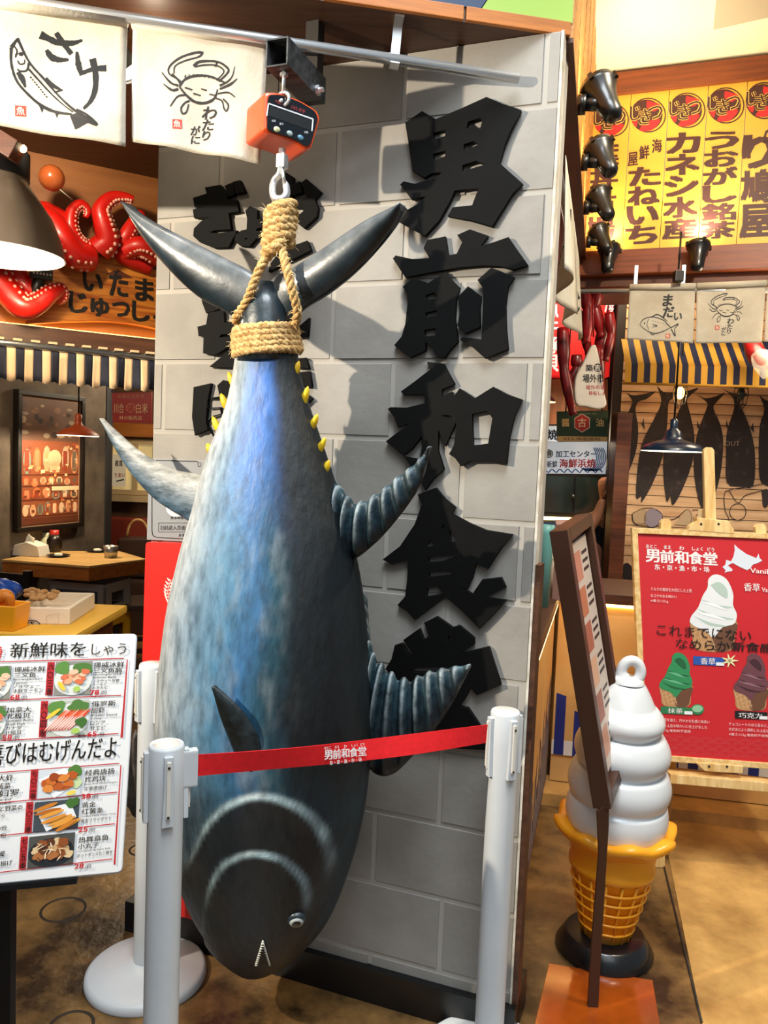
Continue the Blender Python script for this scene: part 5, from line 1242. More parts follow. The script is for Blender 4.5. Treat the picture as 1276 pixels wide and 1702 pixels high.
for x, y, c, h, lab in ((78, 916, 'd8dcb8', .10, 'pale round condiment jar on the dining table'), (90, 917, 'b02a1c', .12, 'dark sauce bottle with red cap on the dining table')):
    p = on_table(x, y); t = thing('condiment_bottle', lab, 'bottle', p, 'condiments on the dining table'); T = Matrix.Translation(p)
    MB(T).lathe([(0, 0), (.045, 0), (.05, .03), (.05, h * .7), (.03, h), (0, h)], 20).build('bottle_body', mat('jar_' + c, 'd8dcb8' if h < .11 else '1a120c', .3), t); MB(T).lathe([(.03, h), (.03, h + .03), (0, h + .03)], 16).build('cap', mat('cap_' + c, c, .4), t)
p = on_table(184, 927); t = thing('tin_cup', 'small steel cup standing on the right end of the dining table', 'cup', p); MB(Matrix.Translation(p)).lathe([(0, 0), (.04, 0), (.048, .08), (.044, .08), (.037, .004), (0, .004)], 24).build('cup_body', 'tin', t)
for x, y, lab in ((97, 925, 'small dark plate by the tissue box on the dining table'), (162, 917, 'small plate near the steel cup on the dining table')):
    p = on_table(x, y); t = thing('plate', lab, 'plate', p, 'plates on the dining table'); MB(Matrix.Translation(p)).lathe([(0, 0), (.04, 0), (.075, .012), (.07, .013), (.035, .004), (0, .004)], 28).build('dish', 'frame_black', t); MB(Matrix.Translation(p)).ball((.0, 0, .013), (.03, .02, .012), 10).build('napkin', 'paper', t)
# seats
def chair(p, rot, label):
    M = Matrix.Translation(p) @ Matrix.Rotation(R_(rot), 4, 'Z'); t = thing('dining_chair', label, 'chair', M, 'dark dining chairs')
    for a in (-1, 1):
        MB(M).box((a * .19 - .018, -.19, 0), (a * .19 + .018, -.155, .45)).build('leg', 'frame_black', t); MB(M).box((a * .19 - .018, .155, 0), (a * .19 + .018, .19, .86)).build('leg', 'frame_black', t)
    MB(M).box((-.21, -.21, .43), (.21, .19, .475), bev=.01).build('seat', 'seat_red', t); MB(M).box((-.172, .16, .62), (.172, .185, .84), bev=.006).build('backrest', 'frame_black', t); return t
def stool(p, rot, label):
    M = Matrix.Translation(p) @ Matrix.Rotation(R_(rot), 4, 'Z'); t = thing('stool', label, 'stool', M)
    for a in (-1, 1):
        for b in (-1, 1): MB(M).box((a * .17 - .018, b * .17 - .018, 0), (a * .17 + .018, b * .17 + .018, .45)).build('leg', 'frame_black', t)
        MB(M).box((-.16, a * .17 - .012, .16), (.16, a * .17 + .012, .19)).build('stretcher', 'frame_black', t)
    MB(M).box((-.20, -.20, .45), (.20, .20, .49), bev=.01).build('seat', 'leather_brown', t)
stool(Vector((at(236, 1000, 5.35).x, 5.35, 0)), 20, 'dark wooden stool under the right end of the dining table')
chair(Vector((at(34, 1000, 4.35).x, 4.35, 0)), 165, 'dark dining chair with red seat in front of the table, behind the food trays')
bp = at(228, 905, 6.6); bn = thing('bench', 'brown upholstered bench along the back wall of the dining room', 'bench', (bp.x, 6.6, 0))
MB().box((bp.x - .5, 6.35, 0), (bp.x + .8, 6.9, .45), bev=.02).build('seat', 'leather_brown', bn); MB().box((bp.x - .5, 6.9, 0), (bp.x + .8, 7.05, at(228, 862, 6.9).z), bev=.02).build('backrest', 'seat_red', bn)
hp_ = at(216, 915, 6.3); hb = thing('handbag', 'dark handbag with tan looped handle on the bench', 'bag', (hp_.x, 6.45, .45)); MB().prism([(hp_.x - .17, .46), (hp_.x + .16, .46), (hp_.x + .14, at(216, 893, 6.4).z), (hp_.x - .15, at(216, 896, 6.4).z)], -.07, .07, Matrix.Translation((0, 6.5, 0)) @ Matrix.Rotation(R_(90), 4, 'X')).build('bag_body', 'leather_brown', hb, bevel=.02)
zt = at(216, 893, 6.4).z; MB().tube([(hp_.x + .09 * math.cos(math.pi * k / 12), 6.5, zt + .14 * math.sin(math.pi * k / 12)) for k in range(13)], .011, 8).build('handle', 'table_wood', hb)
light('dining_room_lamp', 'POINT', (-1.5, 6.0, 2.2), 45, WARM, size=.15); light('dining_room_lamp', 'POINT', (-2.2, 4.2, 2.3), 26, WARM, size=.15)

# wooden strut and small bulb at the left edge, studded bar under the big lamp
p0, p1 = at(-40, 212, 2.35), at(30, 254, 2.35); ws = thing('wooden_strut', 'slanting brown wooden strut at the left edge above the big lamp', 'strut', p1)
d = (p1 - p0).normalized(); T_ = Matrix.Translation(p0) @ Matrix((d, Vector((0, 1, 0)), d.cross(Vector((0, 1, 0))))).transposed().to_4x4()
MB(T_).box((-.3, -.03, -.028), ((p1 - p0).length, .03, .028), bev=.003).build('beam', 'walnut', ws)
sb_ = thing('small_bulb', 'small white round bulb at the end of the wooden strut', 'bulb', at(38, 247, 2.36)); MB().ball(at(38, 247, 2.36), .011, 14).build('globe', 'bulb_glow', sb_); MB().tube([at(38, 247, 2.36), p1 + Vector((-.02, .0, .01))], .004, 8).build('socket', 'black_metal', sb_)
a_, b_ = LF.w(*LF.px(50, 455, .12), .12), LF.w(*LF.px(90, 456, .12), .12); sbz = thing('studded_bar', 'dark bar with white studs under the big lamp', 'bar', a_)
u0_, v0_ = LF.px(50, 461, .12); u1_, v1_ = LF.px(88, 449, .12); MB(LF.M).box((u0_, v0_, .09), (u1_, v1_, .12), bev=.002).build('bar', 'frame_black', sbz)
mb = MB(LF.M)
for k in range(6): mb.ball((u0_ + .012 + k * (u1_ - u0_ - .02) / 5, (v0_ + v1_) / 2, .121), .004, 8)
mb.build('studs', 'plastic_white', sbz, kind='stuff')
MB(LF.M).tube([((u0_ + u1_) / 2, (v0_ + v1_) / 2, .10), ((u0_ + u1_) / 2 - .03, v0_ - .10, .02)], .02, 10).build('holder', 'frame_black', sbz)
# ================================================================ right: yellow signs, spotlights
mat('sign_yellow', 'e8b23a', .5, emit=.10); mat('spot_black', '0d0d0e', .35, coat=.3); mat('frame_walnut', '8a431a', .45, col2='6a2f10', scale=5, stretch=(.6, 9, 9))
sgn = thing('sign_rack', 'walnut framed rack of yellow vertical shop signs under the cream ceiling', 'sign', SG.M)
ps0, ps1 = sv(414), sv(152); ft, fb_ = sv(116), sv(455)
MB(SG.M).box((-.08, fb_, -.05), (2.2, ps0, .03), bev=.004).build('frame_rail', 'frame_walnut', sgn); MB(SG.M).box((-.08, ps1, -.05), (2.2, ft, .03), bev=.004).build('frame_rail', 'frame_walnut', sgn)
MB(SG.M).box((-.08, fb_ - .05, -.5), (2.2, fb_, -.02)).build('frame_rail', 'walnut', sgn)
xs = [SG.px(x, 280)[0] for x in (979, 1041.5, 1104, 1168, 1232, 1298, 1362)]
BR_ = '4a221c'
words = [('葉丼', 0), ('たねいち', 0), ('カネシ水産', 0), ('うおがし銘茶', 0), ('り鳩屋', 0), ('つきじ', 0)]
ctrs = [(1012, 1000), (1073, 1070), (1138, 1134), (1202, 1196), (1266, 1258), (1332, 1322)]
for i in range(6):
    pn = MB(SG.M).box((xs[i] + .0015, ps0, -.02), (xs[i + 1] - .0015, ps1, .004)).build('panel', 'sign_yellow', sgn, label='yellow sign panel with round badge')
    pr = Print(SG, .0048, .0004); cx, cx2 = ctrs[i]; cy = 200 - 8.0 * i + (0 if i else 0)
    dyp = -.11
    R0 = 29 + i * .6
    pr.disc(cx + 4, cy, R0, BR_, 0, R0 * .98, 28); pr.disc(cx + 4, cy, R0 * .93, 'e8b23a', 1, R0 * .91, 28); pr.disc(cx + 1.5, cy, R0 * .89, BR_, 2, R0 * .87, 28)
    pr.smooth([(cx + 2, cy - 24), (cx + 24, cy - 17), (cx + 14, cy - 6), (cx + 2, cy - 12)], 'd8262a', 3); pr.smooth([(cx - 6, cy + 16), (cx + 16, cy + 6), (cx + 24, cy + 10), (cx + 10, cy + 25), (cx - 10, cy + 26)], 'd8262a', 3); pr.smooth([(cx - 24, cy + 4), (cx - 14, cy + 8), (cx - 16, cy + 20), (cx - 23, cy + 12)], 'd8262a', 3)
    for t, a, b, w, h in (('つ', 4, -14, 24, 22), ('き', -13, -9, 22, 26), ('じ', -26, -14, 18, 24)):
        pr.text(t, 0, 0, 0, 0, 'f0c860', .06, 4, quad=((cx + a, cy + b), (cx + a + w, cy + b - 2), (cx + a + w, cy + b + h - 2), (cx + a, cy + b + h))); pr.text(t, 0, 0, 0, 0, BR_, .02, 5, quad=((cx + a, cy + b), (cx + a + w, cy + b - 2), (cx + a + w, cy + b + h - 2), (cx + a, cy + b + h)))
    w = words[i][0]
    if i == 0: pr.column(w, 1005, 240, 318, 50, BR_, .05, 1, -4, dy=-3); pr.column('市場', 1000, 322, 400, 50, BR_, .05, 1, -4, dy=-3)
    elif i == 1:
        for t, a, b in (('海', 1083, 233), ('鮮', 1062, 244), ('屋', 1043, 255)): pr.text(t, 0, 0, 0, 0, BR_, .04, 1, quad=((a, b), (a + 17, b - 2), (a + 17, b + 20), (a, b + 22)))
        pr.column(w, 1072, 279, 408, 54, BR_, .06, 1, -7, dy=-3)
    elif i == 4:
        pr.text('の', 0, 0, 0, 0, BR_, .04, 1, quad=((1268, 215), (1292, 213), (1292, 240), (1268, 242))); pr.column(w, 1262, 225, 398, 58, BR_, .06, 1, -6, dy=-3)
    else: pr.column(w, cx - 2, 226 - 2 * i, 402 - i, 58, BR_, .06, 1, -8, dy=-3)
    pr.build('lettering', pn)
def spotlight(base, d_arm, d_head, s, label, kind='arm'):
    t = thing('spotlight', label, 'spotlight', base, 'black shop spotlights'); d_arm = Vector(d_arm).normalized(); d_head = Vector(d_head).normalized()
    j = base + d_arm * .10 * s
    MB().tube([base, base + d_arm * .028 * s], .034 * s, 16).build('base', 'spot_black', t)
    MB().tube([base + d_arm * .02 * s, base + d_arm * .06 * s, j], [.022 * s, .024 * s, .018 * s], 14).build('arm', 'spot_black', t)
    hd = MB(); c = j; q = d_head.to_track_quat('Z', 'Y').to_matrix().to_4x4(); T = Matrix.Translation(c) @ q
    h = MB(T).lathe([(0, -.075 * s), (.022 * s, -.072 * s), (.034 * s, -.055 * s), (.038 * s, -.02 * s), (.046 * s, .03 * s), (.062 * s, .07 * s), (.066 * s, .075 * s), (.066 * s, .095 * s), (.058 * s, .097 * s)], 28).build('head', 'spot_black', t)
    for k in range(4): MB(T).box((.060 * s, -.008 * s, .072 * s), (.074 * s, .008 * s, .096 * s), Matrix.Rotation(math.pi / 2 * k + .4, 4, 'Z')).build('lug', 'spot_black', h)
    MB(T).lathe([(0, .085 * s), (.058 * s, .092 * s)][::-1], 24).build('lens', 'lens_glow', t)
    return T
mat('lens_glow', 'fff4dc', .4, emit=25.0, ecol='fff0d0')
ordn = ('nearest of the four black spotlights on the pine side of the fascia', 'second black spotlight on the pine side of the fascia', 'third black spotlight on the pine side of the fascia', 'farthest black spotlight on the pine side of the fascia')
SPX = [(960, 174), (966, 270), (970, 345), (974, 402)]
for (x, y), lab in zip(SPX, ordn):
    p = SIDE.hit(x, y, .01); T = spotlight(p, SIDE.n + Vector((0, 0, -.05)), Vector((-.35, .55, 1.0)), .84, lab)
for (x, y), lab, e in (((1010, 428), 'black uplight in front of the leftmost yellow sign', 8), ((1160, 424), 'black uplight in front of the middle of the yellow signs', 16)):
    p = SG.w(*SG.px(x, y, .14), .03); T = spotlight(p + SG.n * .0, SG.n + Vector((0, 0, -.15)), Vector((0, 0, 1)) + SG.n * -.35, .85, lab)
    c = T @ Vector((0, 0, .11)); light('yellow_sign_uplight', 'SPOT', c, e, (1, .92, .72), c + (T.to_3x3() @ Vector((0, 0, 1))), .02, 110, .6)
for k, u in ((0, .4), (1, 1.0), (2, 1.6)):
    p = SIDE.w(u, .35, .18); light('ceiling_wash', 'SPOT', p, 20, (1.0, .95, .80), p + Vector((.4, .25, 1.0)), .05, 120, .8)
# ================================================================ noren rails on the right
HR2 = fl(960, 484, 2.38).z; cA_ = fl(960, 484, 2.38); rr_ = dirv(-12)
RN = Plane(cA_, rr_)
rail2 = thing('curtain_rail', 'thin steel curtain rail in front of the clapboard wall', 'rail', cA_)
MB().tube([cA_, RN.w(1.4, 0)], .011, 12).build('pipe', 'zinc', rail2)
for x in (1056, 1135): u_ = RN.px(x, 470)[0]; MB(RN.M).box((u_ - .008, 0, -.008), (u_ + .008, .12, .0)).build('bracket', 'galvanised', rail2)
def d_tai(pr):
    st = lambda p, w: pr.stroke([(890 + x * .3025, 400 + y * .3025) for x, y in p], w, INK, rough=.1)
    st([(570, 465), (590, 435), (640, 420), (700, 440), (740, 480), (775, 460)], [1, 1.4, 1.6, 1.4, 1.2, 1.4]); st([(570, 465), (600, 490), (650, 512), (700, 500), (740, 480)], [1, 1.2, 1.6, 1.4, 1]); st([(630, 425), (670, 408), (720, 445)], [1.6, 2, 1.2]); st([(740, 482), (780, 462), (760, 490), (762, 528), (740, 488)], [1.4, 2, 1.2, 2, 1.4]); st([(620, 430), (610, 460), (620, 490)], .9)
    pr.disc(890 + 597 * .3025, 400 + 455 * .3025, 1.3, INK); st([(640, 462), (665, 470), (640, 478)], [1, 1.6, 1]); st([(625, 505), (640, 520), (655, 512)], 1.3)
    for k in range(7): st([(640 + k * 14, 440 + k * 4), (646 + k * 14, 444 + k * 4)], .7)
    for ch, x, y, w_, h_ in (('ま', 694, 300, 58, 62), ('だ', 694, 366, 66, 58), ('い', 756, 400, 44, 40)):
        pr.text(ch, 890 + x * .3025, 400 + y * .3025, 890 + (x + w_) * .3025, 400 + (y + h_) * .3025, INK, .05, 1, shear=.15)
    seal(pr, 890 + 710 * .3025, 400 + 515 * .3025, 7.5)
G_ = 'noren curtains in front of the clapboard wall'
noren(RN, ((1046, 474), (1155, 472), (1151, 571), (1041, 564)), 'white noren curtain with an inked sea bream above the red easel poster', G_, d_tai, 0.5, .006, 1.5, .012)
def d_cr(pr): crab(pr, .167, 1051.5, 450, .62); seal(pr, 1187, 542, 7)
noren(RN, ((1157, 472), (1272, 467), (1265, 570), (1155, 571)), 'small white noren curtain with an inked crab near the right edge', G_, d_cr, 1.9, .006, 1.5, .012)
noren(RN, ((1274, 467), (1390, 462), (1385, 568), (1268, 569)), 'white noren curtain cut off by the right edge of the view', G_, lambda pr: pr.disc(1330, 520, 6, INK), 1.1, .006, 1.5, .012)
sd0 = fl(924, 256, 2.38); sdir = (cA_ - sd0); sdir.z = 0; sdl = sdir.length; SN = Plane(sd0, sdir)
rail3 = thing('curtain_rail', 'curtain rail running back beside the block wall edge', 'rail', sd0)
MB().tube([SN.w(-.02, 0), SN.w(sdl, 0)], .011, 12).build('pipe', 'zinc', rail3)
def side_noren(u0, u1, drop, lab, sd):
    t = thing('noren_curtain', lab, 'curtain', SN.w(u0, -drop), 'noren curtains seen edge on'); g = []
    bend = lambda s, d: SN.w(u0 + (u1 - u0) * s, .014 - (drop + .02 * s) * d, .012 + .035 * d * math.sin(sd + 7 * s) + .01)
    g = [[bend(i / 16, j / 16) for j in range(17)] for i in range(17)]
    MB().grid(g).build('cloth', 'noren_cloth', t, solid=.0016)
    mb = MB()
    for k in range(3):
        q = [bend(.3 + .4 * a / 10 * (1 if k else .6), .3 + .18 * k + .1 * math.sin(a * .7 + k)) + SN.n * .003 for a in range(11)]; mb.tube(q, .005, 6)
    mb.build('drawing', mat('noren_ink', '1b1a19', .8), t)
side_noren(.05, .62, .31, 'white noren curtain seen edge on next to the block wall edge', 0.4); side_noren(.65, 1.22, .31, 'white noren curtain seen edge on, behind another, near the crab legs', 2.0)
# ================================================================ kitchen end: signs, crab legs, glass front
mat('lit_red', 'e02020', .5, emit=.5); mat('glass_dark', '2b3a38', .12, coat=.5); mat('lit_white', 'dfe8f2', .5, emit=.35)
def flat_sign(name, label, y, quad, m, rot=0, th=.02):
    pl_ = Plane(at(*quad[0], y), dirv(rot)); t = thing(name, label, 'sign', pl_.M); MB(pl_.M).prism([pl_.px(*p) for p in quad], -th, 0).build('panel', m, t); return t, pl_
t, pl_ = flat_sign('lightbox_sign', 'red lightbox sign with white characters behind the crab legs', 5.1, ((880, 486), (1021, 486), (1012, 626), (880, 622)), 'lit_red', th=.19); pr = Print(pl_, .001)
for i, ch in enumerate('魚牛豚貝'): pr.text(ch, 908, 500 + 30 * i, 928, 527 + 30 * i, 'f4eeee', .05)
pr.build('lettering', t, MATS['lit_ink']); pr = Print(pl_, .001); pr.column('海鮮', 1012, 490, 550, 16, 'f4eeee', .04); pr.build('lettering', t, MATS['lit_ink'])
t, pl_ = flat_sign('soy_sign', 'green and gold soy sauce sign with a red hexagon', 4.7, ((926, 684), (1011, 682), (1009, 734), (926, 733)), mat('sign_green', '1d3d20', .5)); pr = Print(pl_, .001)
for x in (940, 1000): a_ = pl_.hit(x, 684); MB().tube([a_, Vector((a_.x, a_.y - .004, 2.955))], .004, 6).build('hanger', 'black_metal', t)
pr.poly([(926, 725), (1009, 726), (1009, 734), (926, 733)], 'd0b070'); hx = [(967 + 15 * math.sin(k * math.pi / 3), 703 + 16 * math.cos(k * math.pi / 3)) for k in range(6)]; pr.poly(hx, 'e8dcc0', 1); pr.poly([(967 + (x - 967) * .9, 703 + (y - 703) * .9) for x, y in hx], 'c8321e', 2); pr.text('古', 960, 695, 974, 710, 'f0d8b0', .04, 3)
pr.text('醤', 933, 696, 946, 709, 'd9c080', .03); pr.text('油', 990, 696, 1003, 709, 'd9c080', .03); pr.text('村久商名会社', 936, 727, 998, 732, '4a3a1c', .01, 2); pr.text('正油 純正', 946, 686, 992, 689, '8a9a70', .0); pr.build('lettering', t)
t, pl_ = flat_sign('seafood_sign', 'white sign with blue waves and red lettering above the dark glass', 4.9, ((895, 735), (1009, 734), (1006, 788), (895, 787)), 'lit_white'); pr = Print(pl_, .001)
pr.disc(912, 754, 7, '1a2030', 1); pr.disc(912, 754, 6, 'dfe8f2', 2); pr.text('貝', 908, 750, 916, 758, '1a2030', .02, 3); pr.text('加工センター', 923, 749, 991, 760, '1a2030', .03); pr.text('て新鮮', 900, 766, 926, 777, '1a2030', .03); pr.text('海鮮浜焼', 929, 763, 990, 777, 'd0302a', .04)
for k in range(6): pr.stroke([(990 - k * 3 + 16 * math.cos(a), 760 + 22 * math.sin(a)) for a in [2.2 - i * .5 for i in range(7)]], 1.6, '2a5aa8', 1)
for k in range(8): pr.stroke([(898 + k * 13, 786), (904 + k * 13, 780), (910 + k * 13, 785)], 2, '3a68b0', 1)
pr.build('lettering', t)
t, pl_ = flat_sign('grill_sign', 'small white sign with black characters left of the soy sauce sign', 4.95, ((890, 708), (927, 708), (927, 734), (890, 734)), 'lit_white'); pr = Print(pl_, .001); pr.text('浜焼', 890, 714, 927, 731, '1a2030', .04); pr.build('lettering', t)
gc = thing('glass_cabinet', 'dark glass fronted cabinet at the back of the kitchen', 'cabinet', (at(950, 860, 5.1).x, 5.1, at(950, 860, 5.1).z)); GP = Plane(at(895, 860, 5.1), (1, 0, 0))
q0, q1 = GP.px(880, 858), GP.px(1012, 790); mid = GP.px(955, 820)[0]
MB(GP.M).box((q0[0], q0[1], -.15), (q1[0], q1[1], -.03)).build('body', 'frame_black', gc)
for a, b in ((q0[0] + .02, mid - .006), (mid + .006, q1[0] - .02)): MB(GP.M).box((a, q0[1] + .03, -.03), (b, q1[1] - .02, -.02)).build('pane', 'glass_dark', gc)
u_, v_ = GP.px(953, 825); MB(GP.M).ball((u_, v_, -.012), .012, 10).build('handle', 'steel', gc)
sh = MB(GP.M).box((q0[0], GP.px(950, 866)[1], -.12), (q1[0], GP.px(950, 861)[1], -.02)).build('shelf_light', 'glow_strip', None, label='glowing warm strip light under the glass cabinet', cat='light strip')
mat('kitchen_wood', '7a4a28', .6, col2='5a3218', scale=4, stretch=(6, 6, .6))
MB().prism([(at(893, 690, 5.2).x, at(893, 705, 5.2).z), (at(1010, 690, 5.2).x, at(1010, 705, 5.2).z), (at(1010, 630, 5.2).x, at(1010, 630, 5.2).z), (at(893, 630, 5.2).x, at(893, 630, 5.2).z)], -5.28, -5.2, Matrix.Rotation(R_(90), 4, 'X')).build('trim_6', 'kitchen_wood', None, label='brown boarded panel above the kitchen signs', kind='structure')
light('kitchen_lamp', 'POINT', (1.25, 4.95, 1.72), 5, WARM, size=.08); light('kitchen_lamp', 'POINT', (1.35, 4.6, 2.75), 22, WARM, size=.1)
# crab legs
mat('crab_red', 'a8141a', .4, col2='5e0a10', scale=7, coat=.3); mat('bag_white', 'e8e0d4', .8, translucent=.2)
cl = thing('crab_legs', 'bunch of dark red king crab legs hanging beside the block wall', 'crab legs', at(965, 560, 4.2))
for k, (a, b, w) in enumerate((((966, 470), (975, 570), .05), ((990, 470), (1000, 560), .055), ((948, 500), (978, 590), .045), ((935, 545), (952, 690), .05), ((958, 590), (945, 640), .045), ((1004, 540), (998, 640), .05), ((1012, 520), (1006, 600), .04))):
    z = 4.25 + .04 * (k % 3); p, q = at(*a, z), at(*b, z); m = p.lerp(q, .5) + Vector((.02 * (-1) ** k, 0, .01)); c = cr([p, p.lerp(m, .6), m, m.lerp(q, .6), q], 5); n = len(c)
    MB().tube(c, [w * (.62 + .16 * abs(math.sin(2.2 * math.pi * i / (n - 1))) - .25 * i / (n - 1)) for i in range(n)], 10).build('leg', 'crab_red', cl)
MB().tube([at(985, 470, 4.2), at(986, 560, 4.15)], .004, 6).build('string', 'crab_red', cl)
BGp = Plane(at(985, 640, 4.1), dirv(-5)); bg = thing('cloth_bag', 'white printed cloth bag tied in front of the crab legs', 'bag', BGp.M)
ol = [BGp.px(*p) for p in ((982, 575), (990, 573), (997, 600), (1004, 650), (1008, 672), (996, 680), (975, 676), (957, 670), (956, 630), (968, 605))]; ol = [(v.x, v.y) for v in cr(ol + [ol[0]], 3)[:-1]]
MB(BGp.M).prism(ol, -.05, .0).build('cloth', 'bag_white', bg, bevel=.018); pr = Print(BGp, .0012)
pr.text('築', 973, 606, 985, 617, '1a1414', .03); pr.disc(993, 611, 7, '1a1414'); pr.text('吉', 988, 606, 998, 616, 'e8e0d4', .03, 2); pr.text('場外市', 968, 622, 1003, 636, '1a1414', .03); pr.text('場外市場', 973, 640, 1005, 648, 'a83030', .02); pr.text('移転しま', 978, 650, 1006, 657, 'a83030', .02); pr.build('lettering', bg)
kl = at(907, 668, 5.0); pendant('kitchen_pendant', 'small glowing pendant lamp beside the block wall in the kitchen', kl, .06, .05, 'lamp_black', 'bulb_warm', 2.9, bulb='bulb_warm')
# person in the kitchen
mat('shirt_black', '121214', .8); mat('skin', 'b07a5a', .6); mat('hair_black', '0d0b0a', .6)
def skin_body(parent, name, joints, edges, m, z=None):
    me = bpy.data.meshes.new(name); me.from_pydata([tuple(WM[parent.name].inverted() @ Vector(j[0])) for j in joints], edges, []); o = bpy.data.objects.new(name, me); COL.objects.link(o); o.parent = parent; me.materials.append(MATS[m])
    sk = o.modifiers.new('skin', 'SKIN'); o.modifiers.new('sub', 'SUBSURF').levels = 2; o.modifiers['sub'].render_levels = 2
    for i, j in enumerate(joints): me.skin_vertices[0].data[i].radius = (j[1], j[1] if len(j) < 3 else j[2])
    me.skin_vertices[0].data[0].use_root = True
    for p in me.polygons: p.use_smooth = True
    reg(o, WM[parent.name]); return o
pp = at(1000, 850, 4.98); px0 = pp.x + .05; py0 = 4.98; per = thing('person', 'person in black t-shirt half hidden by the brown post, hand raised to the face', 'person', (px0, py0, 0))
hz = at(1000, 806, 4.98).z
J = [((px0, py0, .92), .13, .10), ((px0, py0, 1.12), .125, .095), ((px0, py0, hz - .26), .15, .10), ((px0, py0, hz - .13), .055), ((px0 - .02, py0 - .02, hz - .02), .075, .085), ((px0 - .01, py0, hz + .07), .085, .09),
     ((px0 - .19, py0, hz - .25), .06), ((px0 - .25, py0 - .08, hz - .42), .045), ((px0 - .14, py0 - .17, hz - .22), .035), ((px0 - .08, py0 - .16, hz - .08), .035), ((px0 + .19, py0, hz - .25), .06), ((px0 + .24, py0, hz - .48), .045), ((px0 + .2, py0 - .16, hz - .6), .035),
     ((px0 - .09, py0, .85), .085), ((px0 - .1, py0, .47), .06), ((px0 - .1, py0, .08), .045), ((px0 + .09, py0, .85), .085), ((px0 + .1, py0, .47), .06), ((px0 + .1, py0, .08), .045)]
E_ = [(0, 1), (1, 2), (2, 3), (3, 4), (4, 5), (2, 6), (6, 7), (7, 8), (8, 9), (2, 10), (10, 11), (11, 12), (0, 13), (13, 14), (14, 15), (0, 16), (16, 17), (17, 18)]
skin_body(per, 'body', J, E_, 'skin')
J2 = [((px0, py0, .90), .15, .125), ((px0, py0, 1.12), .145, .115), ((px0, py0, hz - .25), .168, .12), ((px0 - .19, py0, hz - .25), .078), ((px0 - .235, py0 - .055, hz - .37), .064), ((px0 + .19, py0, hz - .25), .078), ((px0 + .225, py0, hz - .40), .064)]
skin_body(per, 't_shirt', J2, [(0, 1), (1, 2), (2, 3), (3, 4), (2, 5), (5, 6)], 'shirt_black')
J3 = [((px0, py0, .93), .15, .125), ((px0 - .09, py0, .83), .10), ((px0 - .1, py0, .47), .075), ((px0 - .1, py0, .05), .06), ((px0 + .09, py0, .83), .10), ((px0 + .1, py0, .47), .075), ((px0 + .1, py0, .05), .06)]
skin_body(per, 'trousers', J3, [(0, 1), (1, 2), (2, 3), (0, 4), (4, 5), (5, 6)], 'shirt_black')
mb = MB(); mb.ball((px0 + .0, py0 + .02, hz + .075), (.092, .10, .10), 16); mb.build('hair', 'hair_black', per)
# fingers of the raised hand
mb = MB(); hb_ = Vector((px0 - .08, py0 - .16, hz - .08))
for k in range(4): d = Vector((.012 * (k - 1.5), -.005, .0)); mb.tube([hb_ + d, hb_ + d + Vector((.02, -.02, .045)), hb_ + d + Vector((.045, .0, .06 - .006 * abs(k - 1)))], [.010, .009, .007], 8)
mb.tube([hb_ + Vector((.02, -.01, 0)), hb_ + Vector((.05, -.01, .02))], [.011, .008], 8); mb.build('fingers', 'skin', per)
# ================================================================ clapboard mural, awning, lamps
mat('mural_black', '241a17', .7, col2='4a3a34', scale=18, lo=.55, hi=.75)
MU = CB.up(.004); Zm = lambda p: [(890 + x * .3025, 400 + y * .3025) for x, y in p]
fishes = [[(500, 838), (540, 850), (600, 842), (658, 828), (610, 870), (565, 885), (548, 930), (560, 1000), (562, 1080), (545, 1180), (500, 1300), (465, 1398), (455, 1300), (455, 1100), (480, 1000), (520, 920), (530, 880)],
          [(665, 795), (700, 830), (740, 838), (790, 820), (760, 860), (730, 890), (725, 960), (720, 1040), (700, 1180), (640, 1340), (580, 1440), (582, 1400), (552, 1412), (560, 1250), (590, 1100), (660, 960), (690, 880)],
          [(770, 800), (810, 830), (895, 808), (850, 850), (830, 880), (850, 960), (872, 1080), (860, 1220), (800, 1380), (752, 1455), (740, 1405), (718, 1430), (700, 1250), (720, 1080), (780, 950), (800, 870)],
          [(882, 845), (930, 865), (990, 855), (1040, 835), (1000, 880), (975, 920), (1010, 1000), (1030, 1100), (1020, 1250), (990, 1380), (945, 1470), (915, 1480), (880, 1360), (868, 1200), (890, 1050), (935, 930), (940, 890)],
          [(1020, 808), (1070, 835), (1110, 838), (1160, 840), (1130, 880), (1120, 900), (1150, 960), (1185, 1060), (1205, 1180), (1195, 1345), (1120, 1350), (1050, 1330), (1045, 1180), (1050, 1050), (1090, 920), (1080, 860)],
          [(1228, 850), (1276, 880), (1330, 860), (1300, 920), (1320, 1010), (1340, 1150), (1330, 1330), (1240, 1330), (1225, 1200), (1230, 1020), (1255, 930)]]
pr0 = []
for f in fishes:
    pr = Print(MU, .001, .0004); pr.smooth(Zm(f), '1c1413', 0, n=3); o = pr.build('painted_fish', cbw, MATS['mural_black'])
pr = Print(MU, .002, .0004)
for f in ([(740, 1000), (735, 975), (752, 1010)], [(885, 1020), (888, 985), (905, 1050)], [(1045, 1020), (1047, 980), (1062, 1040)], [(1180, 1030), (1193, 1000), (1200, 1060)], [(585, 1010), (592, 970), (600, 1040)]): pr.poly(Zm(f), '1c1413')
L_ = lambda p, w=1.2: pr.stroke(Zm(p), w, '2a2020')
pr.smooth(Zm([(595, 1500), (640, 1470), (690, 1495), (690, 1540), (640, 1575), (595, 1545)]), '8f8493', 0); pr.smooth(Zm([(530, 1500), (580, 1475), (610, 1490), (600, 1550), (545, 1550)]), 'b39a78', 0); pr.smooth(Zm([(760, 1560), (800, 1510), (830, 1478), (860, 1500), (850, 1560)]), 'b9a080', 0)
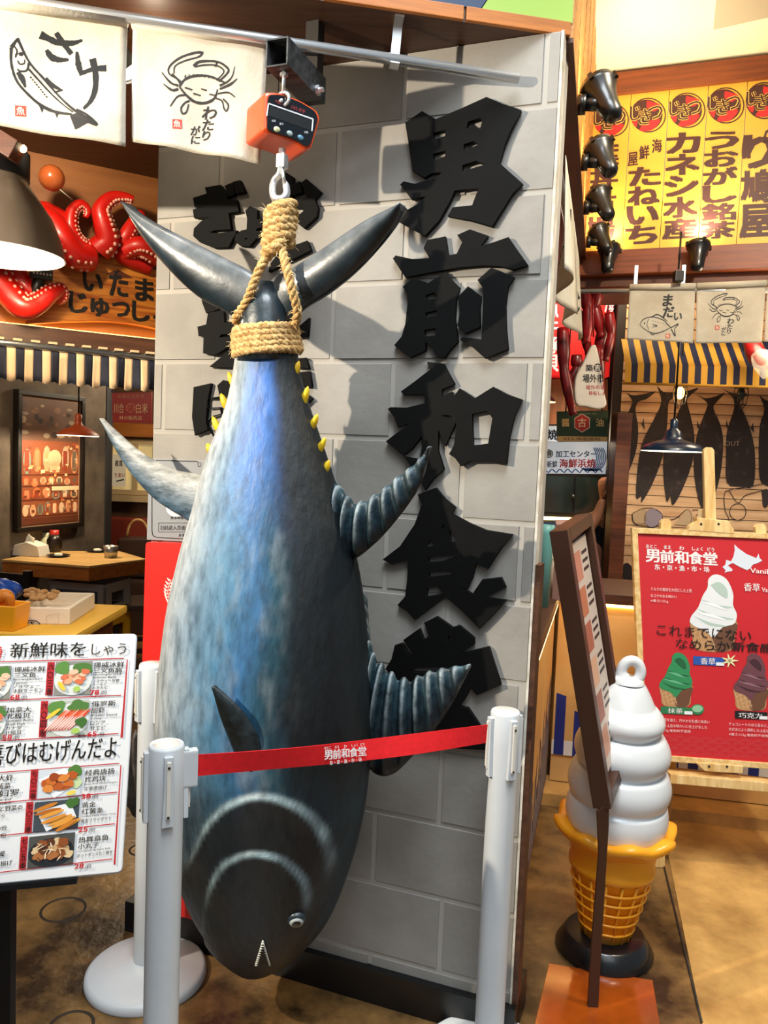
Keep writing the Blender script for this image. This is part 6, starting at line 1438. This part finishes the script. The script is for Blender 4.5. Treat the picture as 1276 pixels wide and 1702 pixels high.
L_([(530, 1500), (580, 1475), (640, 1470), (690, 1500), (690, 1540), (640, 1575), (545, 1555), (530, 1500)]); L_([(690, 1530), (760, 1530), (830, 1478), (855, 1510), (850, 1560)]); L_([(860, 1480), (910, 1480), (880, 1510)]); L_([(1276, 1330), (1180, 1350), (1060, 1370), (1035, 1400), (1040, 1480), (1060, 1530), (1035, 1560)]); L_([(1060, 1370), (1110, 1440), (1150, 1400), (1250, 1370)]); pr.stroke([(890 + (1110 + 45 * math.cos(a)) * .3025, 400 + (1490 + 45 * math.sin(a)) * .3025) for a in [i * .35 for i in range(19)]], 1.2, '2a2020')
pr.text('OUT', 1204, 733, 1229, 741, 'a08a78', .0, 1); pr.smooth(Zm([(1240, 1370), (1276, 1370), (1276, 1450), (1250, 1460)]), '2a2020', 0); pr.smooth(Zm([(455, 1800), (500, 1770), (530, 1800), (540, 1860), (470, 1860)]), '1c1413', 0)
pr.build('painted_lines', cbw)
mat('awn_yellow', 'd9a83c', .8, translucent=.2); mat('awn_navy', '141a3c', .8)
aA = at(1044, 636, 4.3); AW2 = Plane(aA, dirv(-8)); aw2 = thing('striped_awning', 'sloping yellow awning with navy stripes above the fish mural', 'awning', AW2.M)
uw = AW2.px(1057, 640)[0]; bp_ = AW2.px(1100, 640)[1]; sw2 = uw * 2 / 2 if uw > 0 else .045; sw2 = .033
hA = at(1100, 572, 4.45).z - aA.z
for k in range(40):
    x0 = -.02 + k * sw2; m = 'awn_navy' if k % 2 else 'awn_yellow'
    tp_ = hA + .03; mb = MB(AW2.M); mb.add([(x0, 0, 0), (x0 + sw2, 0, 0), (x0 + sw2, .10, -.01), (x0, .10, -.01), (x0 + sw2, tp_, -.22), (x0, tp_, -.22)], [(0, 1, 2, 3), (3, 2, 4, 5)]); mb.build('stripe', m, aw2, solid=.002)
MB(AW2.M).tube([(-.03, -.004, 0), (1.3, -.004, 0)], .007, 8).build('edge_tube', 'awn_yellow', aw2)
def caged(x, y, Y, lit, label):
    c = at(x, y, Y); t = thing('cage_lamp', label, 'lamp', c, 'caged bulb lamps over the mural'); T = Matrix.Translation(c); mb = MB(T)
    for k in range(8):
        a = 2 * math.pi * k / 8; mb.tube([(r * math.cos(a), r * math.sin(a), z) for r, z in ((.018, .075), (.035, .04), (.04, 0), (.03, -.05), (.012, -.075))], .0022, 5)
    for r, z in ((.035, .04), (.04, 0), (.03, -.05)): mb.tube([(r * math.cos(2 * math.pi * k / 16), r * math.sin(2 * math.pi * k / 16), z) for k in range(17)], .002, 5)
    mb.build('cage', 'frame_black', t); MB(T).tube([(0, 0, .07), (0, 0, .105)], .017, 12).build('socket', 'frame_black', t); MB(T).tube([(0, 0, .1), (0, 0, .55)], .004, 6).build('cord', 'frame_black', t)
    MB(T).ball((0, 0, .01), (.022, .022, .035), 14).build('bulb', 'bulb_warm' if lit else 'glass_dark', t)
    if lit: light('cage_lamp_light', 'POINT', c, 6, WARM2, size=.03)
caged(1130, 656, 4.35, True, 'caged bulb lamp glowing yellow in front of the fish mural'); caged(1231, 657, 4.35, False, 'unlit caged bulb lamp on the right in front of the fish mural')
mat('lamp_navy', '10243a', .3, coat=.4)
pendant('pendant_lamp', 'flat dark blue pendant lamp in front of the fish mural', at(1117, 750, 3.9), .152, .115, 'lamp_navy', 'lamp_white', SG.w(0, fb_).z + .02, energy=5, col=WARM, prof=[(1.0, 0), (.99, .10), (.86, .28), (.55, .42), (.33, .50), (.28, .62), (.24, .85), (.12, 1.0)])
pq_ = thing('wrapped_parcel', 'red wrapped bunch with clear plastic hanging at the right edge', 'parcel', at(1258, 585, 4.1)); mb = MB(); q = cr([at(1240, 560, 4.1), at(1252, 580, 4.08), at(1262, 598, 4.08), at(1274, 610, 4.1)], 6); mb.tube(q, [.02 + .03 * math.sin(math.pi * k / (len(q) - 1)) for k in range(len(q))], 12); mb.build('bundle', 'crab_red', pq_)
mb = MB(); q = cr([at(1256, 586, 4.02), at(1268, 600, 4.0), at(1280, 625, 4.0)], 6); mb.tube(q, [.015 + .04 * math.sin(math.pi * (k + 2) / (len(q) + 4)) for k in range(len(q))], 12); mb.build('film', mat('clear_film', 'c8c4ba', .15, alpha=.3), pq_)
light('counter_wash', 'POINT', (1.9, 3.9, 2.2), 18, WARM, size=.15)

bxp = at(1127, 458, 3.72); bx = thing('hanging_speaker', 'small black box hanging above the sea bream curtain', 'speaker', (bxp.x, 3.72, bxp.z - .04)); MB().box((bxp.x - .02, 3.70, bxp.z - .03), (bxp.x + .02, 3.74, bxp.z + .02), bev=.004).build('box', 'frame_black', bx); MB().tube([(bxp.x, 3.72, bxp.z + .03), (bxp.x, 3.72, bxp.z + .2)], .005, 8).build('hanger', 'frame_black', bx)
# ================================================================ easel with red poster
mat('pine_pale', 'e8c98e', .55, col2='cfa35e', scale=4, stretch=(10, 10, .5), lo=.4, hi=.65); mat('poster_red', 'c8242c', .5)
EZ = Plane(at(1068, 1262, 2.92), dirv(-3), Vector((0, .13, 1)))
ez = thing('easel', 'pale pine easel standing in front of the counter', 'easel', fl(1092, 1440))
def bar(a, b, w, th, h, name, m='pine_pale', parent=None, pl=EZ, rnd_=.004):
    A = Vector(pl.px(*a, h)); B = Vector(pl.px(*b, h)); d = (B - A).normalized(); n = Vector((-d.y, d.x)) * w / 2
    return MB(pl.M).prism([tuple(A + n), tuple(A - n), tuple(B - n), tuple(B + n)], h - th, h).build(name, m, parent, bevel=rnd_)
ft0 = fl(1094, 1440); ft1 = fl(1300, 1462)
tz_ = lambda p: p
topc = EZ.w(*EZ.px(1178, 742, -.03), -.03); 
for fp, tx in ((ft0, (1105, 872)), (ft1, (1262, 880))):
    tp = EZ.w(*EZ.px(*tx, -.02), -.02); mid = tp
    d = (tp - fp); x = d.normalized(); s_ = Vector((1, 0, 0)); s_ = (s_ - x * s_.dot(x)).normalized(); n_e = x.cross(s_)
    T = Matrix.Translation(fp) @ Matrix((s_, x, n_e)).transposed().to_4x4(); L = d.length
    MB(T).prism([(-.021, 0), (.021, 0), (.021, L + .01), (.012, L + .022), (-.012, L + .022), (-.021, L + .01)], -.012, .012).build('leg', 'pine_pale', ez, bevel=.002)
rear = Vector((topc.x + .02, topc.y + .22, 0)); MB().tube([rear, topc + Vector((0, .03, -.25))], .014, 8).build('rear_leg', 'pine_pale', ez)
mh = EZ.px(1182, 742, .0); ml = EZ.px(1196, 1300, .0)
MB(EZ.M).prism([(mh[0] - .021, mh[1] - .012), (mh[0] - .012, mh[1]), (mh[0] + .012, mh[1]), (mh[0] + .021, mh[1] - .012), (ml[0] + .021, ml[1]), (ml[0] - .021, ml[1])], -.046, -.024).build('mast', 'pine_pale', ez, bevel=.002)
cb0 = [EZ.px(*p, .01) for p in ((1142, 882), (1145, 874), (1156, 866), (1156, 860), (1210, 866), (1212, 872), (1218, 880), (1218, 888))]
cb_ = MB(EZ.M).prism(cb0, -.024, .022).build('top_clamp', 'pine_pale', ez, bevel=.003)
for x in (1165, 1194): u_, v_ = EZ.px(x, 871, .022); MB(EZ.M).ball((u_, v_, .022), .005, 8).build('screw', 'frame_black', cb_)
s0, s1 = EZ.px(1108, 1281), EZ.px(1330, 1301)
MB(EZ.M).prism([(s0[0], s0[1]), (s1[0], s1[1]), (s1[0], s1[1] - .036), (s0[0], s0[1] - .036)], -.03, .045).build('shelf', 'pine_pale', ez, bevel=.003)
lc = MB(EZ.M).prism([EZ.px(*p, .02) for p in ((1154, 1266), (1234, 1272), (1232, 1285), (1170, 1281), (1162, 1274))], .0, .03).build('lower_clamp', 'pine_pale', ez, bevel=.003)
for x in (1178, 1208): u_, v_ = EZ.px(x, 1274, .03); MB(EZ.M).ball((u_, v_, .03), .005, 8).build('screw', 'frame_black', lc)
MB().tube([fl(1089, 1330, .18), fl(1096, 1260, .34)], .011, 8).build('brace', 'orange_wood', ez)
pst = thing('poster_board', 'red ice cream poster in a pale wooden frame on the easel', 'poster', EZ.M)
c_ = [Vector(EZ.px(*p, .012)) for p in ((1049, 877), (1330, 889), (1336, 1282), (1066, 1262))]
def quad_frame(pl, c, w, h0, h1, m, parent, name='frame'):
    cen = sum(c, Vector((0, 0))) / 4; inn = []
    for i in range(4):
        a = (c[i - 1] - c[i]).normalized(); b = (c[(i + 1) % 4] - c[i]).normalized(); inn.append(c[i] + a * w + b * w)
    for i in range(4):
        j = (i + 1) % 4; MB(pl.M).prism([tuple(c[i]), tuple(c[j]), tuple(inn[j]), tuple(inn[i])], h0, h1).build(name, m, parent, bevel=.002)
    return inn
inn = quad_frame(EZ, c_, .022, -.008, .020, 'pine_pale', pst)
MB(EZ.M).prism([tuple(p) for p in inn], -.006, .010).build('sheet', 'poster_red', pst)
EP = EZ.up(.0105); pr = Print(EP, .0005, .0004)
K8 = .27034
def e2(x, y): return (1040 + x * K8, 860 + y * K8)
def et(t, x, y, w, h, c='efe6e6', b=.015, lay=8, sl=.05): pr.text(t, 0, 0, 0, 0, c, b, lay, quad=(e2(x, y), e2(x + w, y + sl * w), e2(x + w, y + h + sl * w), e2(x, y + h)))
q = [e2(*p) for p in ((118, 165), (560, 188), (566, 340), (122, 318))]; logo(pr, *q[0], *q[1], *q[2], *q[3], 'efe6e6')
pr.poly([e2(*p) for p in ((665, 165), (690, 190), (740, 225), (800, 250), (815, 222), (820, 250), (838, 265), (810, 280), (780, 290), (765, 310), (745, 325), (700, 305), (655, 280), (625, 295), (655, 320), (650, 330), (620, 335), (605, 340), (612, 325), (592, 305), (610, 290), (615, 260), (645, 270), (660, 240), (668, 200))], 'd9e0ea', 2)
et('Vanilla', 760, 310, 150, 30, 'efe6e6', .02, 8, .08); et('香草', 722, 402, 100, 50); et('Vanilla', 832, 430, 90, 28, 'efe6e6', .005)
for t, x, y, w, h in (('ミルクの風味を大切にした上質', 152, 428, 250, 22), ('なコクのある味わい', 150, 470, 160, 20), ('※重さ:121g', 150, 502, 108, 20), ('抹茶を選え、円やかな乳感に味良い', 212, 1232, 300, 20), ('ある上品な味わいに仕上げました', 212, 1266, 285, 20), ('113g 着色料不使用', 222, 1298, 172, 20), ('チョコレートのほろ苦みと、', 630, 1258, 240, 20), ('さがほどよく調和した上品な', 630, 1290, 245, 20), ('※重さ:113g 着色料不使用', 630, 1322, 240, 20)): et(t, x, y, w, h, 'e8d4d4', .004)
for r in range(5):
    for k in range(9):
        cx, cy = 250 + k * 80 + (40 if r % 2 else 0), 1360 + r * 24 + k * 4
        for rad in (36, 22): pr.stroke([e2(cx + rad * math.cos(a), cy - rad * .55 * math.sin(a)) for a in [math.pi * i / 8 for i in range(9)]], .55, 'd4545a', 1, n=1)
def cone(x, y, s, base, lo, hi, wr=('b98a5c', '6a4632')):
    P = lambda a, b: e2(x + a * s, y + b * s)
    pr.smooth([P(-.5, .02), P(-.42, -.02), P(-.2, .12), P(.1, .02), P(.5, .0), P(.46, .3), P(.36, .62), P(-.34, .60), P(-.44, .3)], wr[0], 1)
    pr.smooth([P(.05, .1), P(.5, .04), P(.44, .34), P(.35, .6), P(.0, .6)], wr[1], 2)
    for k in range(4): pr.stroke([P(-.44 + .12 * k, .12), P(-.32 + .12 * k, .58)], .8, 'd9b489', 3); pr.stroke([P(-.42 + .08 * k, .25 + .1 * k), P(-.1 + .05 * k, .12 + .12 * k)], .8, 'd9b489', 3)
    pr.smooth([P(-.5, .0), P(-.46, -.12), P(-.32, -.3), P(-.22, -.55), P(-.12, -.72), P(-.1, -.9), P(.05, -1.0), P(.28, -.9), P(.42, -.6), P(.42, -.35), P(.5, -.15), P(.44, .05), P(.2, .12), P(0, .34), P(-.15, .2), P(-.4, .1)], base, 4)
    for a, b, c, d in ((-.36, -.28, .45, -.05), (-.28, -.48, .42, -.3), (-.42, -.12, .3, .1)): pr.smooth([P(a, b), P((a + c) / 2, (b + d) / 2 + .10), P(c, d), P((a + c) / 2, (b + d) / 2 + .03)], lo, 5)
    for a, b, c, d in ((-.38, -.2, .3, -.02), (-.26, -.42, .3, -.24)): pr.smooth([P(a, b), P((a + c) / 2, (b + d) / 2 + .02), P(c, d), P((a + c) / 2, (b + d) / 2 - .05)], hi, 6)
    pr.smooth([P(-.05, -.78), P(.12, -.84), P(.28, -.7), P(.3, -.5), P(.18, -.55), P(.05, -.66)], lo, 6)
cone(535, 640, 290, 'e4e8ea', 'b4c8be', 'f6f8f8'); cone(305, 1035, 205, '2f8a56', '1c5e3a', '66b488'); cone(765, 1050, 215, '6a4048', '43252c', '8f6670')
for t, x, y, w, h, c in (('香草', 412, 852, 190, 52, '2456a8'), ('抹茶', 212, 1160, 195, 44, '2a7a4c'), ('巧克力', 668, 1188, 200, 46, '16181c')):
    pr.poly([e2(x, y), e2(x + w, y + 10), e2(x + w, y + h + 10), e2(x, y + h)], c, 5); et(t, x + 44 if len(t) == 2 else x + 22, y + 10, 92 if len(t) == 2 else 145, h - 12, 'efe6e6', .01, 8, .04); pr.poly([e2(x + w - 50, y + h - 14), e2(x + w, y + h - 12), e2(x + w, y + h + 8), e2(x + w - 50, y + h + 6)], 'e8ecf0', 7)
for k in range(7): a = k * .9; pr.smooth([e2(635 + 8 * math.cos(a + 1.5), 880 + 8 * math.sin(a + 1.5)), e2(635 + 55 * math.cos(a), 880 + 45 * math.sin(a)), e2(635 - 8 * math.cos(a + 1.5), 880 - 8 * math.sin(a + 1.5))], 'e8e4b0', 8)
pr.disc(*e2(438, 1180), 11, '2a7a4c', 6, 9); pr.disc(*e2(438, 1175), 9, '8fc49a', 7, 6)
et('これまでにない', 188, 655, 580, 66, '1a1010', .006, 10, .07); et('なめらか', 305, 742, 330, 62, '1a1010', .006, 10, .06); et('新食感', 645, 762, 260, 56, '1a1010', .03, 10, .05)
pr.build('lettering', pst, label='white and black lettering with three ice cream cones')

# ================================================================ giant soft ice cream figure
mat('ice_white', 'd3d5d6', .34, coat=.2); mat('cone_orange', 'f2a21a', .4, coat=.2); mat('base_black', '0d0e10', .3, coat=.3)
ib = fl(1003, 1577); ic = thing('ice_cream_figure', 'giant white soft ice cream in an orange waffle cone on a black base', 'ice cream figure', ib); T = Matrix.Translation(ib); 
MB(T).lathe([(0, 0), (.150, 0), (.152, .01), (.125, .055), (.118, .06), (0, .06)], 56).build('base', 'base_black', ic)
T = T @ Matrix.Rotation(R_(1.6), 4, 'Y')
zc = lambda y: at(1010, y, ib.y).z
z0, zr, zrim = .058, zc(1440), zc(1375)
r0, r1 = .074, .126
cn = MB(T).lathe([(0, z0), (r0, z0), (r1 - .006, zr - .004), (r1 + .006, zr + .004), (r1 + .008, zr + .02), (r1 + .002, zr + .03), (.138, zrim - .03), (.142, zrim - .02)], 56).build('cone', 'cone_orange', ic)
mb = MB(T)
for k in range(16):
    a = 2 * math.pi * k / 16; mb.tube([((r0 + .002) * math.cos(a), (r0 + .002) * math.sin(a), z0 + .005), ((r1 - .004) * math.cos(a), (r1 - .004) * math.sin(a), zr - .004)], .0042, 6)
for k in range(1, 6):
    s = k / 6.0; r = r0 + (r1 - r0) * s + .002; mb.tube([(r * math.cos(2 * math.pi * j / 48), r * math.sin(2 * math.pi * j / 48), z0 + (zr - z0) * s) for j in range(49)], .0042, 6, cap=False)
mb.build('waffle_ribs', 'cone_orange', cn)
def rimP(a, r, z): k = 1 + .045 * math.cos(8 * a); return (r * k * math.cos(a), r * k * math.sin(a), z + .008 * math.cos(8 * a))
g = [[rimP(2 * math.pi * j / 96, r, z) for j in range(96)] for r, z in ((.125, zrim - .055), (.150, zrim - .035), (.178, zrim - .012), (.186, zrim + .004), (.184, zrim + .016), (.172, zrim + .020), (.14, zrim + .014))]
MB(T).grid(g, closev=True).build('rim', 'cone_orange', cn)
Rn = Plane(ib, (1, 0, 0)); zt = zc(1095)
tiers = [(1352, .150), (1300, .158), (1240, .150), (1185, .128), (1140, .098)]
pf = [(.14, zrim + .01)]
zs = [zrim + .015, zc(1324), zc(1271), zc(1213), zc(1169), zc(1130)]; rs = [.157, .158, .147, .122, .090]
for k in range(5):
    a, b = zs[k], zs[k + 1]; R = rs[k]; R2 = rs[k + 1] if k < 4 else .052
    for s in range(9):
        t = s / 8; q = math.sin(math.pi * (.12 + .80 * t)); pf.append((R2 * .92 + (R - R2 * .92) * q if k < 4 else .046 + (R - .046) * (1 - t) ** .8, a + (b - a) * t))
g = []
for i, (r, z) in enumerate(pf):
    row = []
    for j in range(64):
        an = 2 * math.pi * j / 64; tw = .012 * (j / 64.0) * (1 if 2 < i < len(pf) - 2 else 0)
        row.append((r * math.cos(an), r * math.sin(an), z + .010 * math.sin(an)))
    g.append(row)
sw_ = MB(T).grid(g, closev=True); sw_.build('swirl', 'ice_white', ic)
# curl with a hole at the tip
zt0 = zs[-1]; MB(T).lathe([(.049, zt0 - .006), (.044, zt0 + .008), (.03, zt0 + .014), (0, zt0 + .016)], 32).build('tip', 'ice_white', ic)
cc_ = at(1035, 1115, ib.y) - ib; q = []
for k in range(27):
    a = R_(215 - 300 * k / 26); R = .032 - .004 * k / 26; q.append(cc_ + Vector((R * math.cos(a) * .95, -.01 * k / 26, R * math.sin(a) * 1.15)))
q = [cc_ + Vector((-.028, .01, -.085)), cc_ + Vector((-.034, .005, -.05))] + q; n = len(q)
MB(T).tube(q, [.034 - .0175 * min(1, k / 5) for k in range(n)], 16).build('curl', 'ice_white', ic)

# ================================================================ brown sign stand seen from the side
mat('bronze_metal', '4c3022', .4, .3); mat('base_copper', 'a04a14', .12, .0, col2='8a3c0e', scale=8, coat=.8); mat('stand_glass', 'a8a8a0', .15, coat=.4)
sb = fl(978, 1690); std = thing('sign_stand', 'brown metal sign stand with tilted frame seen from the side', 'sign stand', sb)
bq = [fl(912, 1604), fl(1084, 1632), fl(1110, 1790), fl(880, 1740)]
mb = MB(); mb.prism([(p.x, p.y) for p in bq], 0.0, .006); mb.build('base_plate', 'base_copper', std, bevel=.001)
pz = lambda x, y, Y=2.2: at(x, y, Y)
Y0 = 2.12
def plate(pts, Y, d, name, m):
    mb = MB(); P = [at(x, y, Y) for x, y in pts]; mb.prism([(p.x, p.z) for p in P], -Y - d, -Y, Matrix.Rotation(R_(90), 4, 'X')); return mb.build(name, m, std, bevel=.002)
plate([(975, 1700), (993, 1702), (1001, 1550), (1012, 1372), (1012, 1330), (992, 1350), (995, 1420), (984, 1560)], Y0, .012, 'post', 'bronze_metal')
# tilted frame: near and far stiles, rails and picture between
tA, tB = at(930, 882, Y0), at(1003, 1345, Y0); ax = (tA - tB).normalized(); dp = Vector((.45, .90, 0)).normalized(); dp = (dp - ax * dp.dot(ax)).normalized()
FR = Plane(tB, dp, ax); Lf = (tA - tB).length; Wd = .34
fw = .036
fr = [((0, 0), (fw, Lf)), ((Wd - fw, 0), (Wd, Lf))]
for (a, b), (c, d) in fr: MB(FR.M).box((a, b, -.030), (c, d, .020), bev=.003).build('frame', 'bronze_metal', std)
for b, d in ((0, fw), (Lf - fw, Lf)): MB(FR.M).box((fw, b, -.030), (Wd - fw, d, .020), bev=.003).build('frame', 'bronze_metal', std)
MB(FR.M).box((fw, fw, -.022), (Wd - fw, Lf - fw, -.004)).build('picture_back', 'bronze_metal', std)
pr = Print(FR, .0, .0006)
pr.poly([(fw + .01, fw + .02), (Wd - fw - .01, fw + .02), (Wd - fw - .01, Lf - fw - .02), (fw + .01, Lf - fw - .02)], 'c9b9ac', 0, px=False)
for k in range(6):
    v0 = Lf - fw - .05 - k * .105
    pr.poly([(fw + .03, v0 - .085), (Wd * .55, v0 - .085), (Wd * .55, v0), (fw + .03, v0)], ['c0806a', 'b8704c', 'a8604a', 'd0a080', '9a5a44', 'c08a70'][k], 1, px=False)
    for e in range(3): pr.poly([(Wd * .6, v0 - .02 - e * .025), (Wd - fw - .03, v0 - .02 - e * .025), (Wd - fw - .03, v0 - .01 - e * .025), (Wd * .6, v0 - .01 - e * .025)], '3a2c26', 1, px=False)
pr.build('picture_print', std)

# ================================================================ on and at the counters
mat('teal_plastic', '6aa8a4', .4); mat('cup_clear', 'd8d0c4', .2, alpha=.75); mat('coffee', '6a3c26', .4); mat('carton', 'b08a80', .7)
def ontop(x, y): return fl(x, y, HK)
def lathe_thing(name, label, cat, p, prof, m, n=28, part='body'):
    t = thing(name, label, cat, p); MB(Matrix.Translation(p)).lathe(prof, n).build(part, m, t); return t
p = ontop(901, 1008); hT = at(901, 872, p.y).z - HK
lathe_thing('tumbler', 'tall pale teal tumbler on the worktop next to the block wall', 'tumbler', p, [(0, 0), (.026, 0), (.030, hT * .9), (.031, hT), (.027, hT), (.024, .01), (0, .01)], 'teal_plastic')
p = ontop(915, 984); hC = at(915, 922, p.y).z - HK
t = lathe_thing('takeaway_cup', 'clear takeaway cup of brown drink behind the tumbler', 'cup', p, [(0, 0), (.028, 0), (.036, hC * .93), (.034, hC * .93), (0, .008)], 'cup_clear'); T_ = Matrix.Translation(p)
MB(T_).lathe([(0, .009), (.0265, .009), (.031, hC * .45), (0, hC * .45)], 24).build('drink', 'coffee', t); MB(T_).lathe([(.038, hC * .9), (.038, hC * .95), (.030, hC), (0, hC)], 24).build('lid', 'plastic_white', t)
p = N1 + kd * .35 - LK.n * .18; p.z = HK
def carton(p, s, rot, m, label, grp='cartons on the worktop'):
    M = Matrix.Translation(p) @ Matrix.Rotation(R_(rot), 4, 'Z'); t = thing('carton', label, 'carton', M, grp); a, b, h = s; MB(M).box((-a, -b, 0), (a, b, h), bev=.003).build('box', m, t); MB(M).box((-a * .3, -b - .001, h * .1), (a * .3, -b, h * .95)).build('label_panel', mat('carton_label', 'd9c4b4', .6), t); MB(M).prism([(-a, 0), (a, 0), (a * .9, .03), (-a * .9, .03)], -b - .002, -b + .002, Matrix.Translation((0, 0, h)) @ Matrix.Rotation(R_(70), 4, 'X')).build('flap', m, t)
p = at(945, 905, 3.25); carton(Vector((p.x, 3.3, HK)), (.035, .03, at(945, 872, 3.3).z - HK), 25, 'carton', 'pinkish cardboard carton on the worktop behind the sign stand')
p = at(915, 885, 4.0); t = thing('price_card', 'small navy card with white lettering on the worktop behind the tumbler', 'card', (p.x, 4.0, HK)); CPn = Plane((p.x, 4.0, HK), (1, 0, 0)); ca, cb2 = CPn.px(893, 905), CPn.px(929, 868)
MB(CPn.M).box((ca[0], .0, -.01), (cb2[0], cb2[1], 0), bev=.002).build('card', 'navy_paint', t); pr = Print(CPn, .001); pr.text('ありがとう', 896, 873, 926, 883, 'e8e8e8', .02); pr.text('OPEN', 915, 890, 926, 896, 'd8d8d8', .0); pr.build('lettering', t)
# navy hatched wave pattern along the foot of both counter fronts
mat('pattern_white', 'e4e0d6', .6); mat('pattern_navy', '1c2a6a', .6)
PF = RK.up(-.0175); pr = Print(PF, .0004, .0003); pr.poly([(.0, .19), (1.7, .19), (1.7, .26), (0, .26)], 'e4e0d6', 0, px=False)
x = 0.01; i = 0
while x < 1.69:
    w = .045; hgt = .26 if x > .35 else .19 + .28 * (.5 + .5 * math.cos(i * 1.1))
    pr.poly([(x, .19), (x + w, .19), (x + w, hgt), (x, hgt + (.012 if x < .35 else 0))], '1c2a7a', 1, px=False); x += .085; i += 1
pr.poly([(.62, .24), (.68, .19), (.74, .24)], 'c8282c', 2, px=False); pr.build('painted_pattern', ctr2)
PF = LK.up(-.0175); pr = Print(PF, .0004, .0003); x = .02; i = 0
while x < LEN - .02:
    hgt = .16 + .36 * (x / LEN) + .10 * math.sin(i * 1.7); pr.poly([(x, .08), (x + .022, .08), (x + .022, hgt), (x, hgt + .02)], '1c2a6a', 0, px=False); pr.poly([(x + .026, .10), (x + .034, .10), (x + .034, hgt - .05), (x + .026, hgt - .04)], 'e4e0d6', 0, px=False); x += .042; i += 1
pr.build('painted_pattern', ctr)
p = fl(938, 1290, .02); wb = thing('white_bag', 'crumpled white paper bag on the floor behind the ice cream figure', 'bag', fl(936, 1290)); mb = MB(Matrix.Translation(fl(936, 1292)))
g = [[((.05 - .03 * i / 8) * (1 + .25 * math.sin(3 * a + i)) * math.cos(a), (.04 - .025 * i / 8) * math.sin(a), .14 * i / 8) for a in [2 * math.pi * j / 24 for j in range(24)]] for i in range(9)]
mb.grid(g, closev=True); mb.build('paper', 'bag_white', wb)
